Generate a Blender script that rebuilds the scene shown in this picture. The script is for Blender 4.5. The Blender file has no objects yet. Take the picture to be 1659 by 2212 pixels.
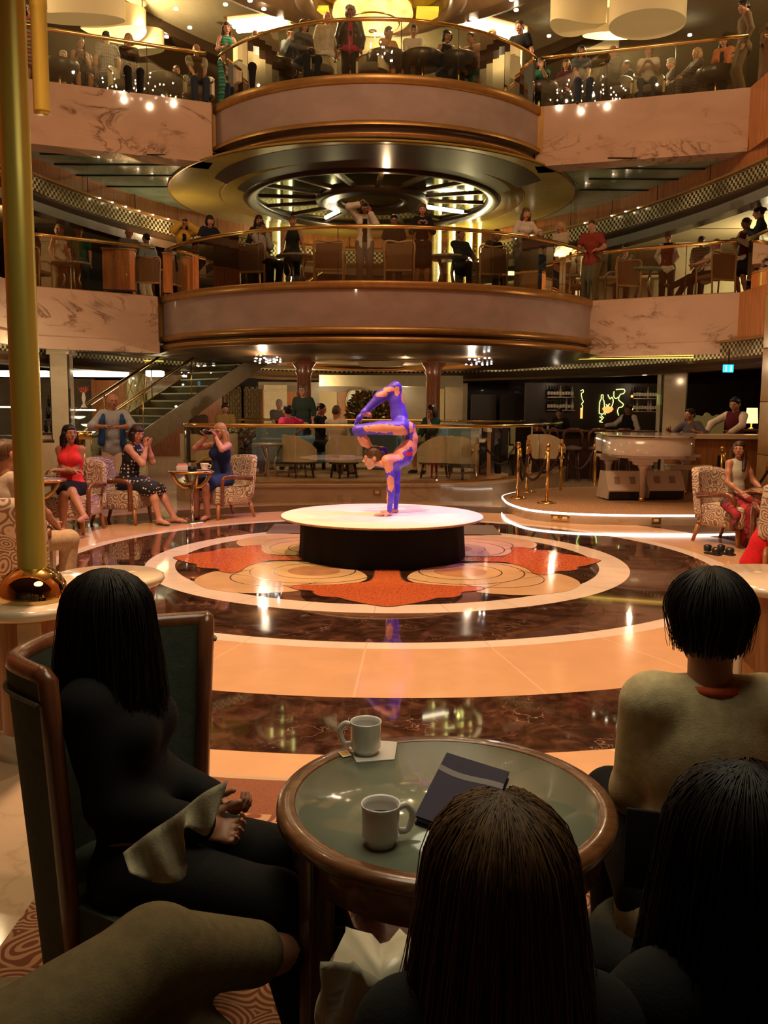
import bpy, bmesh, math, random
import numpy as np
from math import sin, cos, pi, radians as R
from mathutils import Vector, Matrix, Euler
random.seed(7); rng = np.random.default_rng(7)
sc = bpy.context.scene
C = sc.collection

# ---------------- camera, world, lights, exposure ----------------
CH = 1.6; FPX = 1900.0; PITCH = R(6.75); ROLL = R(.4)
cd = bpy.data.cameras.new('camera'); cam = bpy.data.objects.new('camera', cd); C.objects.link(cam)
cd.sensor_fit = 'HORIZONTAL'; cd.sensor_width = 36.0; cd.lens = FPX / 1659 * 36; cd.clip_start = .05; cd.clip_end = 200
cam.matrix_world = Matrix.Translation((0, 0, CH)) @ Matrix.Rotation(pi/2 - PITCH, 4, 'X') @ Matrix.Rotation(ROLL, 4, 'Z')
sc.camera = cam
sc.view_settings.view_transform = 'Standard'; sc.view_settings.look = 'None'
sc.view_settings.gamma = 1; sc.view_settings.exposure = 0.0; sc.view_settings.use_curve_mapping = False
w = bpy.data.worlds.new('world'); sc.world = w; w.use_nodes = True
w.node_tree.nodes['Background'].inputs[0].default_value = (1, .62, .3, 1)
w.node_tree.nodes['Background'].inputs[1].default_value = .08

def light(kind, loc, energy, col, target=None, size=.3, spot=40, blend=.4, name='lamp_or_fill_light', size_y=None, spread=None):
    l = bpy.data.lights.new(name, kind); l.energy = energy; l.color = col
    o = bpy.data.objects.new(name, l); C.objects.link(o); o.location = loc
    if kind == 'SPOT': l.spot_size = R(spot); l.spot_blend = blend; l.shadow_soft_size = size
    elif kind == 'POINT': l.shadow_soft_size = size
    else:
        l.shape = 'RECTANGLE' if size_y else 'DISK'; l.size = size
        if size_y: l.size_y = size_y
        if spread: l.spread = R(spread)
    if target is not None:
        o.rotation_euler = (Vector(target) - Vector(loc)).to_track_quat('-Z', 'Y').to_euler()
    return o
WARM = (1, .60, .30); AMB = (1, .66, .34)
# stage rig high above the atrium: warm wash on the floor, key, gold and violet colour wash
light('SPOT', (-1.5, 4.5, 11.5), 6100, (1, .60, .37), (0, 7.9, 0), .05, 54, .45)
light('SPOT', (4.0, 14.5, 11.5), 2500, (1, .58, .32), (1.0, 9.5, 0), .05, 52, .6)
light('SPOT', (2.0, 3.0, 11.5), 450, (1, .80, .60), (0, 9.5, .6), .12, 19, .5)
light('SPOT', (-5.0, 6.5, 11.0), 2600, (1, .84, .30), (-.35, 9.1, .4), .12, 15, .6)
light('SPOT', (6.0, 9.0, 11.0), 5200, (.40, .20, 1), (.75, 9.9, .8), .12, 15, .8)
light('SPOT', (3.5, 17.0, 7.5), 1900, (.62, .25, 1), (-3.0, 11.6, .3), .12, 34, .8)
light('SPOT', (-6.5, 8.0, 9.0), 1400, (1, .22, .10), (-.1, 9.4, 1.1), .1, 14, .6)
# chandelier points first, then fill lamps added without a fixture
for i in range(6): light('POINT', (.2+.9*cos(i*pi/3), 9.5+.9*sin(i*pi/3), 11.45), 165, (1, .66, .38), size=.03)
light('AREA', (.2, 2.2, 3.45), 36, (1, .90, .62), (.2, 2.2, 0), 1.8)  # added overhead fill that lifts the dark foreground
for sx in (-1, 1): light('POINT', (sx*3.4, 12.5, 10.6), 95, (1, .68, .40), size=.03)  # added pair that brightens the upper gallery
light('POINT', (-2.6, 5.2, 5.5), 40, (1, .85, .5), size=.1)  # added fill that brightens the thick brass pole

def ray(px, py):
    u = (px - 829.5)/FPX; v = (1106 - py)/FPX; c, s = cos(ROLL), sin(ROLL); u, v = c*u - s*v, s*u + c*v
    return np.array([u, cos(PITCH) + sin(PITCH)*v, -sin(PITCH) + cos(PITCH)*v])
def G(px, py, z=0.0):           # where a line of sight meets the level z
    d = ray(px, py); return d*((z - CH)/d[2]) + [0, 0, CH]
def P(px, py, Y):               # where it meets the depth Y
    d = ray(px, py); return d*(Y/d[1]) + [0, 0, CH]
def X(px, Y, z): return P(px, 885 - (z-CH)/Y*FPX, Y)[0]

# ---------------- materials ----------------
MATS = {}
class NT:
    def __init__(s, name):
        s.m = bpy.data.materials.new(name); s.m.use_nodes = True; s.t = s.m.node_tree
        s.b = s.t.nodes['Principled BSDF']; s.out = s.t.nodes['Material Output']
    def n(s, typ, **kw):
        o = s.t.nodes.new(typ)
        for k, v in kw.items():
            if k.startswith('i_'):
                k = k[2:]; o.inputs[int(k) if k.isdigit() else k.replace('_', ' ')].default_value = v
            else: setattr(o, k, v)
        return o
    def l(s, a, b): s.t.links.new(a, b)
    def coord(s, sx=1, sy=1, sz=1, kind='Object'):
        tc = s.n('ShaderNodeTexCoord'); mp = s.n('ShaderNodeMapping'); mp.inputs['Scale'].default_value = (sx, sy, sz)
        s.l(tc.outputs[kind], mp.inputs[0]); return mp.outputs[0]
    def ramp(s, fac, stops, interp='LINEAR'):
        r = s.n('ShaderNodeValToRGB'); e = r.color_ramp.elements; r.color_ramp.interpolation = interp
        while len(e) > 1: e.remove(e[-1])
        e[0].position = stops[0][0]; e[0].color = (*stops[0][1], 1)
        for p, c in stops[1:]:
            q = e.new(p); q.color = (*c, 1)
        s.l(fac, r.inputs[0]); return r.outputs[0]
    def math(s, op, a, b=None, c=None):
        m = s.n('ShaderNodeMath', operation=op)
        for i, v in enumerate((a, b, c)):
            if v is None: continue
            if isinstance(v, (int, float)): m.inputs[i].default_value = v
            else: s.l(v, m.inputs[i])
        return m.outputs[0]
    def mix(s, f, a, b):
        m = s.n('ShaderNodeMix', data_type='RGBA')
        for i, v in ((0, f), (6, a), (7, b)):
            if isinstance(v, tuple): m.inputs[i].default_value = (*v, 1)
            elif isinstance(v, (int, float)): m.inputs[i].default_value = v
            else: s.l(v, m.inputs[i])
        return m.outputs[2]
    def bump(s, h, strength=.3, dist=.01):
        b = s.n('ShaderNodeBump'); b.inputs['Strength'].default_value = strength; b.inputs['Distance'].default_value = dist
        s.l(h, b.inputs['Height']); s.l(b.outputs[0], s.b.inputs['Normal'])
def plain(name, col, rough=.5, metal=0, spec=.5, noise=0, nscale=8, emit=None, es=0, bump=0, bscale=60, stretch=None, coat=0, sheen=0):
    if name in MATS: return MATS[name]
    t = NT(name); b = t.b
    b.inputs['Base Color'].default_value = (*col, 1); b.inputs['Roughness'].default_value = rough
    b.inputs['Metallic'].default_value = metal; b.inputs['Specular IOR Level'].default_value = spec
    b.inputs['Coat Weight'].default_value = coat; b.inputs['Sheen Weight'].default_value = sheen
    co = t.coord(*(stretch or (1, 1, 1)))
    if noise:
        n = t.n('ShaderNodeTexNoise', i_Scale=nscale, i_Detail=4.0); t.l(co, n.inputs[0])
        lo = tuple(max(0, c*(1-noise)) for c in col); hi = tuple(min(1, c*(1+noise)) for c in col)
        t.l(t.ramp(n.outputs[0], [(.3, lo), (.7, hi)]), b.inputs['Base Color'])
    if bump:
        n = t.n('ShaderNodeTexNoise', i_Scale=bscale, i_Detail=3.0); t.l(co, n.inputs[0]); t.bump(n.outputs[0], bump, .004)
    if emit: b.inputs['Emission Color'].default_value = (*emit, 1); b.inputs['Emission Strength'].default_value = es
    MATS[name] = t.m; return t.m
def fabric(name, col, noise=.15, rough=.9): return plain(name, col, rough, spec=.25, noise=noise, nscale=40, bump=.25, bscale=220)
def wood(name, col, rough=.3, scale=1.0, axis='z', coat=.3):
    if name in MATS: return MATS[name]
    t = NT(name); st = {'z': (9, 9, .8), 'x': (.8, 9, 9), 'y': (9, .8, 9)}[axis]
    co = t.coord(*(q*scale for q in st)); n = t.n('ShaderNodeTexNoise', i_Scale=3.0, i_Detail=6.0, i_Distortion=1.2); t.l(co, n.inputs[0])
    t.l(t.ramp(n.outputs[0], [(.25, tuple(c*.6 for c in col)), (.5, col), (.75, tuple(min(1, c*1.35) for c in col))]), t.b.inputs['Base Color'])
    t.b.inputs['Roughness'].default_value = rough; t.b.inputs['Coat Weight'].default_value = coat
    MATS[name] = t.m; return t.m
def marble(name, base, vein, scale=1.0, rough=.12, amount=.5, cloud=.12):
    if name in MATS: return MATS[name]
    t = NT(name); co = t.coord(scale, scale, scale*1.8)
    n = t.n('ShaderNodeTexNoise', i_Scale=1.6, i_Detail=5.0, i_Distortion=.6); t.l(co, n.inputs[0])
    n2 = t.n('ShaderNodeTexNoise', i_Scale=.9, i_Detail=9.0, i_Roughness=.6, i_Distortion=1.6); t.l(co, n2.inputs[0])
    a = t.math('ABSOLUTE', t.math('SUBTRACT', n2.outputs[0], .5))
    v = t.ramp(a, [(0, (amount,)*3), (.018, (amount*.25,)*3), (.05, (0, 0, 0))])
    n3 = t.n('ShaderNodeTexNoise', i_Scale=1.1, i_Detail=2.0); t.l(co, n3.inputs[0])
    msk = t.ramp(n3.outputs[0], [(.48, (0, 0, 0)), (.6, (1, 1, 1))])
    vm = t.math('MULTIPLY', v, msk)
    basec = t.ramp(n.outputs[0], [(.3, tuple(c*(1-cloud) for c in base)), (.7, tuple(min(1, c*(1+cloud)) for c in base))])
    t.l(t.mix(vm, basec, vein), t.b.inputs['Base Color']); t.b.inputs['Roughness'].default_value = rough
    MATS[name] = t.m; return t.m
def dark_marble(name):
    t = NT(name); co = t.coord(1, 1, 1)
    n = t.n('ShaderNodeTexNoise', i_Scale=5.5, i_Detail=8.0, i_Roughness=.65, i_Distortion=1.0); t.l(co, n.inputs[0])
    base = t.ramp(n.outputs[0], [(.3, (.008, .003, .002)), (.5, (.042, .017, .010)), (.62, (.085, .038, .023)), (.75, (.17, .085, .055))])
    v = t.n('ShaderNodeTexVoronoi', feature='DISTANCE_TO_EDGE', i_Scale=7.0)
    wn = t.n('ShaderNodeTexNoise', i_Scale=6.0, i_Detail=5.0); t.l(co, wn.inputs[0])
    vm = t.n('ShaderNodeVectorMath', operation='MULTIPLY_ADD'); vm.inputs[1].default_value = (.35, .35, .35); t.l(wn.outputs[1], vm.inputs[0]); t.l(co, vm.inputs[2]); t.l(vm.outputs[0], v.inputs[0])
    ed = t.ramp(v.outputs[0], [(0, (1, 1, 1)), (.022, (0, 0, 0))])
    n3 = t.n('ShaderNodeTexNoise', i_Scale=3.2, i_Detail=3.0); t.l(co, n3.inputs[0])
    msk = t.ramp(n3.outputs[0], [(.52, (0, 0, 0)), (.66, (.75, .75, .75))])
    t.l(t.mix(t.math('MULTIPLY', ed, msk), base, (.42, .28, .2)), t.b.inputs['Base Color'])
    t.b.inputs['Roughness'].default_value = .04; t.b.inputs['Coat Weight'].default_value = .3; t.b.inputs['Coat Roughness'].default_value = .02
    return t.m
def jointed(name, base, joint, cx, cy, n_ang, rough=.07, cloud=.1, cs=1.4):
    # pale stone laid in wedges round the floor's centre
    t = NT(name); co = t.coord()
    sp = t.n('ShaderNodeSeparateXYZ'); t.l(co, sp.inputs[0])
    x = t.math('SUBTRACT', sp.outputs[0], cx); y = t.math('SUBTRACT', sp.outputs[1], cy)
    a = t.math('MULTIPLY', t.math('ARCTAN2', y, x), n_ang/(2*pi)); fr = t.math('ABSOLUTE', t.math('SUBTRACT', t.math('FRACT', t.math('ADD', a, 100.18)), .5))
    rr = t.math('SQRT', t.math('ADD', t.math('MULTIPLY', x, x), t.math('MULTIPLY', y, y)))
    d = t.math('MULTIPLY', t.math('MULTIPLY', fr, rr), 2*pi/n_ang)
    line = t.ramp(d, [(0, (1, 1, 1)), (.004, (1, 1, 1)), (.006, (0, 0, 0))])
    n = t.n('ShaderNodeTexNoise', i_Scale=cs, i_Detail=7.0, i_Distortion=.4, i_Roughness=.6); t.l(co, n.inputs[0])
    bc = t.ramp(n.outputs[0], [(.3, tuple(c*(1-cloud) for c in base)), (.7, tuple(min(1, c*(1+cloud)) for c in base))])
    t.l(t.mix(t.math('MULTIPLY', line, .6), bc, joint), t.b.inputs['Base Color']); t.b.inputs['Roughness'].default_value = rough
    return t.m
def swirl(name, a, b, scale=9.0, rough=.9, soft=.12, kind='Object', freq=26.0):
    # scrolls: rings about voronoi centres, bent by noise
    t = NT(name); co = t.coord(kind=kind)
    wn = t.n('ShaderNodeTexNoise', i_Scale=scale*.7, i_Detail=1.0); t.l(co, wn.inputs[0])
    vm = t.n('ShaderNodeVectorMath', operation='MULTIPLY_ADD'); vm.inputs[1].default_value = (.9/scale,)*3; t.l(wn.outputs[1], vm.inputs[0]); t.l(co, vm.inputs[2])
    v = t.n('ShaderNodeTexVoronoi', feature='F1', i_Scale=scale, i_Randomness=.7); t.l(vm.outputs[0], v.inputs[0])
    s = t.math('SINE', t.math('MULTIPLY', v.outputs['Distance'], freq))
    m = t.ramp(t.math('ADD', t.math('MULTIPLY', s, .5), .5), [(.5-soft, (0, 0, 0)), (.5+soft, (1, 1, 1))])
    t.l(t.mix(m, a, b), t.b.inputs['Base Color']); t.b.inputs['Roughness'].default_value = rough
    t.bump(m, .25, .004); return t.m
def glass(name, tint=(.92, .97, .93), refl=.9):
    t = NT(name); t.t.nodes.remove(t.b)
    tr = t.n('ShaderNodeBsdfTransparent'); tr.inputs[0].default_value = (*tint, 1)
    gl = t.n('ShaderNodeBsdfGlossy'); gl.inputs[0].default_value = (1, 1, 1, 1); gl.inputs['Roughness'].default_value = .01
    fr = t.n('ShaderNodeFresnel'); fr.inputs[0].default_value = 1.5; mx = t.n('ShaderNodeMixShader')
    t.l(t.math('MULTIPLY', fr.outputs[0], refl), mx.inputs[0]); t.l(tr.outputs[0], mx.inputs[1]); t.l(gl.outputs[0], mx.inputs[2]); t.l(mx.outputs[0], t.out.inputs[0])
    return t.m
def glow(name, col, s):
    if name in MATS: return MATS[name]
    return plain(name, tuple(min(1, c) for c in col), .6, emit=col, es=s)

M = {}
M['brass'] = plain('brass', (.80, .56, .22), .16, 1, noise=.1, nscale=3)
M['brass_satin'] = plain('satin brass', (.62, .42, .13), .30, 1, noise=.15, nscale=5)
M['gold_paint'] = plain('gold paint', (.42, .23, .07), .35, .6, noise=.12, nscale=6)
M['copper'] = plain('copper brass', (.80, .42, .18), .2, 1, noise=.1, nscale=4)
M['chrome'] = plain('steel', (.62, .60, .56), .2, 1)
M['white'] = plain('white lacquer', (.78, .70, .60), .12, coat=.6, noise=.03)
M['cream_paint'] = plain('cream paint', (.56, .50, .34), .6, noise=.06)
M['black_cloth'] = fabric('black cloth', (.006, .006, .007))
M['black'] = plain('black plastic', (.012, .012, .012), .35)
M['dark_wood'] = wood('dark wood', (.075, .024, .011))
M['red_wood'] = wood('red brown wood', (.16, .050, .019), .25)
M['mid_wood'] = wood('honey wood', (.36, .155, .05), .35)
M['tan_wood'] = wood('tan wood', (.42, .24, .10), .4)
M['orange_wood'] = wood('orange veneer', (.48, .17, .045), .35, .5)
M['front_marble'] = marble('rose marble', (.60, .42, .31), (.16, .08, .05), .75, .04, .9, .08)
M['grey_stone'] = marble('grey rose stone', (.36, .27, .24), (.4, .32, .3), 1.2, .05, .2, .1)
M['pale_marble'] = marble('pale marble', (.62, .52, .36), (.3, .22, .12), 1.2, .1, .35, .1)
M['riser_marble'] = marble('riser marble', (.42, .31, .19), (.2, .13, .07), 1.0, .12, .5, .15)
M['glass'] = glass('balustrade glass', (.91, .93, .87), 1.0)
M['clear'] = glass('clear glass', (.95, .96, .95), .9)
M['mirror'] = plain('ceiling mirror', (.42, .48, .28), .08, 1, noise=.2, nscale=2)
M['teal_panel'] = plain('grey green gloss panel', (.20, .32, .22), .16, 0, .6, noise=.35, nscale=1.2, coat=.3)
M['olive'] = plain('olive gold ceiling', (.46, .36, .08), .24, .0, noise=.2, nscale=1)
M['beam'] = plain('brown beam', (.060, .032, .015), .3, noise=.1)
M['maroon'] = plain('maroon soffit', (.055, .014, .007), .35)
M['tile_ceil'] = plain('cream ceiling', (.40, .34, .19), .7, noise=.05)
M['skin_a'] = plain('fair skin', (.56, .28, .19), .5, noise=.06, nscale=20)
M['skin_b'] = plain('tan skin', (.40, .185, .105), .5, noise=.06, nscale=20)
M['skin_c'] = plain('brown skin', (.24, .105, .06), .5, noise=.06, nscale=20)
M['lip'] = plain('lips', (.34, .08, .06), .4)
M['eye_white'] = plain('eye white', (.7, .66, .6), .3)
M['iris'] = plain('iris', (.02, .01, .006), .2)
M['brow'] = plain('eyebrow hair', (.03, .015, .008), .8)
def hairmat(name, col, hi):
    t = NT(name); co = t.coord(120, 120, 5)
    n = t.n('ShaderNodeTexNoise', i_Scale=1.0, i_Detail=3.0, i_Distortion=.4); t.l(co, n.inputs[0])
    t.l(t.ramp(n.outputs[0], [(.35, col), (.62, hi)]), t.b.inputs['Base Color']); t.b.inputs['Roughness'].default_value = .38
    t.b.inputs['Specular IOR Level'].default_value = .35
    t.bump(n.outputs[0], .7, .006); return t.m
M['hair_black'] = hairmat('black hair', (.006, .004, .003), (.016, .010, .007))
M['hair_dark'] = hairmat('dark brown hair', (.016, .008, .004), (.045, .022, .011))
M['hair_brown'] = hairmat('brown hair', (.05, .022, .010), (.12, .06, .025))
M['hair_blond'] = hairmat('blond hair', (.30, .16, .06), (.55, .34, .15))
M['hair_grey'] = hairmat('grey hair', (.22, .19, .16), (.45, .40, .34))

# ---------------- mesh helpers ----------------
def link_mesh(name, v, f, mats, fm=None, parent=None, smooth=True, loc=None, rz=None):
    me = bpy.data.meshes.new(name)
    v = np.asarray(v, float)
    me.from_pydata(v.tolist(), [], [list(map(int, q)) for q in f] if not isinstance(f, list) else f)
    if not isinstance(mats, (list, tuple)): mats = [mats]
    for m in mats: me.materials.append(M[m] if isinstance(m, str) else m)
    if fm is not None: me.polygons.foreach_set('material_index', np.asarray(fm, np.int32))
    if smooth is True: me.polygons.foreach_set('use_smooth', [True]*len(me.polygons))
    elif smooth is not False and smooth is not None: me.shade_smooth() if hasattr(me, 'shade_smooth') else None
    me.update()
    o = bpy.data.objects.new(name, me); C.objects.link(o)
    if parent is not None: o.parent = parent
    if loc is not None: o.location = loc
    if rz is not None: o.rotation_euler = (0, 0, rz)
    return o
def tag(o, label, cat, group=None, kind=None):
    o['label'] = label; o['category'] = cat
    if group: o['group'] = group
    if kind: o['kind'] = kind
    return o
def thing(name, label, cat, loc=(0, 0, 0), rz=0, group=None):
    o = bpy.data.objects.new(name, None); C.objects.link(o); o.location = tuple(map(float, loc)); o.rotation_euler = (0, 0, rz)
    o.empty_display_size = .1; return tag(o, label, cat, group)
def dup(root, loc, rz=None, label=None, group=None, scale=None):
    r = root.copy(); C.objects.link(r); r.location = tuple(map(float, loc))
    if rz is not None: r.rotation_euler = (0, 0, rz)
    if label: r['label'] = label
    if group: r['group'] = group
    if scale: r.scale = (scale,)*3
    for ch in list(root.children):
        c = ch.copy(); C.objects.link(c); c.parent = r
        for g in ch.children:
            d = g.copy(); C.objects.link(d); d.parent = c
    return r
class MB:
    """collects shapes, links them as ONE mesh object"""
    def __init__(s): s.v = []; s.f = []; s.m = []; s.sm = []; s.k = 0; s.n = 0
    def mat(s, k): s.k = k; return s
    def raw(s, v, f, sm=True):
        b = s.n; s.v += [tuple(map(float, q)) for q in v]; s.n += len(v)
        for q in f: s.f.append([int(i)+b for i in q]); s.m.append(s.k); s.sm.append(sm)
        return s
    def box(s, c, d, rz=0, bev=0, rot=None):
        x, y, z = d[0]/2, d[1]/2, d[2]/2
        Mx = rot if rot is not None else Matrix.Rotation(rz, 3, 'Z')
        if bev > 0:
            bm = bmesh.new(); bmesh.ops.create_cube(bm, size=1)
            for q in bm.verts: q.co = Vector((q.co.x*2*x, q.co.y*2*y, q.co.z*2*z))
            bmesh.ops.bevel(bm, geom=bm.edges[:], offset=min(bev, x*.95, y*.95, z*.95), segments=3, affect='EDGES', profile=.5)
            bm.verts.ensure_lookup_table(); bm.verts.index_update()
            vs = [tuple(Mx @ q.co + Vector(c)) for q in bm.verts]; fs = [[q.index for q in f.verts] for f in bm.faces]; bm.free()
            return s.raw(vs, fs, True)
        vs = [Mx @ Vector((a*x, b*y, e*z)) + Vector(c) for a in (-1, 1) for b in (-1, 1) for e in (-1, 1)]
        return s.raw(vs, [(0, 1, 3, 2), (4, 6, 7, 5), (0, 4, 5, 1), (2, 3, 7, 6), (0, 2, 6, 4), (1, 5, 7, 3)], False)
    def tube(s, pts, r, seg=8, cap=True, closed=False, flat=1.0):
        pts = [Vector(p) for p in pts]; n = len(pts); r = r if isinstance(r, (list, tuple, np.ndarray)) else [r]*n
        vs = []; up = Vector((0, 0, 1)); prev = None
        for i, p in enumerate(pts):
            a = pts[(i-1) % n] if (closed or i > 0) else pts[i]; b = pts[(i+1) % n] if (closed or i < n-1) else pts[i]
            t = (b-a).normalized() if (b-a).length > 1e-9 else Vector((0, 0, 1))
            if prev is None: x = t.orthogonal().normalized() if abs(t.z) > .95 else t.cross(up).normalized()
            else:
                x = prev - t*prev.dot(t); x = x.normalized() if x.length > 1e-6 else t.orthogonal().normalized()
            prev = x; y = t.cross(x)
            for k in range(seg):
                a_ = 2*pi*k/seg; vs.append(p + (x*cos(a_) + y*sin(a_)*flat)*r[i])
        fs = []
        for i in range(n if closed else n-1):
            j = (i+1) % n
            for k in range(seg): q = (k+1) % seg; fs.append((i*seg+k, i*seg+q, j*seg+q, j*seg+k))
        if cap and not closed: fs.append(tuple(range(seg))[::-1]); fs.append(tuple((n-1)*seg+k for k in range(seg)))
        return s.raw(vs, fs, True)
    def lathe(s, prof, c=(0, 0, 0), seg=32, cap=True, a0=0, a1=2*pi, sm=True, sx=1, sy=1):
        full = abs(a1-a0-2*pi) < 1e-6; ns = seg if full else seg+1; vs = []
        for r, z in prof:
            for k in range(ns):
                a = a0 + (a1-a0)*k/seg; vs.append((c[0]+r*cos(a)*sx, c[1]+r*sin(a)*sy, c[2]+z))
        fs = []
        for i in range(len(prof)-1):
            for k in range(seg):
                q = (k+1) % ns; fs.append((i*ns+k, i*ns+q, (i+1)*ns+q, (i+1)*ns+k))
        if cap and full:
            if prof[0][0] > 1e-6: fs.append(tuple(range(ns))[::-1])
            if prof[-1][0] > 1e-6: fs.append(tuple((len(prof)-1)*ns+k for k in range(ns)))
        return s.raw(vs, fs, sm)
    def prism(s, poly, z0, z1, sm=False):
        n = len(poly); vs = [(*p[:2], z0) for p in poly] + [(*p[:2], z1) for p in poly]
        fs = [tuple(range(n))[::-1], tuple(range(n, 2*n))]
        s.raw(vs, fs, False)
        return s.raw(vs, [(i, (i+1) % n, n+(i+1) % n, n+i) for i in range(n)], sm)
    def sweep(s, path, prof, closed=False, sm=True):
        # prof: list of (out, z) carried along a plan path; out is to the right of travel
        n = len(path); P2 = [Vector(p[:2]) for p in path]; vs = []
        for i in range(n):
            a = P2[(i-1) % n] if (closed or i > 0) else P2[i]; b = P2[(i+1) % n] if (closed or i < n-1) else P2[i]
            t = (b-a).normalized(); o = Vector((t.y, -t.x))
            for (d, z) in prof: vs.append((P2[i].x+o.x*d, P2[i].y+o.y*d, z))
        m = len(prof); fs = []
        for i in range(n if closed else n-1):
            j = (i+1) % n
            for k in range(m-1): fs.append((i*m+k, j*m+k, j*m+k+1, i*m+k+1))
        return s.raw(vs, fs, sm)
    def ell(s, c, r, seg=16, rings=10):
        vs = [(c[0], c[1], c[2]-r[2])]
        for i in range(1, rings):
            t = pi*i/rings
            for k in range(seg): a = 2*pi*k/seg; vs.append((c[0]+r[0]*sin(t)*cos(a), c[1]+r[1]*sin(t)*sin(a), c[2]-r[2]*cos(t)))
        vs.append((c[0], c[1], c[2]+r[2])); fs = [(0, 1+(k+1) % seg, 1+k) for k in range(seg)]
        for i in range(rings-2):
            for k in range(seg): q = (k+1) % seg; fs.append((1+i*seg+k, 1+i*seg+q, 1+(i+1)*seg+q, 1+(i+1)*seg+k))
        L = len(vs)-1; b = 1+(rings-2)*seg; fs += [(L, b+k, b+(k+1) % seg) for k in range(seg)]
        return s.raw(vs, fs, True)
    def build(s, name, mats, parent=None, loc=None, rz=None):
        me = bpy.data.meshes.new(name); me.from_pydata(s.v, [], s.f)
        if not isinstance(mats, (list, tuple)): mats = [mats]
        for m in mats: me.materials.append(M[m] if isinstance(m, str) else m)
        me.polygons.foreach_set('material_index', s.m); me.polygons.foreach_set('use_smooth', s.sm); me.update()
        o = bpy.data.objects.new(name, me); C.objects.link(o)
        if parent is not None: o.parent = parent
        if loc is not None: o.location = tuple(map(float, loc))
        if rz is not None: o.rotation_euler = (0, 0, rz)
        return o
def struct(o, label=None):
    o['kind'] = 'structure'
    if label: o['label'] = label
    return o
def arc(cx, cy, r, a0, a1, n): return [(cx + r*cos(a0+(a1-a0)*i/n), cy + r*sin(a0+(a1-a0)*i/n)) for i in range(n+1)]
def crom(pts, n=6, closed=False):
    p = [np.array(q, float) for q in pts]; N = len(p); out = []
    for i in range(N if closed else N-1):
        a = p[(i-1) % N] if (closed or i > 0) else p[0]; b = p[i]; c = p[(i+1) % N]; d = p[(i+2) % N] if (closed or i+2 < N) else p[-1]
        for k in range(n):
            t = k/n; out.append(tuple(.5*((2*b) + (-a+c)*t + (2*a-5*b+4*c-d)*t*t + (-a+3*b-3*c+d)*t**3)))
    if not closed: out.append(tuple(p[-1]))
    return out
# ---------------- the setting ----------------
FC = (.035, 9.26)
M['dark_marble'] = dark_marble('dark brown marble')
M['beige'] = jointed('beige stone floor', (.60, .36, .19), (.74, .52, .33), *FC, 26, .10, .06, 3.5)
M['ring_white'] = jointed('white marble ring', (.74, .62, .50), (.5, .36, .25), *FC, 26, .06, .10, 1.5)
M['far_floor'] = marble('far pale marble', (.50, .38, .24), (.26, .17, .09), .8, .09, .3, .12)
def annulus(mb, c, r0, r1, z, n=160, k=0):
    mb.mat(k); v = []; f = []
    for i in range(n):
        a = 2*pi*i/n; v += [(c[0]+r0*cos(a), c[1]+r0*sin(a), z), (c[0]+r1*cos(a), c[1]+r1*sin(a), z)]
    for i in range(n): j = (i+1) % n; f.append((2*i, 2*i+1, 2*j+1, 2*j))
    mb.raw(v, f, False)
fl = MB(); rr = [(.0, 2.2, 0), (2.2, 2.5, 1), (2.5, 3.37, 0), (3.37, 3.53, 1), (3.53, 4.53, 2), (4.53, 5.35, 0), (5.35, 5.62, 2), (5.62, 34, 3)]
for a, b, k in rr: annulus(fl, FC, max(a, .001), b, 0, k=k)
struct(fl.build('floor', ['dark_marble', 'ring_white', 'beige', 'far_floor']), 'polished marble floor laid in rings of brown, white and beige')

# inlaid flower in the middle of the floor (thin stone inlays)
M['inlay_red'] = plain('red inlay', (.50, .115, .038), .10, noise=.35, nscale=45)
M['inlay_cream'] = plain('cream inlay', (.62, .40, .21), .09, noise=.1, nscale=3)
M['inlay_tan'] = plain('tan inlay', (.46, .22, .11), .09, noise=.15, nscale=6)
M['inlay_line'] = plain('inlay outline', (.10, .05, .035), .2)
rl = [(.3, -.12), (1.15, -.14), (1.33, -.32), (1.42, -.55), (1.44, -.78), (1.52, -.86), (1.62, -.80), (1.68, -.66), (1.80, -.63), (1.90, -.56), (1.94, -.42), (2.03, -.34), (2.14, -.22), (2.24, -.08)]
red = crom(rl + [(2.27, 0)] + [(x, -y) for x, y in rl[::-1]], 5)
cl = [(.50, -.40), (.80, -.24), (1.09, -.19), (1.30, -.28), (1.42, -.50), (1.44, -.78), (1.54, -.87), (1.66, -.78), (1.74, -.90), (1.79, -1.12), (1.77, -1.32), (1.70, -1.46)]
crm = crom(cl + [(1.6, -1.6)] + [(-y, -x) for x, y in cl[::-1]], 5)
inl = MB()
def rotp(poly, q): c, s = cos(q*pi/2), sin(q*pi/2); return [(FC[0]+x*c-y*s, FC[1]+x*s+y*c) for x, y in poly]
def flat(mb, poly, z, k): mb.mat(k).raw([(x, y, z) for x, y in poly], [tuple(range(len(poly)))], False)
def grow(poly, d):
    out = []; n = len(poly)
    for i in range(n):
        a, b = Vector(poly[i-1]), Vector(poly[(i+1) % n]); t = (b-a); t = t.normalized() if t.length > 1e-6 else Vector((1, 0)); out.append((poly[i][0]+t.y*d, poly[i][1]-t.x*d))
    return out
def fan(mb, poly, z, k, c):
    n = len(poly); mb.mat(k).raw([(x, y, z) for x, y in poly]+[(c[0], c[1], z)], [(i, (i+1) % n, n) for i in range(n)], False)
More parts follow.
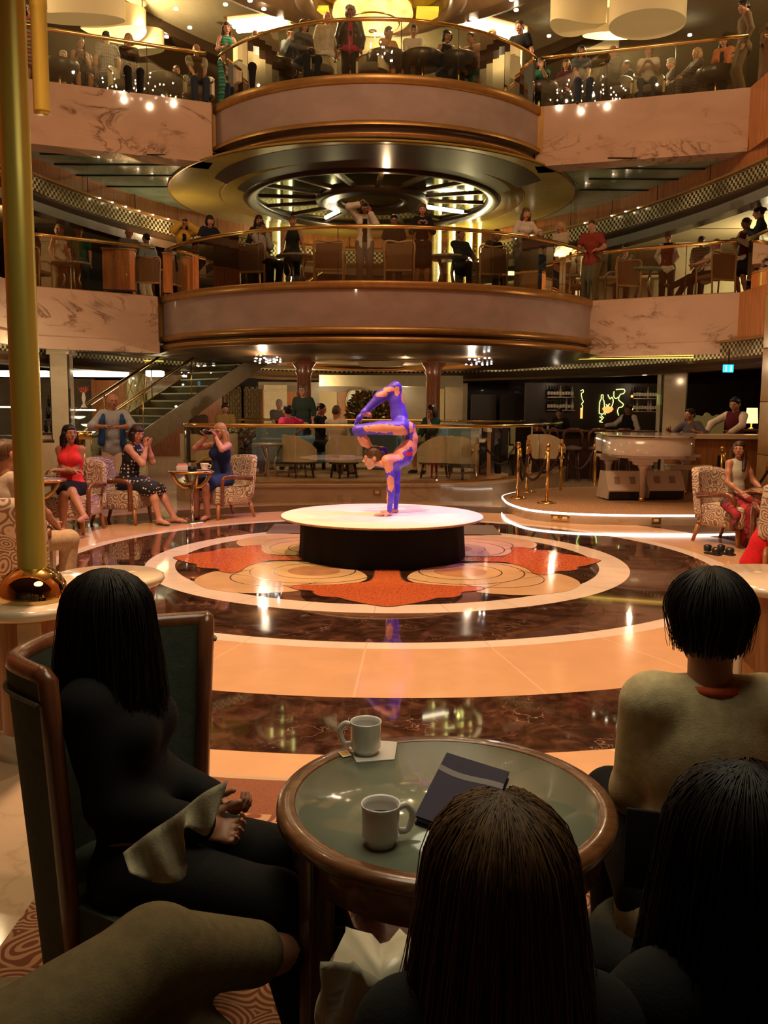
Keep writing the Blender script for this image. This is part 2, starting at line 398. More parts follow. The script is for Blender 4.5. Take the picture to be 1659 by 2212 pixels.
for q in range(4):
    cr = rotp([(1.15, -1.15)], q)[0]; rc = rotp([(1.5, 0)], q)[0]
    fan(inl, rotp(grow(crm, .018), q), .0010, 3, cr); fan(inl, rotp(crm, q), .0018, 1, cr)
    for r0, r1, ang in ((.40, .415, (0, 360)), (.62, .635, (-150, 60)),):
        c0 = rotp([(.72, -.72)], q)[0]
        for s0 in range(*ang, 6):
            a, b = R(s0)+q*pi/2, R(s0+6)+q*pi/2
            inl.mat(3).raw([(c0[0]+r*cos(t), c0[1]+r*sin(t), .0026) for r, t in ((r0, a), (r1, a), (r1, b), (r0, b))], [(0, 1, 2, 3)], False)
    for s0 in range(-140, 50, 6):
        c0 = rotp([(1.02, -1.02)], q)[0]; a, b = R(s0)+q*pi/2, R(s0+6)+q*pi/2
        inl.mat(3).raw([(c0[0]+r*cos(t), c0[1]+r*sin(t), .0024) for r, t in ((.46, a), (.475, a), (.475, b), (.46, b))], [(0, 1, 2, 3)], False)
    c0 = rotp([(.72, -.72)], q)[0]
    fan(inl, [(c0[0]+.26*cos(t/24*2*pi), c0[1]+.26*sin(t/24*2*pi)) for t in range(24)], .0030, 2, c0)
    fan(inl, rotp(grow(red, .012), q), .0032, 3, rc); fan(inl, rotp(red, q), .0040, 0, rc)
struct(inl.build('floor', ['inlay_red', 'inlay_cream', 'inlay_tan', 'inlay_line']), 'red and cream scrolled flower inlaid in the middle of the floor')
# carpet in the foreground
M['carpet'] = swirl('rust carpet with cream scrolls', (.17, .055, .022), (.42, .24, .13), 7.0, .95, .10, 'Object', 48)
M['carpet_plain'] = plain('rust carpet border', (.19, .065, .026), .95, noise=.15, nscale=90)
cp = MB(); n = 60; v = []; f = []
aa = [R(-106)+R(32)*i/n for i in range(n+1)]
cpoly = [(FC[0]+5.66*cos(a), FC[1]+5.66*sin(a)) for a in aa]
cpoly = [(max(x, -1.13), y) for x, y in cpoly]
for i, (x, y) in enumerate(cpoly): v += [(x, y, .006), (x, y-.32, .006), (x, -2.5, .006)]
for i in range(n): f += [(3*i, 3*i+1, 3*i+4, 3*i+3)]
cp.mat(1).raw(v, f, False); cp.mat(0).raw(v, [(3*i+1, 3*i+2, 3*i+5, 3*i+4) for i in range(n)], False)
cp.mat(1).raw([(x, y, z) for (x, y) in cpoly for z in (0, .006)], [(2*i, 2*i+2, 2*i+3, 2*i+1) for i in range(n)], False)
struct(cp.build('floor', ['carpet', 'carpet_plain']), 'rust carpet with cream scrolls in the foreground')

# raised lounge behind the stage
LZ = .32
lp = crom([(-3.7, 16.5), (-3.6, 15.2), (-3.1, 14.72), (-1.5, 14.78), (0, 14.95), (1.4, 15.25), (2.4, 16.15), (3.3, 17.7), (4.2, 20.2), (4.7, 24.0)], 6)
M['lounge_carpet'] = plain('speckled lounge carpet', (.36, .23, .12), .95, noise=.35, nscale=40)
lg = MB(); lg.mat(0).sweep(lp, [(0, 0), (0, LZ-.07), (.02, LZ-.06), (.02, LZ-.02), (0, LZ-.01), (0, LZ), (-.28, LZ)], sm=False)
n = len(lp); inner = [(x, y) for x, y in lp]
lg.mat(1).raw([(x, y, LZ-.002) for x, y in lp]+[(4.7, 30, LZ-.002), (-3.7, 30, LZ-.002)], [tuple(range(n+2))], False)
struct(lg.build('floor', ['riser_marble', 'lounge_carpet']), 'raised carpeted lounge with a marble riser behind the stage')
# piano platform
PZ = .15
pp = crom([(4.6, 16.8), (3.0, 16.2), (2.1, 15.0), (1.93, 14.0), (1.98, 13.2), (2.2, 12.6), (2.75, 12.25), (3.5, 12.15), (4.5, 12.2), (5.4, 12.5), (6.1, 13.2)], 6)
M['piano_carpet'] = plain('speckled tan carpet', (.30, .165, .075), .95, noise=.55, nscale=55)
pl = MB(); pl.mat(0).sweep([(x, y) for x, y in pp], [(0, 0), (0, PZ-.02), (-.02, PZ-.02)], sm=False)
pl.mat(1).raw([(x, y, PZ) for x, y in pp]+[(6.1, 17.5, PZ), (5.2, 17.5, PZ)], [tuple(range(len(pp)+2))], False)
struct(pl.build('floor', ['riser_marble', 'piano_carpet']), 'low carpeted piano platform with a curved marble edge')
st = MB(); st.tube([(x, y, PZ-.012) for x, y in pp[9:]], .014, 6)
tag(st.build('light_strip', glow('white strip light', (1, .93, .85), 9)), 'glowing white light strip round the edge of the piano platform', 'light')
def outlet(x, y, z, nrm, label):
    t = thing('floor_outlet', label, 'outlet', (x, y, z), math.atan2(nrm[1], nrm[0])+pi/2, 'wall outlets in the platform edges')
    b = MB(); b.box((0, 0, 0), (.13, .012, .085), bev=.003); b.build('outlet_frame', 'brass_satin', t)
    b = MB(); b.box((0, -.008, 0), (.065, .006, .035)); b.build('outlet_cover', plain('outlet cover', (.7, .6, .45), .4), t)
for px, py, l in ((1201, 1106, 'small framed outlet in the piano platform edge, left one of the close pair'), (1221, 1107, 'small framed outlet in the piano platform edge, right one of the close pair'), (1417, 1119, 'small framed outlet alone in the piano platform edge below the piano')):
    q = G(px, py, .09); k = min(range(1, len(pp)-1), key=lambda i: abs(pp[i][0]/pp[i][1]-q[0]/q[1]) + (0 if pp[i][1] < 14 else 9))
    tt = Vector((pp[k+1][0]-pp[k-1][0], pp[k+1][1]-pp[k-1][1])).normalized(); x_ = q[0]/q[1]
    # slide along the segment to the wanted bearing
    a, b = Vector(pp[k-1]), Vector(pp[k+1]); s_ = (x_*a.y-a.x)/((b.x-a.x)-x_*(b.y-a.y)); pt = a+(b-a)*s_
    outlet(pt.x+tt.y*.01, pt.y-tt.x*.01, .075, (tt.y, -tt.x), l)
outlet(-.12, 14.92, .17, (0, -1), 'small framed outlet in the marble riser behind the stage')

# galleries (two decks): slab front, floor, ceiling below
A1 = [(-7.25, 18.16), (-5.1, 19.74)]; B1_ = [(4.55, 20.0), (7.25, 18.42)]
c1 = (-.2, 22.75, 5.5); c2 = (-.2, 21.95, 4.15)
def arcpath(c, x0, y0, x1, y1, n=48):
    a0 = math.atan2(y0-c[1], x0-c[0]) % (2*pi); a1 = math.atan2(y1-c[1], x1-c[0]) % (2*pi); return arc(c[0], c[1], c[2], a0, a1, n)
ac1 = arcpath(c1, -5.02, 20.15, 4.6, 20.15); ac2 = arcpath(c2, -3.72, 19.75, 3.2, 19.75)
def deck(z, ac, jl, jr, name):
    mb = MB(); fm = (z-.96, z-1.24)
    for (a, b) in (((-7.25, 18.16), jl), (jr, (7.25, 18.42)), ((-7.25, 9.0), (-7.25, 18.16))):
        mb.mat(0).sweep([a, b], [(-.3, z), (.0, z), (.0, fm[0]), (.05, fm[0]-.03), (.05, fm[1]), (-.5, fm[1])], sm=False)
    mb.mat(1).sweep([(7.25, 18.42), (7.25, 13.6)], [(-.3, z), (.0, z), (.0, z-1.24), (-.5, z-1.24)], sm=False)
    return struct(mb.build(name, ['front_marble', 'orange_wood']))
struct(deck(4.0, ac1, (-5.02, 19.8), (4.55, 20.03), 'trim_1'), 'rose marble front of the lower gallery with a wood flank on the right')
struct(deck(8.0, ac2, (-3.72, 19.54), (3.2, 19.66), 'trim_2'), 'rose marble front of the upper gallery with a wood flank on the right')
def drum(z, ac, name, steps):
    mb = MB()
    for k, prof in steps: mb.mat(k).sweep(ac, [(d, z+h) for d, h in prof], sm=True)
    for e in (0, -1):   # brass end posts
        mb.mat(0).box((ac[e][0], ac[e][1]-.03, z-.5), (.12, .12, .98))
    return struct(mb.build(name, ['gold_paint', 'grey_stone', 'beam', 'maroon']))
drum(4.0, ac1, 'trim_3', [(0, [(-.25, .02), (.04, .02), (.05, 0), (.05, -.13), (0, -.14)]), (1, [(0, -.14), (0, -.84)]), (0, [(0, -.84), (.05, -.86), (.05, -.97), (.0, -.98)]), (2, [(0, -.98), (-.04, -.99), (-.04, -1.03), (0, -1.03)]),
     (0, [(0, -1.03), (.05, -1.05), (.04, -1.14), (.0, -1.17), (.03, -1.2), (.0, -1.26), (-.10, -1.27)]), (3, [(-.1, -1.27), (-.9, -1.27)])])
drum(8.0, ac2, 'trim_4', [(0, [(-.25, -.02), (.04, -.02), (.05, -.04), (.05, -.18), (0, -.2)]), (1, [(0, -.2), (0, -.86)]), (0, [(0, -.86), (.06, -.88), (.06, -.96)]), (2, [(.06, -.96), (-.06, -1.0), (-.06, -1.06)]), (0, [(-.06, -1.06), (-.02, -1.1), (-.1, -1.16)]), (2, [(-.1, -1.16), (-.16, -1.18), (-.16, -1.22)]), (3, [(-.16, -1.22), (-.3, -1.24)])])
M['deck_carpet'] = plain('gallery carpet', (.10, .05, .03), .95, noise=.3, nscale=10)
def deckfloor(z, jl, ac, jr):
    poly = [(-14, 18.2), (-7.25, 18.16), jl] + list(ac) + [jr, (7.25, 18.42), (14, 18.42), (14, 33), (-14, 33)]
    mb = MB(); mb.mat(0).raw([(x, y, z) for x, y in poly], [tuple(range(len(poly)))], False)
    for s in (-1, 1): mb.raw([(s*7.25, 8, z), (s*14, 8, z), (s*14, 18.42, z), (s*7.25, 18.42, z)], [(0, 1, 2, 3)], False)
    return mb
struct(deckfloor(3.995, (-5.02, 19.8), ac1, (4.55, 20.03)).build('floor', 'deck_carpet'), 'dark carpeted floor of the lower gallery')
struct(deckfloor(7.975, (-3.72, 19.54), ac2, (3.2, 19.66)).build('floor', 'deck_carpet'), 'dark carpeted floor of the upper gallery')

# ceilings under the decks
M['groove'] = plain('panel groove', (.015, .015, .01), .5)
def under(z, jl, ac, jr, name, mk='teal_panel', seams=True):
    poly = [(-14, 18.2), (-7.2, 18.2), (jl[0], jl[1]+.1)] + [(x, y+.05) for x, y in ac] + [(jr[0], jr[1]+.1), (7.2, 18.5), (14, 18.5), (14, 33), (-14, 33)]
    mb = MB(); mb.mat(0).raw([(x, y, z) for x, y in poly], [tuple(range(len(poly)))[::-1]], False)
    for s in (-1, 1): mb.raw([(s*7.25, 8, z), (s*14, 8, z), (s*14, 18.5, z), (s*7.25, 18.5, z)], [(0, 1, 2, 3)], False)
    if seams:
        for y in (18.9, 19.7, 20.6, 21.6):
            for s in (-1, 1): mb.mat(1).box((s*5.9, y+.12, z-.012), (2.6, .05, .02))
    return struct(mb.build(name, [mk, 'groove']))
u1 = under(6.80, (-3.72, 19.54), ac2, (3.2, 19.66), 'ceiling'); u1['label'] = 'grey green glossy ceiling panels under the upper gallery'
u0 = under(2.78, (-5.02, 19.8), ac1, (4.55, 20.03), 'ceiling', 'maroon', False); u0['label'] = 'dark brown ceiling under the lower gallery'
# scalloped fascia hung round the hall on each deck: checkered mosaic over a brown beam
def mosaic(name, s=14.0):
    t = NT(name); tc = t.n('ShaderNodeUVMap'); ck = t.n('ShaderNodeTexChecker', i_Scale=s); t.l(tc.outputs[0], ck.inputs[0])
    nz = t.n('ShaderNodeTexNoise', i_Scale=1.2, i_Detail=2.0); t.l(tc.outputs[0], nz.inputs[0])
    hi = t.ramp(nz.outputs[0], [(.35, (.30, .25, .12)), (.6, (.85, .78, .5))])
    t.l(t.mix(ck.outputs['Fac'], (.045, .035, .015), hi), t.b.inputs['Base Color']); t.b.inputs['Roughness'].default_value = .25; t.b.inputs['Metallic'].default_value = .35
    return t.m
M['mosaic'] = mosaic('checkered gold mosaic'); M['mosaic_fine'] = mosaic('fine gold mosaic', 40)
half = [(7.6, 12.0), (7.45, 15.0), (7.05, 18.1), (6.2, 21.0), (5.1, 23.3), (3.8, 25.2), (2.1, 26.8), (-.2, 27.4)]
ringp = crom(half[:-1]+[(-.2, 27.4)]+[(-.4-x, y) for x, y in half[:-1][::-1]], 8)
def fascia(z0, z1, zb, name, label):
    pts = ringp; L = 0; v = []; uv = []
    for i, (x, y) in enumerate(pts):
        if i: L += math.hypot(x-pts[i-1][0], y-pts[i-1][1])
        v += [(x, y, z0), (x, y, z1)]; uv += [(L, z0), (L, z1)]
    n = len(pts); me = bpy.data.meshes.new(name); fs = [(2*i, 2*i+2, 2*i+3, 2*i+1) for i in range(n-1)]
    b = MB(); b.mat(0).raw(v, fs, False)
    b.mat(1).sweep(pts, [(.18, z0), (-.10, z0), (-.12, z0-.06), (-.05, z0-.12), (-.14, z0-.18), (-.10, zb), (.25, zb)][::1], sm=False)
    b.mat(2).sweep(pts, [(0, z1), (-.08, z1+.01), (-.08, z1+.05), (0, z1+.06)], sm=False)
    o = b.build(name, ['mosaic', 'beam', 'gold_paint']); u = o.data.uv_layers.new(name='UVMap')
    for p in o.data.polygons:
        if p.material_index == 0:
            for li in p.loop_indices: u.data[li].uv = uv[o.data.loops[li].vertex_index]
    return struct(o, label)
fascia(2.66, 2.97, 2.42, 'trim_5', 'checkered mosaic band over the ground floor lounge')
fascia(5.94, 6.30, 5.58, 'trim_6', 'checkered mosaic band round the lower gallery')
b = MB(); b.sweep([(x*1.02, y-1.0) for x, y in ringp], [(0, 10.9), (-.05, 10.62), (.35, 10.58), (.42, 10.9)], sm=False); struct(b.build('trim_7', 'beam'), 'brown curved beam round the upper gallery')
# tiny downlights set along the mosaic of the lower gallery
for i, (px, py) in enumerate([(226, 434), (252, 444), (280, 452), (308, 460), (337, 468), (369, 476), (1105, 500+8), (1137, 500), (1250, 482), (1306, 470), (1335, 460), (1361, 451)]):
    k_ = (px-829.5)/1900; q0, q1 = next((a, b) for a, b in zip(ringp[:-1], ringp[1:]) if (a[0]/a[1]-k_)*(b[0]/b[1]-k_) <= 0); f_ = (k_*q0[1]-q0[0])/((q1[0]-q0[0])-k_*(q1[1]-q0[1])); x, y = q0[0]+(q1[0]-q0[0])*f_, q0[1]+(q1[1]-q0[1])*f_
    o = MB().lathe([(0, .015), (.026, .010), (.028, -.008), (0, -.014)], seg=10).build('spotlight', glow('small warm lamp', (1, .85, .6), 14), loc=(x*.985, y-.12, 6.31))
    tag(o, 'tiny bright downlight above the mosaic band, %s side of the lower gallery' % ('left' if i < 6 else 'right'), 'light', 'tiny lights over the mosaic %s' % ('left' if i < 6 else 'right'))
# wood wall above the mosaic, back walls
for z0, z1, lab, mk, nm in ((6.30, 7.9, 'orange wood panelling above the mosaic of the lower gallery', 'orange_wood', 'wall_back'),):
    b = MB(); b.sweep([(x*1.03, y+.35) for x, y in ringp], [(0, z0), (0, z1)], sm=True)
    for i in range(4, len(ringp)-4, 5): b.mat(1).box((ringp[i][0]*1.022, ringp[i][1]+.3, (z0+z1)/2), (.015, .015, z1-z0))
    struct(b.build(nm, [mk, 'beam']), lab)
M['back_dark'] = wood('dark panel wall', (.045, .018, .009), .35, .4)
def wallbox(c, d, m, nm, lab): return struct(MB().box(c, d).build(nm, m), lab)
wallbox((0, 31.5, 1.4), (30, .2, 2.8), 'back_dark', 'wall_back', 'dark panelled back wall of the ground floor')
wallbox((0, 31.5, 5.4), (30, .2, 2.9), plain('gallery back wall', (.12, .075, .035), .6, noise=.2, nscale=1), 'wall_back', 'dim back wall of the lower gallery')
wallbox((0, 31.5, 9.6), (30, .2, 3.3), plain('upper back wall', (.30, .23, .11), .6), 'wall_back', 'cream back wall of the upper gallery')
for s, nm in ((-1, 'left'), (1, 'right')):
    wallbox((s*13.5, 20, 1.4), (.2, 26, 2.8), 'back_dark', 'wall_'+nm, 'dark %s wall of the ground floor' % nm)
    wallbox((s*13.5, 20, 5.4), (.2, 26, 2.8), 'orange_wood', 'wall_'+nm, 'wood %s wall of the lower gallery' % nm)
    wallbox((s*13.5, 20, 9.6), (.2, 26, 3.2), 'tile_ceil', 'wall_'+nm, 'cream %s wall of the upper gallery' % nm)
# low outer ceiling of the lower gallery (cream tiles)
for s in (-1, 1):
    b = MB(); b.mat(0).raw([(s*7.8, 8, 5.98), (s*13.5, 8, 5.98), (s*13.5, 31, 5.98), (s*7.2, 31, 5.98), (s*3.0, 31, 5.98), (s*4.6, 26, 5.98), (s*6.0, 23.3, 5.98), (s*7.1, 20.5, 5.98)], [tuple(range(8))], False)
    for y in range(10, 30, 2): b.mat(1).box((s*10.5, y, 5.972), (6, .03, .01))
    struct(b.build('ceiling', ['tile_ceil', 'beam']), 'cream tiled ceiling beyond the lower gallery, %s side' % ('left' if s < 0 else 'right'))

# round coffer over the lower gallery
KC = (-.35, 22.8)
def disc(r0, r1, z, k, mb, n=96, c=KC): annulus(mb, c, max(r0, .001), r1, z, n, k)
b = MB(); disc(3.75, 4.95, 6.76, 0, b); b.mat(0).lathe([(4.95, 6.76), (4.97, 6.80)], (*KC, 0), 96, False); b.mat(1).lathe([(4.93, 6.76), (4.95, 6.745), (4.98, 6.76)], (*KC, 0), 96, False)
b.mat(0).lathe([(3.75, 6.76), (3.72, 6.72), (3.2, 6.71)], (*KC, 0), 96, False); b.mat(1).lathe([(3.78, 6.76), (3.75, 6.74), (3.72, 6.76)], (*KC, 0), 96, False)
b.mat(2).lathe([(3.2, 6.71), (3.16, 6.66), (3.06, 6.63), (2.98, 6.68), (2.92, 6.69), (2.86, 6.72), (2.84, 6.79)], (*KC, 0), 96, False)
b.mat(3).lathe([(2.84, 6.785), (1.4, 6.785)], (*KC, 0), 96, False)
b.mat(2).lathe([(1.42, 6.79), (1.40, 6.70), (1.25, 6.66), (1.1, 6.70), (.95, 6.66), (.8, 6.70), (.78, 6.76)], (*KC, 0), 64, False); b.mat(3).lathe([(.8, 6.76), (.01, 6.76)], (*KC, 0), 48, False)
for i in range(16):
    a = 2*pi*i/16+.1; m_ = Matrix.Rotation(a, 3, 'Z'); b.mat(2).box((KC[0]+2.1*cos(a), KC[1]+2.1*sin(a), 6.765), (1.45, .10, .05), rz=a)
struct(b.build('ceiling', ['olive', 'gold_paint', 'beam', 'mirror']), 'round mirrored coffer with dark spokes over the lower gallery')
b = MB(); v = []; n = 40
for i in range(n+1):
    a = R(198)+R(144)*i/n; v += [(c2[0]+(c2[2]-.25)*cos(a), c2[1]+(c2[2]-.25)*sin(a), 6.755), (KC[0]+3.2*cos(a), KC[1]+3.2*sin(a), 6.70)]
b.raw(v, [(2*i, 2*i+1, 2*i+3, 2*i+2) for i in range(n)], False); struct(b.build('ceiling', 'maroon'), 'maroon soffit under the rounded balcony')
# round soffit over the lounge (under the lower gallery)
K0 = (-.1, 21.6)
b = MB(); b.mat(0).lathe([(5.2, 2.77), (4.4, 2.70), (4.3, 2.66), (3.3, 2.64)], (*K0, 0), 96, False); b.mat(1).lathe([(2.5, 2.62), (2.42, 2.60), (2.36, 2.66), (2.3, 2.70)], (*K0, 0), 96, False)
b.mat(2).lathe([(3.3, 2.64), (2.5, 2.62)], (*K0, 0), 96, False); b.mat(3).lathe([(2.3, 2.70), (1.0, 2.74), (.9, 2.68), (.6, 2.70), (.5, 2.6), (.02, 2.58)], (*K0, 0), 64, False)
struct(b.build('ceiling', ['beam', 'copper', 'maroon', 'cream_paint']), 'round stepped soffit with a copper ring over the lounge')
light('AREA', (K0[0], K0[1], 2.55), 26, (1, .62, .3), (K0[0], K0[1], 0), 3.0)
# upper deck ceiling with curved beams and an olive dome
b = MB(); b.mat(0).raw([(-14, 15.2, 10.9), (14, 15.2, 10.9), (14, 33, 10.9), (-14, 33, 10.9)], [(0, 3, 2, 1)], False)
for s in (-1, 1): b.raw([(s*7.3, 8, 10.9), (s*14, 8, 10.9), (s*14, 15.2, 10.9), (s*7.3, 15.2, 10.9)], [(0, 1, 2, 3)], False)
K2 = (-.2, 18.3)
M['tan_beam'] = plain('tan curved beam', (.20, .12, .06), .3, noise=.1)
b.mat(1).lathe([(4.35, 10.88), (4.3, 10.66), (4.1, 10.60), (3.85, 10.66), (3.7, 10.62), (3.5, 10.84)], (*K2, 0), 96, False); b.mat(2).lathe([(3.5, 10.84), (.1, 10.88)], (*K2, 0), 64, False)
b.mat(1).lathe([(1.95, 10.86), (1.9, 10.5), (1.6, 10.45), (1.45, 10.84)], (-.15, 20.6, 0), 64, False)
struct(b.build('ceiling', ['tile_ceil', 'tan_beam', 'olive']), 'cream ceiling with a brown ring over the upper gallery')
for s in (-1, 1):
    b = MB()
    q = [G(px, py, 10.7) for px, py in (((497, 40), (620, 28), (625, 48), (503, 62)) if s < 0 else ((1004, 30), (1128, 62), (1120, 76), (998, 52)))]
    c = sum(q)/4; e = (q[1]-q[0])[:2]; L = np.hypot(*e); a = math.atan2(e[1], e[0])
    t = thing('louvre_light', 'row of long glowing ceiling tubes on the %s of the hanging bowl lamp' % ('left' if s < 0 else 'right'), 'light', (c[0], c[1], 10.62), a)
    for k in range(3): MB().box((0, (k-1)*.26, 0), (L*.96, .13, .05)).build('light_tube', glow('warm tube light', (1, .82, .5), 6), t)
    MB().box((0, 0, .05), (L*1.02, .95, .03)).build('light_frame', 'gold_paint', t)
# ceiling and back of the room over the viewer
wallbox((0, -.5, 3.6), (14.5, 7.5, .2), 'beam', 'ceiling', 'dark ceiling over the foreground seats')
wallbox((0, -4.2, 5.8), (27, .2, 12), 'back_dark', 'wall_front', 'dark wall behind the foreground seats')
wallbox((0, 3.2, 8), (14.5, .3, 9), 'orange_wood', 'wall_front', 'wood front above the foreground ceiling')
for s, nm in ((-1, 'left'), (1, 'right')):
    wallbox((s*7.35, 3.2, 6), (.2, 12, 12), 'orange_wood', 'wall_'+nm, 'wood %s wall beside the hall' % nm)
# columns
def col(name, x, y, z0, z1, d, mats, label):
    return struct(mats(MB(), x, y, z0, z1, d).build(name, ['pale_marble', 'mosaic_fine', 'red_wood', 'brass_satin']), label)
def sq(b, x, y, z0, z1, d):
    b.mat(0).box((x, y, (z0+z1)/2), (d, d, z1-z0)); b.box((x, y, z1-.06), (d*1.35, d*1.35, .10), bev=.02); b.box((x, y, z0+.1), (d*1.2, d*1.2, .2), bev=.02)
    for s in (-1, 1): b.mat(1).box((x+s*d*.5, y-d*.38, (z0+z1)/2), (d*.12, d*.22, z1-z0-.1))
    return b
def rd(b, x, y, z0, z1, d):
    b.mat(2).lathe([(d*.75, z0), (d*.75, z0+.1), (d*.5, z0+.2), (d*.48, z1-.35), (d*.62, z1-.25), (d*.55, z1-.2), (d*.85, z1-.05), (d*.85, z1)], (x, y, 0), 24, False); return b
def lat(b, x, y, z0, z1, d):
    b.mat(0).lathe([(d*.5, z0), (d*.5, z1)], (x, y, 0), 24, False)
    for s in (-1, 1):
        for k in range(8):
            b.mat(3).tube([(x+d*.51*cos(a), y+d*.51*sin(a), z0+(z1-z0)*t) for t, a in [(i/24, s*i/24*pi*1.4+k*pi/4) for i in range(25)]], .012, 4, False)
    return b
col('column', X(137, 19, 1.5), 19, 0, 2.78, .36, sq, 'square pale marble column with mosaic corners left of the stairs')
col('column', X(295, 24, 1.5), 24, 0, 2.6, .50, lat, 'round pale column wrapped in a brass lattice behind the stairs')
col('column', X(657, 20.7, 1.5), 20.7, LZ, 2.68, .34, rd, 'polished brown round column behind the lounge, left one')
col('column', X(935, 20.9, 1.5), 20.9, LZ, 2.68, .34, rd, 'polished brown round column behind the lounge, right one')
col('column', X(1448, 21, 1.5), 21, 0, 2.78, .52, sq, 'square pale marble column behind the white piano')
col('column', X(1472, 22.5, 5), 22.5, 4, 5.7, .50, sq, 'pale square column on the lower gallery, right side')
col('column', X(122, 22.5, 5), 22.5, 4, 5.7, .56, sq, 'pale square column on the lower gallery, left side')
b = MB(); cx = 6.52
for k in range(9): b.box((cx, 14.2, .45+.86*k), (.72, .72, .85), bev=.008)
struct(b.build('column', plain('ochre stone', (.46, .29, .12), .35, noise=.1)), 'big ochre stone column at the right edge')

wallbox((0, 9.2, 13.0), (14.6, 12.2, .2), 'tile_ceil', 'ceiling', 'cream ceiling high above the stage')
t = thing('star_chandelier', 'wide cluster of many tiny bulbs hanging high above the stage', 'chandelier', (.2, 9.5, 12.85))
MB().lathe([(.02, 0), (.6, 0), (.62, -.05), (.02, -.07)], seg=40).build('canopy', 'brass', t)
rc_ = random.Random(5); gb = glow('chandelier bulb', (1, .86, .66), 60)
for i in range(44):
    a = i*2.39996; r_ = 1.25*math.sqrt((i+.5)/44); zz = -1.25+.35*rc_.random(); bo = MB(); bo.ell((r_*cos(a), r_*sin(a), zz), (.022, .022, .028), 8, 6); bo.build('bulb', gb, t)
    if i % 4 == 0: MB().tube([(r_*.4*cos(a), r_*.4*sin(a), -.06), (r_*cos(a), r_*sin(a), zz+.03)], .003, 4).build('wire', 'brass', t)
# ---------------- unseen fill lamps added to brighten the deck interiors ----------------
for x, y, z, e, c in ((-5.2, 22.5, 5.7, 26, AMB), (5.4, 22.8, 5.7, 36, AMB), (-8.5, 20, 5.6, 16, AMB), (9.2, 21.5, 5.2, 90, (1, .8, .45)), (-1.5, 25.8, 5.9, 32, (1, .8, .4)), (2.3, 25.8, 5.9, 32, (1, .8, .4)), (0, 20.0, 6.5, 14, AMB)):
    light('POINT', (x, y, z), e*1.9, c, size=.03)
for x, y, z, e in ((-5.6, 21.3, 10.1, 150), (5.6, 21.3, 10.1, 150), (-2.2, 19.6, 10.1, 75), (2.0, 19.6, 10.1, 75), (-8.5, 18, 10.1, 90), (8.5, 18, 10.1, 90), (0, 24, 10.1, 90)):
    light('POINT', (x, y, z), e*1.5, (1, .72, .38), size=.04)
for x, y, z, e, c in ((-9.0, 23, 2.3, 60, (1, .8, .5)), (-6.0, 26.5, 2.3, 80, (1, .75, .42)), (-9.3, 17.5, 2.4, 34, (1, .82, .55)), (-6.8, 17.0, 2.5, 30, (1, .82, .5)), (-3.4, 19.0, 3.6, 30, (1, .85, .5)), (-2.2, 25.5, 2.2, 95, (1, .72, .36)), (.6, 26, 2.2, 95, (1, .72, .36)), (-2.5, 18.0, 2.5, 52, (1, .76, .50)), (1.8, 18.3, 2.5, 52, (1, .76, .50)), (5.0, 17.5, 2.6, 36, (1, .68, .4)), (8.3, 16.5, 2.4, 16, (1, .62, .34)), (6.8, 22.0, 2.2, 2, (1, .6, .3)), (-5.2, 13.4, 2.5, 26, (1, .6, .36)), (3.4, 17.6, 1.6, 8, (1, .8, .5))):
    light('POINT', (x, y, z), e*1.15, c, size=.03)

# ---------------- balustrades ----------------
def offp(path, d):
    out = []; n = len(path)
    for i in range(n):
        a = Vector(path[max(i-1, 0)][:2]); b = Vector(path[min(i+1, n-1)][:2]); t = (b-a).normalized(); out.append((path[i][0]-t.y*d, path[i][1]+t.x*d))
    return out
def balustrade(path, z, h, label, npan, group, rail=.038, rm='brass', posts=False):
    t = thing('balustrade', label, 'railing', (path[0][0], path[0][1], z), 0, group)
    p = [(x-path[0][0], y-path[0][1]) for x, y in path]
    b = MB(); b.tube([(x, y, h) for x, y in p], rail, 10); b.build('handrail', rm, t)
    n = len(p)-1; cuts = [round(i*n/npan) for i in range(npan+1)]
    for i in range(npan):
        seg = p[cuts[i]:cuts[i+1]+1]
        if len(seg) < 2: continue
        seg = [tuple(q) for q in seg]; a, c = Vector(seg[0]), Vector(seg[1]); seg[0] = tuple(a+(c-a).normalized()*.008)
        a, c = Vector(seg[-1]), Vector(seg[-2]); seg[-1] = tuple(a+(c-a).normalized()*.008)
        b = MB(); b.sweep(seg, [(-.006, .02), (-.006, h-.03), (.006, h-.03), (.006, .02)], sm=False); b.build('glass_panel', 'glass', t)
    b = MB(); b.sweep(p, [(-.03, 0), (-.03, .025), (.03, .025), (.03, 0)], sm=False); b.build('floor_rail', 'gold_paint', t)
    if posts:
        for c in cuts[1:-1]: MB().tube([(p[c][0], p[c][1], .02), (p[c][0], p[c][1], h-.03)], .008, 6).build('post', 'beam', t)
    return t
def seg(a, b, n): return [(a[0]+(b[0]-a[0])*i/n, a[1]+(b[1]-a[1])*i/n) for i in range(n+1)]
g = 'brass and glass balustrades of the galleries'
balustrade(seg((-7.25, 18.30), (-5.1, 19.9), 6), 4.0, 1.06, 'straight brass and glass balustrade of the lower gallery, left of the rounded balcony', 3, g, posts=True)
balustrade(offp(ac1, .14), 4.0, 1.06, 'curved brass and glass balustrade of the rounded lower balcony', 7, g, posts=True)
balustrade(seg((4.62, 20.15), (7.22, 18.58), 6), 4.0, 1.06, 'straight brass and glass balustrade of the lower gallery, right of the rounded balcony', 3, g, posts=True)
balustrade(seg((7.38, 18.4), (7.38, 13.8), 6), 4.0, 1.06, 'brass and glass balustrade at the right edge above the wood flank of the lower gallery', 3, g)
balustrade(seg((-7.25, 18.30), (-3.85, 19.68), 6), 7.98, 1.06, 'straight brass and glass balustrade of the upper gallery, left of the rounded balcony', 3, g, posts=True)
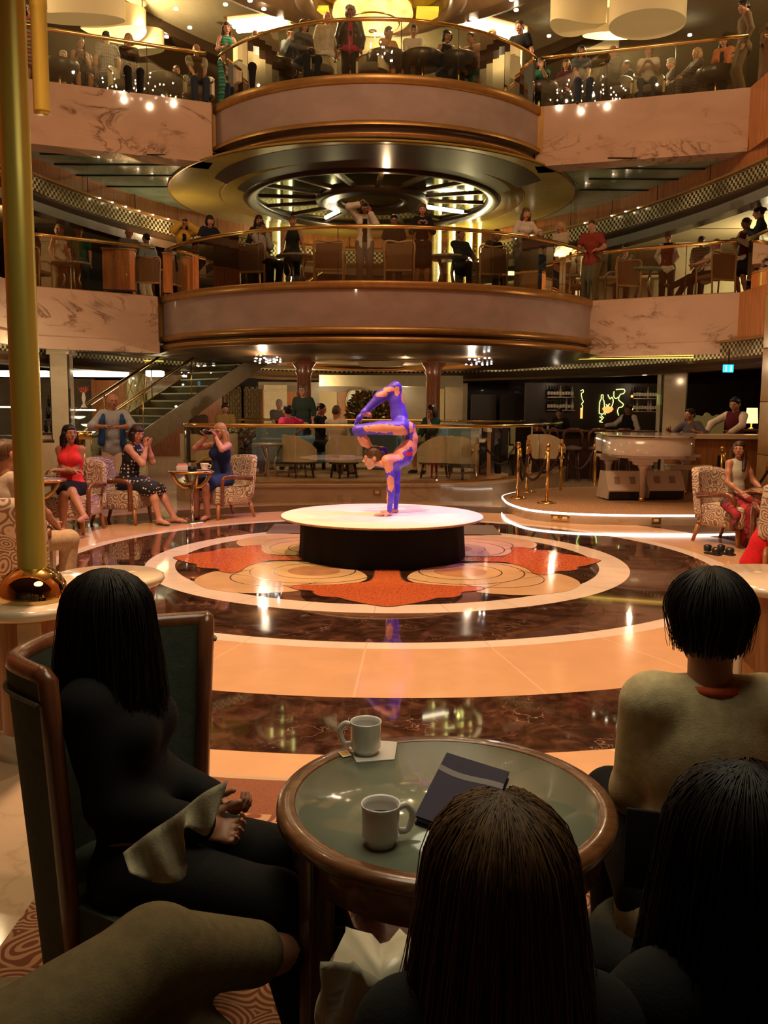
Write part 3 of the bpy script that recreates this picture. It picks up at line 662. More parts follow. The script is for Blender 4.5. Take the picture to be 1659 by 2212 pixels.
balustrade(offp(ac2, .14), 7.98, 1.06, 'curved brass and glass balustrade of the rounded upper balcony', 7, g, posts=True)
balustrade(seg((3.3, 19.8), (7.22, 18.58), 6), 7.98, 1.06, 'straight brass and glass balustrade of the upper gallery, right of the rounded balcony', 3, g, posts=True)
balustrade(seg((7.38, 18.4), (7.38, 13.8), 6), 7.98, 1.06, 'brass and glass balustrade at the right edge above the wood flank of the upper gallery', 3, g)
balustrade(offp(lp[6:], .15), LZ, .97, 'curved brass and glass balustrade round the raised lounge behind the stage', 8, None, .035)
balustrade([(x, y) for x, y in arc(-.1, 30.5, 9.5, R(248), R(292), 20)], LZ, .98, 'brass and glass balustrade at the back of the raised lounge', 5, None, .03)
MB_ = MB().tube([(-3.25, 14.9, .62), (-2.95, 15.4, .80), (-2.8, 15.7, .88)], .022, 8)
tag(MB_.build('handrail', 'brass'), 'short sloping brass handrail at the left end of the lounge riser', 'railing')

# ---------------- stage ----------------
SX, SY, SZ = -.02, 9.5, .45
t = thing('stage', 'round white stage top on a black draped drum', 'stage', (SX, SY, 0))
b = MB(); b.lathe([(.02, SZ), (1.085, SZ), (1.095, SZ-.004), (1.095, SZ-.022), (.5, SZ-.024)], seg=96, cap=False); b.build('stage_top', plain('white stage board', (.66, .64, .60), .45, noise=.05, nscale=6), t)
b = MB(); b.lathe([(1.097, SZ-.006), (1.099, SZ-.02), (1.09, SZ-.026)], seg=96, cap=False); b.build('edge_trim', 'tan_wood', t)
v = []; f = []; n = 144
for i in range(n):
    a = 2*pi*i/n
    for k, zz in enumerate((.003, .12, .28, SZ-.025)):
        r = .885 + (.012*sin(a*9)+.007*sin(a*23+1))*(1-zz/SZ) + .02*(1-zz/SZ); v.append((r*cos(a), r*sin(a), zz))
for i in range(n):
    j = (i+1) % n
    for k in range(3): f.append((4*i+k, 4*j+k, 4*j+k+1, 4*i+k+1))
link_mesh('drape', v, f, 'black_cloth', parent=t)
tag(MB().box((-.0, 11.55, .004), (3.0, .9, .006)).build('floor_mat', plain('brown mat', (.09, .05, .03), .6)), 'dark brown mat on the floor behind the stage', 'mat')

# ---------------- armchairs with scroll fabric ----------------
M['scroll'] = swirl('cream scroll upholstery', (.24, .155, .095), (.62, .50, .36), 7.5, .9, .18, 'Object', 34)
def armchair(label, loc, rz, group='scroll patterned armchairs'):
    t = thing('armchair', label, 'armchair', loc, rz, group)
    MB().box((0, -.02, .34), (.60, .62, .26), bev=.05).build('seat', 'scroll', t)
    # back: curved shell
    v = []; f = []; nu, nv = 14, 8
    for s_ in (0, 1):
        for i in range(nu+1):
            u = -1+2*i/nu
            for j in range(nv+1):
                q = j/nv; wdt = .34-.03*q*q; x = u*wdt; y = .27 + .10*q - .10*abs(u)**3 + s_*.10; z = .30+.60*q - .06*q*abs(u)**4
                v.append((x, y, z))
    o = (nu+1)*(nv+1)
    for i in range(nu):
        for j in range(nv):
            a = i*(nv+1)+j; f.append((a, a+nv+1, a+nv+2, a+1)); f.append((o+a, o+a+1, o+a+nv+2, o+a+nv+1))
    for i in range(nu): a = i*(nv+1)+nv; f.append((a, a+nv+1, o+a+nv+1, o+a)); a = i*(nv+1); f.append((a, o+a, o+a+nv+1, a+nv+1))
    for j in range(nv): a = j; f.append((a, a+1, o+a+1, o+a)); a = nu*(nv+1)+j; f.append((a, o+a, o+a+1, a+1))
    link_mesh('backrest', v, f, 'scroll', parent=t)
    for s in (-1, 1):
        b = MB(); b.tube([(s*.33, -.25, .20), (s*.335, -.25, .55), (s*.335, -.22, .60), (s*.33, -.10, .61), (s*.33, .26, .58)], .028, 8, flat=1.25); b.build('armrest', 'red_wood', t)
        MB().tube([(s*.26, -.27, .22), (s*.27, -.29, .0)], [.032, .02], 8).build('leg', 'mid_wood', t)
        MB().tube([(s*.26, .27, .22), (s*.27, .34, .0)], [.032, .02], 8).build('leg', 'mid_wood', t)
    return t
def face(dx, dy): return math.atan2(dy, dx) + pi/2     # turns -Y to (dx, dy)
ARM = {}
ARM['red'] = armchair('scroll patterned armchair under the woman in the red top', (-3.98, 11.15, 0), face(-.10, -1))
ARM['heart'] = armchair('scroll patterned armchair turned right, under the woman in the heart print dress', (-3.60, 12.05, 0), face(1, -.12))
ARM['blond'] = armchair('scroll patterned armchair under the blond woman with a camera', (-2.33, 12.75, 0), face(-.72, -.69))
ARM['girl'] = armchair('scroll patterned armchair under the long haired girl at the right', (4.22, 10.6, 0), face(.55, -.83))
ARM['edge'] = armchair('scroll patterned armchair cut by the right edge, a red cloth over it', (4.22, 9.05, 0), face(.3, 1))
ARM['near'] = armchair('scroll patterned armchair at the left edge behind the thick brass pole', (-3.05, 7.0, 0), face(-.35, 1))
ARM['far'] = armchair('pale scroll armchair behind the pole, beyond the woman in the red top', (-5.2, 12.3, 0), face(.2, -1))

def cocktail(label, x, y, z=0, h=.72, r=.31, group='round brass edged cocktail tables'):
    t = thing('cocktail_table', label, 'table', (x, y, z), 0, group)
    MB().lathe([(.02, h), (r-.012, h), (r-.012, h-.012), (.02, h-.014)], seg=40).build('table_top', plain('grey brown stone top', (.30, .24, .19), .15, noise=.2, nscale=8), t)
    MB().lathe([(r-.012, h+.003), (r+.004, h+.002), (r+.006, h-.022), (r-.01, h-.026)], seg=40, cap=False).build('rim', 'copper', t)
    MB().tube([(0, 0, .02), (0, 0, h-.2)], .026, 12).build('post', 'chrome', t)
    for k in range(4):
        a = k*pi/2+.5; MB().tube([(cos(a)*q, sin(a)*q, zz) for q, zz in ((.02, h-.23), (.12, h-.22), (.20, h-.16), (.25, h-.08), (.27, h-.02))], .018, 6, flat=1.6).build('bracket', 'brass_satin', t)
    MB().lathe([(.19, 0), (.19, .012), (.03, .03)], seg=32).build('base', 'chrome', t)
    return t
cocktail('brass edged table between the woman in hearts and the blond woman', -2.66, 12.12)
cocktail('brass edged table in front of the woman in the red top', -4.20, 10.55, r=.36)
cocktail('brass edged table beside the long haired girl', 4.62, 10.0, h=.70, r=.42)
T1 = (-2.66, 12.12, .722)
def cup(label, loc, s=1.0, mat='white', g=None):
    t = thing('cup', label, 'cup', loc, 0, g)
    MB().lathe([(.02*s, 0), (.026*s, .002), (.04*s, .05*s), (.042*s, .058*s), (.038*s, .057*s), (.022*s, .008)], seg=20, cap=False).build('bowl', mat, t)
    MB().tube([(.038*s, 0, .045*s), (.06*s, 0, .042*s), (.058*s, 0, .02*s), (.034*s, 0, .016*s)], .005*s, 6).build('handle', mat, t); return t
cup('white cup at the right side of the small table by the blond woman', (T1[0]+.17, T1[1]+.05, T1[2]+.012), 1.5)
tag(MB().lathe([(.03, 0), (.09, .012), (.088, .014), (.03, .004)], seg=24, cap=True).build('saucer', 'white', loc=(T1[0]+.15, T1[1]+.04, T1[2])), 'white saucer under the cup by the blond woman', 'saucer')
t = thing('napkin_holder', 'white box of pink napkins on the small table by the woman in hearts', 'napkin holder', (T1[0]-.12, T1[1]-.02, T1[2]))
MB().box((0, 0, .035), (.15, .08, .07), bev=.006).build('box', 'white', t); MB().box((0, .01, .075), (.13, .05, .04), bev=.004).build('napkins', plain('pink napkins', (.7, .25, .3), .8), t)
t = thing('camera', 'small black camera lying on the table between the two women', 'camera', (T1[0]+.04, T1[1]-.12, T1[2]))
MB().box((0, 0, .035), (.12, .05, .07), bev=.01).build('camera_body', 'black', t); MB().tube([(0, -.02, .035), (0, -.06, .035)], .026, 14).build('lens', 'black', t)
tag(MB().lathe([(.02, 0), (.13, .015), (.135, .018), (.02, .006)], seg=28).build('plate', 'white', loc=(4.45, 9.93, .702)), 'white plate on the table beside the long haired girl', 'plate')
tag(MB().box((4.75, 9.95, .727), (.16, .11, .05), bev=.012).build('pouch', 'black'), 'small black pouch on the table at the right edge', 'pouch')
for dx in (-.06, .09):
    t = thing('sandal', 'black high sandal standing under the girl\'s chair, %s one' % ('left' if dx < 0 else 'right'), 'shoe', (3.72+dx, 9.72, 0), .5, 'black sandals under the chair')
    MB().box((0, -.03, .012), (.08, .2, .02), bev=.008).build('sole', 'black', t)
    MB().lathe([(.045, .02), (.05, .06), (.035, .085), (.03, .08), (.04, .05)], (0, -.07, 0), 14, False).build('strap', 'black', t)
    MB().lathe([(.04, .03), (.045, .09), (.03, .10)], (0, .05, 0), 14, False).build('heel_cup', 'black', t)
# stone pedestal tables
def pedestal(label, c, h, r, rb, body, base=True):
    t = thing('pedestal_table', label, 'table', (c[0], c[1], 0), 0, 'marble topped pedestals')
    MB().lathe([(.02, h), (r-.02, h), (r, h-.012), (r+.004, h-.03), (r-.012, h-.05), (r-.07, h-.065), (.02, h-.066)], seg=56).build('table_top', 'pale_marble', t)
    MB().lathe([(rb, .10), (rb, h-.07)], seg=40, cap=False).build('body', body, t)
    MB().lathe([(rb+.02, 0), (rb+.02, .10), (rb, .12)], seg=40, cap=False).build('plinth', 'pale_marble', t)
    for k in range(4):
        a = k*pi/2+.35; MB().box((cos(a)*rb, sin(a)*rb, (h+.05)/2), (.03, .10, h-.2), rz=a, bev=.01).build('pilaster', 'pale_marble', t)
    return t
q = G(232, 1240, .72); pedestal('round marble topped pedestal left of the floor ring, behind the dark haired woman', q, .72, .29, .155, plain('rose stone body', (.42, .26, .18), .3, noise=.1))
q = G(1692, 1245, .72); pedestal('round marble topped pedestal at the right edge beyond the short haired woman', q, .72, .40, .30, 'mid_wood')
PX, PY = -1.60, 3.95; pedestal('round marble topped pedestal under the tall brass pole', (PX-.02, PY), .72, .27, .15, 'mid_wood')
t = thing('brass_pole', 'thick olive brass pole with a mirrored domed foot at the left edge', 'pole', (PX, PY, .72))
M['pole_brass'] = plain('dull olive brass', (.55, .44, .08), .30, .35, noise=.2, nscale=2, stretch=(6, 6, .5))
MB().lathe([(.064, .1), (.063, 1.9), (.063, 3.2), (.075, 3.21), (.075, 9)], seg=40, cap=False).build('shaft', 'pole_brass', t)
MB().lathe([(.148, 0), (.150, .03), (.142, .075), (.115, .118), (.078, .143), (.062, .150)], seg=56, cap=False).build('domed_foot', plain('mirror brass', (.80, .58, .25), .03, 1), t)
q0 = P(91, 246, 7.0); t = thing('hanging_tube', 'brass tube hanging down from above beside the thick pole', 'pole', (q0[0], 7.0, q0[2]))
MB().lathe([(.001, 0), (.058, .0), (.06, .02), (.06, .75), (.064, .76), (.064, 1.9), (.058, 1.91), (.058, 6)], seg=32, cap=False).build('tube', 'pole_brass', t)

# ---------------- piano ----------------
t = thing('grand_piano', 'white grand piano on the curved platform', 'piano', (4.5, 14.5, PZ))
o_ = crom([(-.80, .95), (-.82, .45), (-.90, .05), (-.90, -.45), (-.72, -.80), (-.32, -.97), (.10, -.93), (.38, -.62), (.52, -.05), (.78, .50), (.85, .95)], 6)
b = MB(); b.sweep(o_, [(0, .74), (.0, 1.02), (-.03, 1.02), (-.03, .76)], sm=True); b.raw([(x, y, .745) for x, y in o_], [tuple(range(len(o_)))], False); b.sweep([o_[-1], o_[0]], [(0, .74), (0, .9), (-.03, .9)], sm=False); b.build('case', 'white', t)
b = MB(); oo = offp(o_, -.022); b.prism([(x, y) for x, y in oo], 1.035, 1.055); b.build('lid', 'white', t)
MB().box((0, .98, .80), (1.35, .22, .06), bev=.01).build('keyboard', 'white', t)
b = MB(); b.prism([(x*.86-.02, y*.90) for x, y in o_], .69, .74); b.build('frame_beam', 'white', t)
for x, y in ((-.42, -.62), (-.62, .72), (.72, .72)):
    b = MB(); b.box((x, y, .665), (.40, .28, .05), bev=.012); b.box((x, y, .615), (.28, .2, .06), bev=.012)
    b.tube([(x, y, .60), (x, y, .50), (x, y, .06)], [.11, .06, .042], 4); b.build('leg', 'white', t)
    MB().tube([(x, y, .06), (x, y, 0)], [.05, .045], 10).build('caster', 'brass', t)
b = MB(); b.box((.0, .55, .30), (.16, .05, .5), bev=.01); b.box((0, .55, .08), (.3, .12, .1), bev=.01); b.build('pedal_lyre', 'white', t)
t = thing('piano_bench', 'white piano bench standing right behind the grand piano', 'bench', (5.35, 15.2, PZ))
MB().box((-.1, 0, .47), (.72, .36, .09), bev=.02).build('seat', 'white', t)
for s in (-1, 1):
    for u in (-1, 1): MB().box((s*.30-.1, u*.13, .22), (.05, .05, .44)).build('leg', 'white', t)
for i, (x, y, l) in enumerate(((3.86, 14.35, 'white floor monitor box under the grand piano, left one'), (4.55, 14.5, 'white floor monitor box under the grand piano, right one'))):
    t = thing('monitor_speaker', l, 'speaker', (x, y, PZ), .12, 'white boxes under the piano')
    b = MB(); b.raw([(xx, yy, zz) for xx in (-.31, .31) for yy, zz in ((-.26, .02), (-.30, .16), (-.12, .46), (.10, .46), (.24, .02))], [(0, 1, 2, 3, 4), (9, 8, 7, 6, 5)]+[(k, (k+1) % 5+0, (k+1) % 5+5, k+5) for k in range(5)], False); b.build('cabinet', 'white', t)
    MB().box((0, -.285, .085), (.58, .02, .13)).build('grille', 'black', t)
    for xx in (-.14, .12): MB().box((xx, -.215, .32), (.09, .012, .12), rot=Matrix.Rotation(-.46, 3, 'X')).build('recess', plain('grey recess', (.35, .3, .25), .5), t)

# ---------------- rope stanchions ----------------
def stanchion(label, x, y, z, h=.92):
    t = thing('stanchion', label, 'stanchion', (x, y, z), 0, 'brass rope stanchions')
    MB().lathe([(.15, 0), (.15, .01), (.10, .03), (.03, .04)], seg=24).build('base', 'brass', t)
    MB().tube([(0, 0, .02), (0, 0, h-.06)], .024, 12).build('post', 'brass', t)
    MB().lathe([(.024, h-.10), (.036, h-.09), (.036, h-.02), (.028, h), (.01, h+.004)], seg=16).build('cap', 'brass', t); return Vector((x, y, z+h-.1))
def rope(a, b, sag, label, r=.022):
    n = 14; pts = []
    for i in range(n+1):
        u = i/n; p = a.lerp(b, u); pts.append((p.x, p.y, p.z-.06-sag*(1-(2*u-1)**2)))
    d = (b-a).normalized(); pts[0] = tuple(a+d*.04); pts[-1] = tuple(b-d*.04)
    t = thing('rope', label, 'rope', a, 0, 'dark ropes between the stanchions')
    loc = [(p[0]-a.x, p[1]-a.y, p[2]-a.z) for p in pts]
    MB().tube(loc, r, 8).build('cord', plain('dark velvet rope', (.035, .016, .01), .9), t)
    for e, q in ((0, 1), (-1, -2)): MB().tube([loc[e], tuple(Vector(loc[e]).lerp(Vector(loc[q]), .8))], r*1.25, 8).build('end_cap', 'brass', t)
s1 = stanchion('brass stanchion at the left tip of the piano platform', 2.17, 14.25, PZ)
s2 = stanchion('brass stanchion nearest the camera on the piano platform', 2.52, 13.55, PZ)
s3 = stanchion('brass stanchion just behind the one at the left tip of the platform', 2.50, 15.35, PZ)
s4 = stanchion('brass stanchion in the middle of the rope line beside the lounge glass', 3.18, 15.8, 0.0, 1.06)
s5 = stanchion('brass stanchion left behind the piano body', 4.15, 17.3, 0.0, 1.06)
rope(s1, s2, .42, 'dark rope hanging between the two front stanchions'); rope(s3, s4, .42, 'dark rope between the rear tip stanchion and the middle one'); rope(s4, s5, .42, 'dark rope running from the middle stanchion to the piano'); rope(s1, s3, .50, 'dark rope hanging low between the two stanchions at the left tip')
r1 = stanchion('brass stanchion in front of the wooden counter', 5.60, 14.6, 0, 1.0); r2 = stanchion('brass stanchion left of the ochre column, behind the girl', 6.1, 13.0, 0, 1.06)
r3 = stanchion('brass stanchion cut by the right edge', 5.85, 13.3, 0, .95); r4 = stanchion('brass stanchion at the right edge near the ochre column', 6.1, 12.5, 0, 1.0)
rope(r1, r3, .5, 'dark rope right of the counter'); rope(r3, r2, .5, 'dark rope left of the ochre column'); rope(r2, r4, .45, 'dark rope at the right edge')

# ---------------- lounge furniture ----------------
M['sofa'] = fabric('blue grey upholstery', (.15, .27, .36)); M['tub'] = plain('cream leather', (.55, .45, .28), .45, noise=.06, nscale=10); M['seat_grey'] = fabric('brown grey seat', (.13, .10, .08))
def shell(rad, z0, z1, th, a0, a1, low, seg=24, depth=1.0, frontdrop=True):
    v = []; f = []
    for i in range(seg+1):
        u = i/seg; a = a0+(a1-a0)*u; e = abs(2*u-1); top = z1-(z1-low)*(max(0, e-.35)/.65)**1.4
        for rr_, zz in ((rad, z0), (rad, top), (rad-th, top), (rad-th, z0)): v.append((rr_*cos(a), rr_*sin(a)*depth, zz))
    for i in range(seg):
        for k in range(4): q = (k+1) % 4; f.append((4*i+k, 4*i+q, 4*(i+1)+q, 4*(i+1)+k))
    f += [(0, 1, 2, 3), tuple(4*seg+k for k in (3, 2, 1, 0))]; return v, f
def tubchair(label, x, y, z, rz, group='cream tub chairs in the lounge', trim=False, sm='seat_grey'):
    t = thing('tub_chair', label, 'chair', (x, y, z), rz, group)
    v, f = shell(.34, .30, .78, .045, R(-35), R(215), .52); b = MB(); b.raw(v, f, False); b.build('backrest', 'tub', t)
    MB().lathe([(.02, .26), (.27, .26), (.295, .29), (.295, .40), (.26, .43), (.02, .44)], seg=28).build('seat', sm, t)
    for a in (45, 135, 225, 315): MB().tube([(.2*cos(R(a)), .2*sin(R(a)), .28), (.25*cos(R(a)), .25*sin(R(a)), 0)], [.028, .018], 6).build('leg', 'dark_wood', t)
    if trim:
        pts = []; 
        for i in range(25):
            u = i/24; a = R(-35)+R(250)*u; e = abs(2*u-1); pts.append((.322*cos(a), .322*sin(a), .785-(.26)*(max(0, e-.35)/.65)**1.4))
        MB().tube(pts, .026, 6).build('trim_rail', 'dark_wood', t)
    return t
def sofa(label, x, y, z, rz, wd=1.1):
    t = thing('sofa', label, 'sofa', (x, y, z), rz, 'blue grey high backed sofas in the lounge')
    MB().box((0, -.05, .28), (wd, .72, .28), bev=.05).build('seat', 'sofa', t); MB().box((0, .32, .58), (wd, .20, .74), bev=.08).build('backrest', 'sofa', t)
    for s in (-1, 1): MB().box((s*wd*.5, -.0, .44), (.16, .78, .52), bev=.07).build('armrest', 'sofa', t)
    for s in (-1, 1):
        for u in (-1, 1): MB().box((s*wd*.4, u*.26, .07), (.06, .06, .14)).build('leg', 'dark_wood', t)
    return t
def L(px, Y, z=LZ): return X(px, Y, z+.4), Y, z
sofa('blue grey sofa at the left of the lounge under the pink shirted person', *L(600, 17.3), pi, .75)
sofa('small blue grey sofa right of the pink shirted person', *L(664, 18.3), 1.2, .6)
sofa('blue grey high sofa at the right of the lounge', *L(1003, 17.6), pi, .70)
sofa('blue grey sofa half hidden behind the high one at the right', *L(985, 19.4), pi, .8)
sofa('blue grey sofa behind the performer', *L(800, 18.6), pi, 1.2)
tubchair('cream tub chair left of the performer, its side turned to the glass', *L(650, 16.1), face(.9, .5))
tubchair('cream tub chair under the man in the white shirt', *L(743, 16.1), face(-.5, .9))
tubchair('cream tub chair right of the performer, opened to the right', *L(938, 16.2), face(-.9, .7))
tubchair('cream tub chair in front of the high blue grey sofa', *L(1000, 16.0), face(.75, .6))
for i, (px, Y, a, l) in enumerate(((1065, 18.2, 0, 'pale tub chair at the round table right of the lounge, leftmost'), (1128, 17.6, 2.6, 'pale tub chair at the round table right of the lounge, front one'), (1185, 17.8, 2.2, 'pale tub chair nearest the curved glass end'), (1093, 19.5, .4, 'pale tub chair behind the round table at the right of the lounge'))):
    tubchair(l, *L(px, Y), a)
tubchair('cream tub chair beside the short sloping handrail at the left of the lounge', *L(430, 16.4), face(.6, .8))
tubchair('cream tub chair behind the blond woman with a camera', *L(475, 16.8), face(-.6, .8))
def loungetable(label, px, Y):
    x, y, z = L(px, Y); t = thing('lounge_table', label, 'table', (x, y, z), 0, 'small round lounge tables')
    MB().lathe([(.02, .62), (.32, .62), (.33, .60), (.30, .58), (.02, .58)], seg=32).build('table_top', plain('beige table top', (.35, .28, .19), .3), t)
    for k in range(3): a = k*2.09+.4; MB().tube([(.22*cos(a), .22*sin(a), .58), (.08*cos(a), .08*sin(a), .25), (.13*cos(a), .13*sin(a), 0)], .022, 6).build('leg', 'chrome', t)
loungetable('round table at the left of the lounge in front of the blue grey sofa', 583, 16.2); loungetable('round table right of the high blue grey sofa', 1062, 16.4); loungetable('round table among the pale chairs at the right of the lounge', 1140, 19.2)

# plants
def bush(label, x, y, z, h, r, n, cols, pot=None, leaf=.09):
    t = thing('potted_plant', label, 'plant', (x, y, z))
    if pot: MB().lathe([(r*.45, 0), (r*.62, h*.25), (r*.66, h*.27), (.02, h*.26)], seg=20).build('pot', pot, t)
    for ci, cm in enumerate(cols):
        v = []; f = []
        for i in range(n):
            a = rng.uniform(0, 2*pi); q = rng.random()**.5; zz = h*(.28+.72*rng.random()); rad = r*q*math.sqrt(max(.05, 1-((zz/h-.6)/.5)**2))
            p = Vector((rad*cos(a), rad*sin(a), zz)); d = Vector((cos(a)*.6, sin(a)*.6, rng.uniform(-.2, 1))).normalized(); sd = d.orthogonal().normalized()*leaf*.3
            k = len(v); v += [p, p+d*leaf*.5+sd, p+d*leaf, p+d*leaf*.5-sd]; f.append((k, k+1, k+2, k+3))
        link_mesh('foliage', v, f, cm, parent=t, smooth=False)
    return t
lf = plain('dark leaves', (.035, .05, .012), .5); lf2 = plain('olive leaves', (.16, .13, .025), .5); lr = plain('rust leaves', (.20, .05, .012), .5)
bush('leafy rust and olive plant behind the performer\'s legs', X(800, 24, 1.5), 24, LZ, 1.65, .62, 420, [lf, lf2, lr], 'dark_wood', .16)
for i, (px, Y) in enumerate(((520, 18.5), (545, 18.6), (500, 18.7))): bush('pale grassy planting behind the lounge glass, %s clump' % ('middle', 'right', 'left')[i], *L(px, Y), .75, .28, 260, [plain('pale grass', (.25, .24, .13), .7), lf], 'dark_wood', .13)

# ---------------- back wall features of the ground floor ----------------
def panel(px0, px1, y0, y1, Y, m, label, nm='wall_back', d=.12):
    a = P(px0, y1, Y); c = P(px1, y0, Y); return struct(MB().box(((a[0]+c[0])/2, Y, (a[2]+c[2])/2), (c[0]-a[0], d, c[2]-a[2])).build(nm, m), label)
M['cream_wall'] = plain('cream wall', (.62, .50, .28), .6); M['grey_wall'] = marble('taupe stone wall', (.30, .23, .15), (.4, .3, .2), .8, .3)
panel(560, 1010, 828, 1010, 29, 'grey_wall', 'taupe stone wall behind the lounge')
panel(690, 728, 846, 1000, 28.8, 'cream_wall', 'bright cream niche left of the painting'); panel(842, 870, 838, 1000, 28.8, 'cream_wall', 'bright cream niche right of the plant'); panel(729, 842, 848, 1000, 28.85, 'mid_wood', 'wood panelled niche behind the plant')
panel(620, 640, 846, 1000, 28.8, 'orange_wood', 'lit doorway left of the brown column', 'door_1'); panel(945, 960, 840, 1000, 28.8, 'cream_wall', 'pale strip right of the brown column')
panel(690, 1000, 812, 834, 26.0, 'cream_paint', 'cream lintel above the lounge niches', 'trim_8')
panel(1015, 1072, 852, 1000, 26.5, plain('dark door', (.022, .012, .008), .3), 'dark double door right of the lounge, left leaf', 'door_2'); panel(1078, 1140, 852, 1000, 26.5, 'dark door' if 0 else MATS['dark door'], 'dark double door right of the lounge, right leaf', 'door_3')
panel(960, 1000, 835, 1000, 27.2, 'grey_wall', 'stone pier right of the right brown column')
panel(572, 620, 832, 1000, 28.6, 'pale_marble', 'pale stone pier beside the lattice doors')
q = P(771, 880, 28.75); t = thing('painting', 'tall wavy framed painting of pale blue sky in the lounge niche', 'painting', (q[0], 28.78, q[2]))
wv = [(-.30, -.55), (-.24, -.2), (-.36, .15), (-.25, .5), (.0, .56), (.28, .5), (.34, .15), (.24, -.2), (.32, -.55)]
sky = NT('painted sky'); n_ = sky.n('ShaderNodeTexNoise', i_Scale=4.0, i_Detail=3.0); sky.l(sky.coord(), n_.inputs[0]); sky.l(sky.ramp(n_.outputs[0], [(.4, (.10, .22, .30)), (.6, (.55, .60, .55))]), sky.b.inputs['Base Color'])
b = MB(); w_ = crom(wv, 4); b.raw([(x, -.04, z) for x, z in w_], [tuple(range(len(w_)))], False); b.build('canvas', sky.m, t); MB().tube([(x, -.05, z) for x, z in w_], .03, 6, closed=True).build('picture_frame', 'gold_paint', t)
light('POINT', (q[0], 28.0, q[2]+.3), 8, (1, .85, .6), size=.1)
# lattice doors under the stairs
M['lattice'] = plain('dull gold lattice', (.30, .20, .08), .4, .4)
for k, (a_, c_) in enumerate(((488, 524), (526, 566))):
    qa = P(a_, 1000, 25.5); qc = P(c_, 840, 25.5); b = MB(); wd = qc[0]-qa[0]; hh = qc[2]-.35
    b.box(((qa[0]+qc[0])/2, 25.55, .35+hh/2), (wd, .03, hh)); 
    for i in range(7):
        x = qa[0]+wd*(i+.5)/7
        b.box((x, 25.5, .35+hh/2), (.025, .04, hh))
        for j in range(9): b.box((x, 25.49, .5+j*hh/9+(i % 2)*.08), (.09, .04, .05), rz=0)
    for x in (qa[0], qc[0]): b.mat(1).box((x, 25.5, .35+hh/2), (.07, .08, hh))
    struct(b.build('door_%d' % (4+k), [plain('dark screen', (.05, .035, .02), .5) if k < 0 else 'lattice', 'mid_wood']), 'gold lattice door behind the stairs, %s leaf' % ('left', 'right')[k])

# ---------------- staircase ----------------
M['tread'] = plain('stair carpet', (.13, .095, .035), .8, noise=.2, nscale=6); M['nosing'] = plain('pale nosing', (.75, .68, .5), .4); M['stair_side'] = plain('stair side panel', (.17, .12, .055), .35, .3, noise=.1)
d_ = Vector((.72, .69)); nn = Vector((.69, -.72)); s0 = Vector((-6.22, 18.4))
ang = math.atan2(d_.y, d_.x); NS = 23
t = thing('staircase', 'carpeted staircase with glass and brass rails rising to the right', 'stairs', (s0.x, s0.y, 0), ang)
# local: +X up the flight, near side at y=0, far side at y=+1.8 (d x n orientation)
go, ri, WD = .277, .174, 1.8
b = MB()
for k in range(NS): b.box((k*go+go/2, WD/2, (k+1)*ri-ri/2-.0), (go+.02, WD, ri))
b.build('steps', 'tread', t)
b = MB()
for k in range(NS): b.box((k*go, WD/2, (k+1)*ri-.012), (.03, WD, .028))
b.build('nosings', 'nosing', t)
for y, nm in ((0, 'near'), (WD, 'far')):
    v = [(-.15, y+e, 0) for e in (-.03, .03)] + [(.35, y+e, 0) for e in (-.03, .03)] + [(NS*go+.3, y+e, NS*ri-.12) for e in (-.03, .03)] + [(NS*go+.3, y+e, NS*ri+.25) for e in (-.03, .03)] + [(-.15, y+e, .22) for e in (-.03, .03)]
    b = MB(); b.raw(v, [(0, 2, 4, 6, 8), (9, 7, 5, 3, 1)]+[(2*i, 2*i+1, (2*i+3) % 10, (2*i+2) % 10) for i in range(5)], False); b.build('stringer', 'stair_side', t)
    b = MB(); b.tube([(-.5, y, .72), (-.2, y, .95), (0, y, 1.1), (NS*go, y, NS*ri+1.0)], .032, 10); b.build('handrail', 'brass', t)
    for k in range(5):
        x0 = .1+k*1.22; x1 = x0+1.18
        MB().box((0, 0, 0), (.001, .001, .001)) if 0 else None
        v = [(x, y+e, x/go*ri+zz) for x in (x0, x1) for zz in (.24, 1.0) for e in (-.005, .005)]
        MB().raw(v, [(0, 2, 6, 4), (1, 5, 7, 3), (0, 4, 5, 1), (2, 3, 7, 6), (0, 1, 3, 2), (4, 6, 7, 5)], False).build('glass_panel', 'glass', t)
        MB().tube([(x0, y, x0/go*ri+.2), (x0, y, x0/go*ri+1.08)], .014, 6).build('post', 'brass', t)
M['under'] = 'stair_side'
b = MB(); b.raw([(0.3, 0, 0), (.3, WD, 0), (NS*go, WD, NS*ri-.2), (NS*go, 0, NS*ri-.2)], [(0, 1, 2, 3)], False); b.build('soffit', 'stair_side', t)
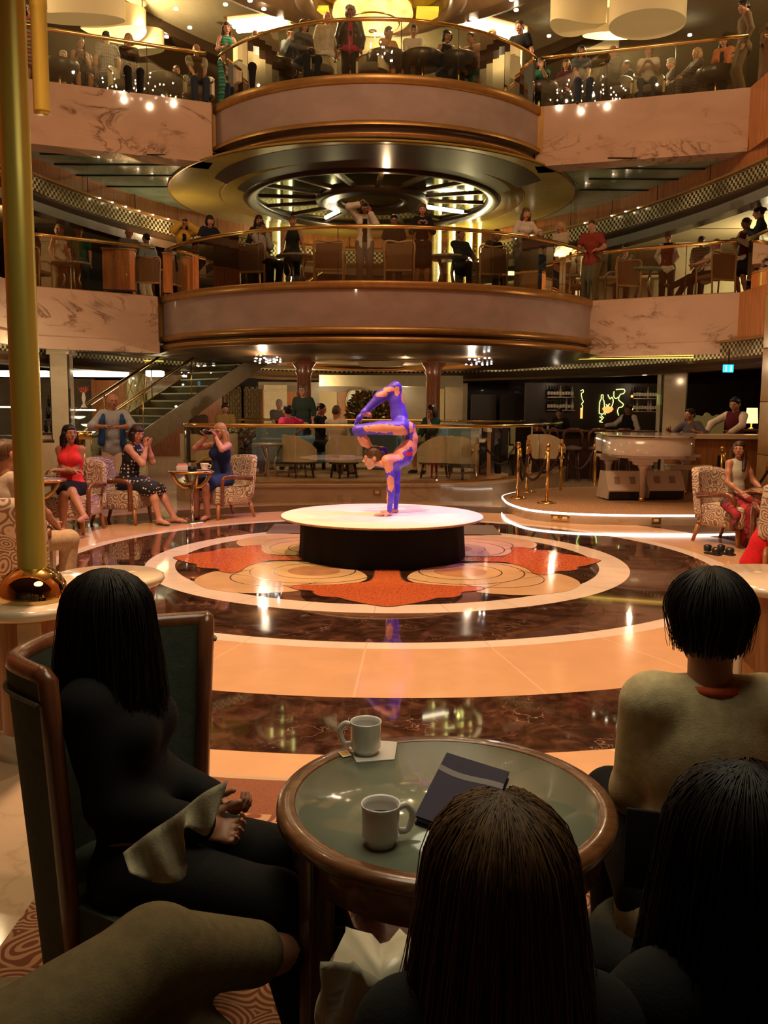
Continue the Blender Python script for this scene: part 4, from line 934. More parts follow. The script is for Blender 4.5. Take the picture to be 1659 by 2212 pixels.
# cafe sign
q = P(345, 865, 28.38); q2 = P(402, 884, 27.0); wS = 1.15
t = thing('sign', 'pale wavy cafe sign board seen behind the stairs', 'sign', (P(318, 865, 28.38)[0]+wS/2, 28.38, q[2]))
pts = [(-wS/2+wS*i/20, .20+.05*sin(i/20*2*pi)) for i in range(21)] + [(wS/2, -.22), (-wS/2, -.25)]
b = MB(); b.raw([(x, 0, z) for x, z in pts]+[(x, .04, z) for x, z in pts], [tuple(range(23)), tuple(range(23, 46))[::-1]]+[(i, i+23, (i+1) % 23+23, (i+1) % 23) for i in range(23)], False); b.build('board', 'cream_paint', t)
def text(s, size, m, parent, loc, rot=(pi/2, 0, 0), name='lettering', ext=.004, al='CENTER', shear=0):
    c = bpy.data.curves.new(name, 'FONT'); c.body = s; c.size = size; c.extrude = ext; c.align_x = al; c.align_y = 'CENTER'; c.shear = shear
    o = bpy.data.objects.new(name, c); C.objects.link(o); dg = bpy.context.evaluated_depsgraph_get(); me = bpy.data.meshes.new_from_object(o.evaluated_get(dg)); bpy.data.objects.remove(o)
    me.name = name; o = bpy.data.objects.new(name, me); C.objects.link(o); me.materials.clear(); me.materials.append(M[m] if isinstance(m, str) else m); o.location = loc; o.rotation_euler = rot; o.parent = parent; return o
text('International', .22, 'brass_satin', t, (-.0, -.012, .05), shear=.4); text('Café', .20, 'brass_satin', t, (.05, -.012, -.12), shear=.4)
panel(300, 480, 812, 1050, 28.5, 'red_wood', 'red brown wall behind the stairs'); panel(205, 300, 822, 1050, 28.0, 'orange_wood', 'orange veneer wall behind the standing man')
panel(0, 205, 818, 1050, 29.5, 'grey_wall', 'pale servery wall at the far left')
# cove lights
for px0, px1, lab in ((0, 108, 'left'), (158, 275, 'right'), (318, 352, 'small one beyond the lattice column')):
    a = P(px0, 807, 21.8); c = P(px1, 807, 21.8)
    tag(MB().box(((a[0]+c[0])/2, 21.8, a[2]), (c[0]-a[0], .35, .14), bev=.03).build('cove_light', glow('bright cove', (1, .86, .55), 7)), 'glowing ceiling cove over the servery, %s' % (lab+' of the marble column' if len(lab) < 6 else lab), 'light')
for a, c, l in ((G(150, 772, 2.77), G(352, 777, 2.77), 'left'), (G(1250, 772, 2.77), G(1590, 768, 2.77), 'right')):
    dx, dy = c[0]-a[0], c[1]-a[1]; tag(MB().box(((a[0]+c[0])/2, (a[1]+c[1])/2, 2.735), (math.hypot(dx, dy), .07, .02), rz=math.atan2(dy, dx)).build('strip_light', glow('yellow strip', (1, .66, .12), 1.5)), 'yellow strip light under the %s gallery front' % l, 'light')
# sparkling ceiling spots over the lounge
sp_ = glow('white spot', (1, .93, .85), 26)
for ci, (cx_, n_, lab) in enumerate(((577, 12, 'left'), (1036, 11, 'right'))):
    for i in range(n_):
        px = cx_-30+60*(i+.5)/n_+rng.uniform(-2, 2); py = 781+rng.uniform(-9, 8); q = G(px, py, 2.60)
        k = 20.6/q[1] if 0 else 1
        o = MB().lathe([(0, -.014), (.020, -.010), (.022, .006), (.0, .014)], seg=8).build('spotlight', sp_, loc=(q[0], q[1], 2.60))
        tag(o, 'tiny white spot in the %s cluster over the lounge' % lab, 'light', 'cluster of white spots over the %s of the lounge' % lab)
# exit sign
q = P(1573, 796, 17.5); t = thing('exit_sign', 'glowing cyan sign with small white figures hanging at the right', 'sign', (q[0], 17.5, q[2]))
MB().box((0, 0, 0), (.20, .04, .15), bev=.006).build('panel', glow('cyan sign light', (.02, .45, .95), 2.2), t)
wh = glow('pale sign figure', (.7, .95, 1), 3)
for x in (-.05, .05):
    b = MB(); b.ell((x, -.022, .045), (.012, .003, .012), 8, 6); b.tube([(x, -.022, .03), (x, -.022, -.01)], .010, 5); b.tube([(x, -.022, -.01), (x-.015, -.022, -.05)], .006, 5); b.tube([(x, -.022, -.01), (x+.015, -.022, -.05)], .006, 5); b.build('pictogram', wh, t)
MB().box((0, 0, .22), (.03, .02, .30)).build('bracket', 'dark_wood', t)

# ---------------- bar at the right ----------------
BY = 23.5
panel(1130, 1600, 830, 1010, 23.72, plain('bar back', (.02, .011, .007), .35), 'dark bar back wall')
bm = [plain('bottle '+n, c, .1) for n, c in (('green', (.02, .05, .015)), ('brown', (.06, .02, .006)), ('clear', (.30, .26, .2)), ('dark', (.012, .01, .01)))]
lab_m = plain('bottle label', (.62, .55, .42), .6)
def bottle(x, z, k, lab, grp, h=.30):
    t = thing('bottle', lab, 'bottle', (x, BY, z), 0, grp)
    MB().lathe([(.034, 0), (.036, .01), (.036, h*.58), (.014, h*.76), (.013, h*.98), (.001, h)], seg=10).build('bottle_body', bm[k % 4], t)
    MB().lathe([(.0375, h*.18), (.0375, h*.46)], seg=10, cap=False).build('label_band', lab_m, t)
def shelfset(px0, px1, ys, side, lit):
    for r_, y in enumerate(ys):
        a = P(px0, y, BY); c = P(px1, y, BY); nb = 9
        t = struct(MB().box(((a[0]+c[0])/2, BY, a[2]-.012), (c[0]-a[0], .22, .02)).build('trim_9', 'clear' if 0 else 'chrome'), 'bar shelf, %s unit' % side)
        for i in range(nb): bottle(a[0]+.05+(c[0]-a[0]-.1)*i/(nb-1), a[2], int(rng.integers(0, 4)), 'bottle on the %s shelf of the %s bar unit, %s' % (('upper', 'lower', 'lowest')[r_], side, 'with a pale label'), 'bottles on the %s shelf of the %s bar unit' % (('upper', 'lower', 'lowest')[r_], side), .28+.04*rng.random())
        if lit: 
            tag(MB().box(((a[0]+c[0])/2, BY+.13, a[2]+.05), (c[0]-a[0], .02, .05)).build('shelf_light', glow('amber shelf light', (1, .48, .08), 3.5)), 'amber glowing strip behind the %s shelf of the right bar unit' % ('upper', 'lower')[r_], 'light')
    light('POINT', (P((px0+px1)/2, 850, 22.8)[0], 22.9, 2.2), 2.2, (1, .8, .55), size=.05)
shelfset(1181, 1240, (857, 885), 'left', False); shelfset(1366, 1421, (860, 888), 'right', True)
# neon line decoration
neon = glow('yellow green neon', (.75, .95, .25), 2.6); q = P(1325, 870, 23.6); sc_ = 23.6/1900
t = thing('neon_art', 'yellow green neon line drawing of a bottle and scrolls behind the bar', 'neon decoration', (q[0], 23.62, q[2]))
def N(px, py): return ((px-1325)*sc_, 0, (870-py)*sc_)
strokes = [[(1296, 893), (1296, 870), (1299, 862), (1299, 854), (1303, 854), (1303, 862), (1306, 870), (1306, 893), (1296, 893)], [(1313, 853), (1318, 862), (1322, 858), (1325, 866), (1323, 876), (1318, 884), (1312, 888), (1308, 896)],
  [(1330, 842), (1346, 841), (1349, 846), (1345, 851), (1340, 852), (1336, 862), (1341, 868), (1347, 873), (1344, 879), (1338, 880), (1335, 888), (1338, 897)], [(1326, 846), (1326, 856), (1330, 861), (1336, 858)], [(1310, 874), (1318, 880)], [(1318, 872), (1309, 881)], [(1297, 900), (1303, 905), (1297, 910), (1304, 912)], [(1300, 897), (1306, 903)]]
for s_ in strokes: MB().tube([N(*p) for p in crom(s_, 3)], .010, 5).build('neon_tube', neon, t)
MB().lathe([(.001, 0), (.10, .05), (.15, .12), (.12, .17), (.001, .19)], N(1314, 893), 14, False).build('glow_bowl', glow('orange bowl glow', (1, .35, .08), 1.6), t)
q = P(1258, 860, 23.6); t = thing('neon_art', 'narrow neon scroll with an orange lamp left of the bottle drawing', 'neon decoration', (q[0], 23.62, q[2]))
MB().tube([((px-1258)*sc_, 0, (860-py)*sc_) for px, py in crom([(1254, 845), (1259, 842), (1260, 848), (1256, 850), (1258, 862), (1261, 868), (1257, 872), (1260, 878), (1256, 884)], 3)], .008, 5).build('neon_tube', neon, t)
MB().box((0, .02, -.40), (.06, .02, .28)).build('lamp_strip', glow('orange strip', (1, .35, .08), 2), t)
# bar counter with stools
a = P(1160, 925, 20.5); c = P(1410, 925, 20.5); t = thing('bar_counter', 'dark bar counter with a lit mosaic front behind the piano', 'counter', ((a[0]+c[0])/2, 20.5, 0)); wb = c[0]-a[0]
MB().box((0, 0, 1.10), (wb, .7, .05), bev=.01).build('counter_top', 'dark_wood', t); MB().box((0, .1, .53), (wb, .4, 1.06)).build('counter_front', 'back_dark', t); MB().box((0, -.11, .98), (wb*.98, .02, .10)).build('mosaic_strip', 'mosaic_fine', t)
for i in range(4):
    x = P(1183+i*55, 925, 19.7)[0]; t = thing('bar_stool', ('leftmost', 'second', 'third', 'rightmost')[i]+' of the dark arched bar stools at the counter behind the piano', 'stool', (x, 19.7, 0), 0, 'bar stools at the counter')
    b = MB(); b.tube([(-.2, 0, .78), (-.21, -.02, 1.05), (-.12, -.04, 1.16), (.12, -.04, 1.16), (.21, -.02, 1.05), (.2, 0, .78)], .035, 8); b.build('backrest', 'dark_wood', t)
    MB().lathe([(.02, .70), (.2, .70), (.21, .76), (.02, .80)], seg=20).build('seat', 'seat_grey', t)
    for k in range(4): a_ = k*pi/2+.8; MB().tube([(.14*cos(a_), .14*sin(a_), .7), (.2*cos(a_), .2*sin(a_), 0)], .02, 6).build('leg', 'dark_wood', t)
# host counter at the right with lamp
t = thing('host_counter', 'honey wood counter with a cream rounded top right of the piano', 'counter', (6.0, 15.9, 0), 0)
cw = crom([(-.95, .3), (-.9, -.25), (-.3, -.42), (.4, -.42), (.95, -.2), (1.05, .3)], 5)
b = MB(); b.prism([(x, y) for x, y in cw], 1.10, 1.17); b.build('counter_top', plain('cream counter top', (.62, .5, .34), .3), t)
b = MB(); b.sweep(offp(cw, .1), [(0, 0), (0, 1.10)], sm=True); b.build('counter_front', 'mid_wood', t)
MB().box((-.05, -.34, .72), (.12, .05, .18), bev=.01).build('telephone', 'black', t)
t = thing('side_speaker', 'black box standing at the foot of the counter behind the piano', 'speaker', (5.95, 15.3, 0)); MB().box((0, 0, .45), (.6, .25, .32), bev=.01).build('cabinet', 'black', t); MB().box((0, 0, .145), (.5, .2, .29)).build('stand', 'black', t)
q = P(1624, 900, 17.5); t = thing('table_lamp', 'glowing peach lamp shade left of the ochre column', 'lamp', (q[0], 17.5, q[2]-.25))
MB().lathe([(.12, .12), (.10, .42)], seg=20, cap=False).build('lamp_shade', glow('peach shade', (1, .55, .22), 2.2), t); MB().lathe([(.08, 0), (.08, .02), (.015, .04), (.015, .2)], seg=14).build('base', 'brass', t)
t = thing('side_table', 'low dark table holding the glowing peach lamp', 'table', (q[0], 17.5, 0)); zt = q[2]-.25; MB().box((0, 0, zt-.02), (.5, .4, .04)).build('table_top', 'dark_wood', t)
for s in (-1, 1): MB().box((s*.2, 0, (zt-.04)/2), (.05, .3, zt-.04)).build('leg', 'dark_wood', t)
t = thing('tall_chair', 'high backed pale green upholstered chair behind the man in the grey shirt', 'chair', (P(1528, 900, 18.5)[0], 18.5, 0))
bk = crom([(-.33, 0), (-.36, .6), (-.22, .74), (-.08, .72), (0, .80), (.12, .72), (.26, .76), (.36, .62), (.33, 0)], 4)
b = MB(); b.raw([(x, 0, z+.75) for x, z in bk]+[(x, .1, z+.75) for x, z in bk], [tuple(range(len(bk))), tuple(range(len(bk), 2*len(bk)))[::-1]]+[(i, i+len(bk), (i+1) % len(bk)+len(bk), (i+1) % len(bk)) for i in range(len(bk))], False); b.build('backrest', plain('pale green cloth', (.23, .25, .12), .8), t)
MB().box((0, -.22, .62), (.6, .5, .18), bev=.04).build('seat', MATS['pale green cloth'], t)
for s in (-1, 1):
    for u in (-.4, .05): MB().box((s*.25, u, .27), (.05, .05, .54)).build('leg', 'dark_wood', t)

# ---------------- servery at the far left ----------------
def showcase(label, px0, px1, Y, z1):
    a = P(px0, 900, Y)[0]; c = P(px1, 900, Y)[0]; w_ = c-a
    t = thing('display_counter', label, 'counter', ((a+c)/2, Y, 0), 0, 'lit glass display counters of the servery')
    MB().box((0, 0, .45), (w_, .7, .9), bev=.02).build('cabinet', 'cream_paint', t); MB().box((0, 0, .93), (w_, .74, .05)).build('counter_top', 'chrome', t)
    MB().box((0, 0, z1), (w_, .5, .03)).build('glass_shelf', 'clear', t); MB().box((0, -.34, .95+(z1-.95)/2), (w_, .012, z1-.95)).build('glass_front', 'clear', t)
    MB().box((0, .1, z1-.04), (w_*.95, .05, .03)).build('case_light', glow('case lamp', (1, .9, .65), 6), t)
    return (a, c)
showcase('lit glass display counter between the marble column and the standing man', 160, 205, 19.5, 1.55); showcase('lit glass display counter at the far left behind the pole', -20, 45, 19.0, 1.6)
for i, (px, py) in enumerate(((190, 922), (192, 938), (170, 905))):
    q = P(px, py, 19.3); tag(MB().lathe([(.03, 0), (.12, .03), (.15, .06), (.14, .062), (.02, .012)], seg=24).build('dish', glow('lit white dish', (1, .95, .8), .9), loc=(q[0], 19.3, max(.97, q[2]))), 'white lit dish in the glass counter, %s' % ('middle', 'front', 'back')[i], 'dish', 'dishes in the servery')  # dishes emit by themselves, the case light is put into their material
q = P(175, 892, 19.3); t = thing('flower_vase', 'coral flower in a cream sculpted stand on the servery', 'vase', (q[0], 19.5, 1.56))
MB().lathe([(.09, 0), (.05, .03), (.02, .10), (.05, .2), (.03, .30), (.02, .34)], seg=16).build('vase', 'white', t)
b = MB()
for k in range(14): a_ = k*.45; b.tube([(0, 0, .33), (.07*cos(a_), .05*sin(a_), .38+.05*sin(k*2.)), (.13*cos(a_), .09*sin(a_), .40+.08*sin(k*1.7))], [.006, .02, .004], 5, flat=.4)
b.build('petals', plain('coral petals', (.8, .12, .06), .5), t)
q = P(98, 905, 19); t = thing('bottle_tower', 'tiered stand of dark bottles behind the thick pole', 'display stand', (q[0], 19.4, 1.0))
for k in range(3): MB().lathe([(.02, k*.28), (.22-.05*k, k*.28), (.22-.05*k, k*.28+.02), (.02, k*.28+.02)], seg=20).build('tier', 'dark_wood', t)
MB().tube([(0, 0, 0), (0, 0, .8)], .02, 8).build('post', 'dark_wood', t)
for k in range(3):
    for j in range(6-k): a_ = j*2*pi/(6-k); tag(MB().lathe([(.028, 0), (.03, .13), (.01, .18), (.01, .24)], (0, 0, 0), 8).build('bottle', bm[3], loc=(q[0]+(.16-.045*k)*cos(a_), 19.4+(.16-.045*k)*sin(a_), 1.022+k*.28)), 'small dark bottle on the tiered stand behind the pole, %s tier' % ('lowest', 'middle', 'top')[k], 'bottle', 'bottles on the tiered stand, %s tier' % ('lowest', 'middle', 'top')[k])
q = P(98, 960, 19.4)
t = thing('service_cart', 'pale service cart standing between the pole and the marble column', 'cart', (q[0], 19.4, 0)); MB().box((0, 0, .55), (.5, .5, .86), bev=.02).build('cart_body', 'cream_paint', t); MB().box((0, 0, .995), (.56, .56, .03)).build('cart_top', 'dark_wood', t)
for s in (-1, 1):
    for u in (-1, 1): MB().tube([(s*.2, u*.2, 0), (s*.2, u*.2, .12)], .03, 8).build('wheel', 'black', t)
t = thing('drum_table', 'brass drum shaped side table behind the red topped woman', 'table', (X(172, 16, 1), 16, 0))
MB().lathe([(.2, 1.0), (.22, 1.0), (.22, 1.14), (.2, 1.14), (.02, 1.135)], seg=28, cap=False).build('drum_top', 'brass', t); MB().tube([(0, 0, .02), (0, 0, 1.0)], .10, 20).build('post', 'brass_satin', t); MB().lathe([(.24, 0), (.24, .02), (.08, .05)], seg=28).build('base', 'brass_satin', t)
t = thing('cabinet_chair', 'dark wooden chair with a cream panel back beside the pole', 'chair', (X(84, 15, .7), 15, 0), .3)
MB().box((0, .2, .72), (.46, .04, .5), bev=.02).build('backrest', 'cream_paint', t); MB().tube([(-.25, .2, .99), (.25, .2, .99)], .03, 8).build('top_rail', 'dark_wood', t); MB().box((0, 0, .44), (.48, .46, .08), bev=.02).build('seat', 'cream_paint', t)
for s in (-1, 1):
    for u in (-1, 1): MB().box((s*.21, u*.2, .22), (.04, .04, .44)).build('leg', 'dark_wood', t)

def edgeY(px, lev):
    k = (px-829.5)/1900; c = (c1, c2)[lev-1]; (jl, jr) = (((-5.02, 19.8), (4.55, 20.03)), ((-3.72, 19.54), (3.2, 19.66)))[lev-1]
    a = 1+k*k; b_ = -2*(k*c[0]+c[1]); cc = c[0]**2+c[1]**2-c[2]**2; D = b_*b_-4*a*cc
    if jl[0]/jl[1] < k < jr[0]/jr[1] and D > 0: return (-b_-D**.5)/(2*a)
    (x0, y0), (x1, y1) = ((-7.25, 18.16), jl) if k < 0 else (jr, (7.25, 18.42)); m = (y1-y0)/(x1-x0); return (y0-m*x0)/(1-m*k)
def clampY(px, Y, lev, lo=.62, hi=1.15): e = edgeY(px, lev); return min(max(Y, e+lo), e+hi)
# ---------------- lower gallery furniture ----------------
Z1 = 4.0
M['cane'] = plain('brown cane', (.16, .085, .04), .7, noise=.25, nscale=120)
def cane_chair(label, px, Y, rz):
    Y = clampY(px, Y, 1, .66)
    x = X(px, Y, Z1+.5); t = thing('cane_chair', label, 'chair', (x, Y, Z1), rz, 'cane backed chairs on the lower gallery')
    pts = crom([(-.29, .30, .02), (-.29, .27, .5), (-.30, .26, .84), (-.20, .24, .90), (0, .24, .87), (.20, .24, .90), (.30, .26, .84), (.29, .27, .5), (.29, .30, .02)], 3)
    MB().tube(pts, .022, 6).build('back_frame', 'tan_wood', t)
    MB().box((0, .255, .60), (.53, .02, .50)).build('back_panel', 'cane', t); MB().box((0, .26, .33), (.54, .03, .04)).build('lower_rail', 'tan_wood', t)
    MB().box((0, -.02, .42), (.56, .52, .09), bev=.03).build('seat', 'cane', t)
    for s in (-1, 1):
        MB().tube([(s*.29, .25, .62), (s*.31, -.05, .66), (s*.31, -.22, .60), (s*.29, -.25, .40), (s*.28, -.26, 0)], .02, 6).build('armrest', 'tan_wood', t)
    return t
for px, Y, rz, l in ((712, 18.25, pi, 'cane backed chair left of the woman in the white cardigan'), (862, 18.25, pi, 'cane backed chair right of the woman in the white cardigan'), (1057, 18.7, pi+.2, 'cane backed chair left of the woman in the white blouse'), (552, 18.6, pi-.2, 'cane backed chair under the man in the pale shirt'),
     (1345, 19.9, pi+.25, 'cane backed chair right of the man in the red shirt'), (1545, 19.2, pi+.3, 'cane backed chair in front of the reclining man'), (452, 20.3, 2.9, 'cane backed chair under the woman in the dark jacket'), (320, 20.2, 3.3, 'cane backed chair right of the first wooden cabinet'), (72, 19.4, 3.0, 'cane backed chair right beside the thick pole, lower gallery')):
    cane_chair(l, px, Y, rz)
for px, Y, w_, h_, l in ((259, 19.7, .68, .95, 'honey wood screen cabinet on the lower gallery, leftmost'), (385, 20.2, .62, .95, 'honey wood screen cabinet behind the woman in yellow'), (488, 19.4, .62, 1.0, 'honey wood screen cabinet between the two dark haired women and the seated man')):
    Y = clampY(px, Y, 1, .42); x = X(px, Y, Z1+.5); t = thing('screen_cabinet', l, 'cabinet', (x, Y, Z1), (px-829)/1900*-.6, 'wooden screen cabinets of the lower gallery')
    MB().box((0, 0, h_/2+.06), (w_, .36, h_-.10), bev=.01).build('cabinet_body', 'orange_wood', t); MB().box((0, 0, h_+.02), (w_+.04, .40, .03), bev=.008).build('cabinet_top', 'tan_wood', t)
    for s in (-1, 1): MB().box((s*(w_/2-.04), 0, .04), (.06, .3, .08)).build('leg', 'tan_wood', t)
def gtable(label, px, Y, top=None, r=.42):
    Y = clampY(px, Y, 1, .66, 1.4)
    x = X(px, Y, Z1+.7); t = thing('gallery_table', label, 'table', (x, Y, Z1), 0, 'round tables on the lower gallery')
    MB().lathe([(.02, .74), (r, .74), (r+.015, .72), (r-.01, .69), (.02, .69)], seg=36).build('table_top', top or plain('mottled stone top', (.30, .23, .16), .3, noise=.3, nscale=14), t)
    for k in range(4): a = k*pi/2+.6; MB().tube([(.22*cos(a), .22*sin(a), .69), (.15*cos(a), .15*sin(a), .4), (.26*cos(a), .26*sin(a), 0)], .022, 6).build('leg', 'chrome', t)
gtable('round table in front of the woman in the black sleeveless dress', 641, 18.9); gtable('round table with steel legs, green glow under its top, right of the man in red', 1390, 20.3, plain('green glass top', (.16, .34, .24), .15)); gtable('round table beside the woman in the black coat', 965, 18.9); gtable('round table under the far left woman of the lower gallery', 155, 20.3); gtable('round table right of the woman in the white blouse', 1180, 20.6)
def glassware(px, py, Y, lab, z=None):
    q = P(px, py, Y); t = thing('wine_glass', lab, 'glass', (q[0], Y, z))
    MB().lathe([(.035, 0), (.035, .004), (.005, .01), (.005, .09), (.035, .13), (.04, .17), (.032, .20)], seg=14, cap=False).build('glass_bowl', 'clear', t); MB().lathe([(.001, .105), (.03, .13), (.034, .145), (.001, .145)], seg=12).build('wine', plain('red wine', (.25, .02, .02), .1), t)
glassware(622, 530, 18.8, 'wine glass on the table of the woman in black', Z1+.74); glassware(1439, 552, 20.2, 'wine glass on the green table of the lower gallery', Z1+.74)
# backlit panels behind the lower gallery
for i, (px0, px1) in enumerate(((563, 582), (588, 606), (612, 632), (934, 955), (966, 985), (1002, 1022), (1028, 1040))):
    a = P(px0, 620, 26.3); c = P(px1, 405, 26.3); t = thing('lit_panel', 'backlit crackled glass panel behind the lower gallery, %s %s of the centre' % (('inner', 'middle', 'outer', 'nearest', 'second', 'third', 'outermost')[i] if i > 2 else ('outermost', 'middle', 'nearest')[i], 'left' if i < 3 else 'right'), 'light panel', ((a[0]+c[0])/2, 26.3, 4.05))
    h_ = c[2]-4.15; w_ = c[0]-a[0]; MB().box((0, 0, h_/2), (w_, .05, h_)).build('glass_pane', plain('crackled lit glass', (.5, .45, .25), .4, noise=.4, nscale=30, emit=(.9, .72, .25), es=.28), t)
    MB().box((w_*.32, -.05, h_/2), (.07, .04, h_*.92)).build('lamp_tube', glow('panel tube', (1, .88, .45), 5), t)
    for s in (-1, 1): MB().box((s*w_/2, -.02, h_/2), (.04, .09, h_)).build('frame_post', 'brass_satin', t)
for a, c, l in (((704, 470), (731, 456), 'short bright tube light left of the photographer in white'), ((922, 447), (1000, 458), 'long bright tube light right of the woman in the black coat')):
    p0 = G(*a, 6.55); p1 = G(*c, 6.55); tag(MB().tube([tuple(p0), tuple(p1)], .05, 8).build('tube_light', glow('bright tube', (1, .85, .6), 7)), l, 'light')
# counter band at the right of the lower gallery
b = MB(); b.sweep(crom([(2.5, 25.5), (4.2, 24.0), (6.5, 23.4), (9.5, 22.8)], 6), [(0, 4.0), (0, 4.95), (.1, 4.96), (.1, 5.05), (-.3, 5.06)]); tag(b.build('long_counter', 'cream_paint'), 'long pale counter curving behind the right side of the lower gallery', 'counter')
tag(MB().box((P(1058, 585, 24)[0], 24.0, P(1058, 590, 24)[2]), (1.3, .05, .10)).build('counter_light', glow('low counter light', (1, .9, .35), 3)), 'low yellow glowing strip behind the railing of the lower gallery', 'light')
light('AREA', (10.3, 20.5, 5.5), 60, (1, .85, .5), (10.3, 21.0, 6.3), .8)

# ---------------- upper gallery furniture ----------------
Z2 = 7.98
M['drum_dark'] = plain('dark bronze drum', (.045, .03, .02), .3, .3, noise=.3, nscale=3)
def dtable(label, px, Y, r=.40):
    Y = clampY(px, Y, 2, .62, .9)
    x = X(px, Y, Z2+.6); t = thing('drum_table', label, 'table', (x, Y, Z2), 0, 'dark drum tables on the upper gallery')
    MB().lathe([(.02, .70), (r, .70), (r+.01, .68), (r, .52), (r-.06, .44), (.02, .44)], seg=36).build('table_top', 'drum_dark', t); MB().lathe([(.035, .44), (.035, .02)], seg=14, cap=False).build('post', 'brass_satin', t); MB().lathe([(.2, 0), (.2, .02), (.04, .03)], seg=20).build('base', 'brass_satin', t); return t
for px, Y, l in ((130, 19.6, 'dark drum table behind the hanging brass tube, upper gallery'), (360, 20.1, 'dark drum table left of the man in the checked vest'), (600, 19.2, 'dark drum table holding a red candle, upper balcony'), (912, 18.7, 'dark drum table in front of the man in the pink shirt'), (990, 18.7, 'dark drum table right of the curly haired woman'), (1165, 20.4, 'dark drum table under the woman in the green top'), (1545, 19.5, 'dark drum table beside the woman in orange'), (835, 19.3, 'dark drum table beside the woman in the peach shawl')):
    dtable(l, px, Y)
tag(MB().lathe([(.03, 0), (.03, .09), (.001, .10)], seg=12).build('candle', glow('red candle glass', (1, .08, .03), 1.5), loc=(X(596, 19.2, Z2+.75), 19.2, Z2+.70)), 'small glowing red candle on a drum table of the upper balcony', 'candle')
for px, Y, rz, l in ((690, 18.7, .5, 'cream tub chair with a dark rim left of the man in the leather jacket'), (805, 18.6, -.6, 'cream tub chair with a dark rim right of the man in the leather jacket'), (1085, 19.4, .8, 'cream tub chair with a dark rim beside the man in the black shirt'), (540, 19.3, .4, 'cream tub chair with a dark rim right of the woman in the green dress'), (430, 19.8, .2, 'cream tub chair with a dark rim under the man in the checked vest'), (270, 19.6, .5, 'cream tub chair with a dark rim under the blond woman in black'), (1400, 19.7, 0, 'cream tub chair under the man in the white shirt, upper gallery'), (1330, 19.8, .1, 'cream tub chair under the grandfatherly man, upper gallery')):
    Y = clampY(px, Y, 2, .60, .9); tubchair(l, X(px, Y, Z2+.4), Y, Z2, rz, 'cream tub chairs with dark rims on the upper gallery', True)
# big hanging bowl lamp
q = P(805, 62, 21.4); t = thing('bowl_chandelier', 'large glowing alabaster bowl lamp at the top centre', 'chandelier', (q[0]-.0, 21.4, 10.15))
alab = NT('glowing alabaster'); n_ = alab.n('ShaderNodeTexNoise', i_Scale=3.0, i_Detail=4.0); alab.l(alab.coord(), n_.inputs[0]); alab.l(alab.ramp(n_.outputs[0], [(.35, (1, .42, .07)), (.65, (1, .78, .32))]), alab.b.inputs['Emission Color']); alab.b.inputs['Emission Strength'].default_value = 1.3; alab.b.inputs['Base Color'].default_value = (.8, .6, .3, 1)
MB().lathe([(.01, .06), (.35, .08), (.55, .16), (.60, .22)], seg=48, cap=False).build('lower_bowl', alab.m, t)
MB().lathe([(.60, .22), (.85, .30), (.93, .42), (.90, .55)], seg=48, cap=False).build('upper_bowl', alab.m, t)
MB().lathe([(.60, .20), (.63, .22), (.60, .25)], seg=48, cap=False).build('rim', 'brass_satin', t); MB().lathe([(.001, .03), (.09, .04), (.10, .07), (.001, .09)], seg=20).build('finial', 'beam', t); MB().lathe([(.88, .56), (.92, .57), (.92, .72), (.3, .74)], seg=48, cap=False).build('ceiling_collar', 'gold_paint', t)
light('POINT', (q[0], 21.4, 9.9), 60, (1, .68, .25), size=.4)
for x in (-1.25, 1.25): tag(MB().box((q[0]+x, 21.4, 10.6), (.5, .5, .1)).build('ceiling_panel', glow('yellow ceiling panel', (.9, .62, .05), .8)), 'yellow lit ceiling panel %s of the hanging bowl lamp' % ('left' if x < 0 else 'right'), 'light')
# wavy hanging shades
M['shade'] = plain('cream lamp shade', (.62, .50, .26), .6, emit=(.9, .62, .24), es=.16)
def shade(label, px, py, Y, w_, h_, ph, nw=1.3):
    q = P(px, py, Y); t = thing('wavy_shade', label, 'ceiling lamp', (q[0], Y, q[2]), 0, 'wavy cream shades hanging over the upper gallery')
    v = []; f = []; n = 48
    for i in range(n):
        a = 2*pi*i/n; x = w_*cos(a); y = w_*.6*sin(a); dz = .16*h_*sin(nw*a*1.0+ph) 
        v += [(x, y, -h_*.5+dz), (x, y, h_*.5)]
    for i in range(n): j = (i+1) % n; f.append((2*i, 2*j, 2*j+1, 2*i+1))
    link_mesh('shade_band', v, f, 'shade', parent=t); 
    for k in range(3): a = k*2.1; MB().tube([(w_*.9*cos(a), w_*.55*sin(a), h_*.5), (w_*.9*cos(a), w_*.55*sin(a), h_*.5+.35)], .012, 5).build('hanger', 'dark_wood', t)
for a_ in ((170, 8, 19.5, .95, .62, 0, 1, 'wavy cream shade at the upper left, nearest the thick pole'), (245, 45, 21.5, .75, .50, 2, 2, 'second wavy cream shade at the upper left, lower and farther'), (305, 90, 22.5, .55, .5, 1, 1, 'small wavy cream shade at the upper left beside the checked shirt man'), (1250, 28, 20.5, .62, .55, 1, 2, 'wavy cream shade at the upper right, left one of the group'), (1400, 12, 19.5, .80, .75, 3, 1, 'large wavy cream shade at the upper right'), (1325, 55, 21.5, .70, .45, 0, 1, 'lower wavy cream shade in the middle of the upper right group'), (1290, 88, 23.5, .55, .5, 0, 1, 'farthest wavy cream shade at the upper right')):
    shade(a_[7], *a_[:6], a_[6])
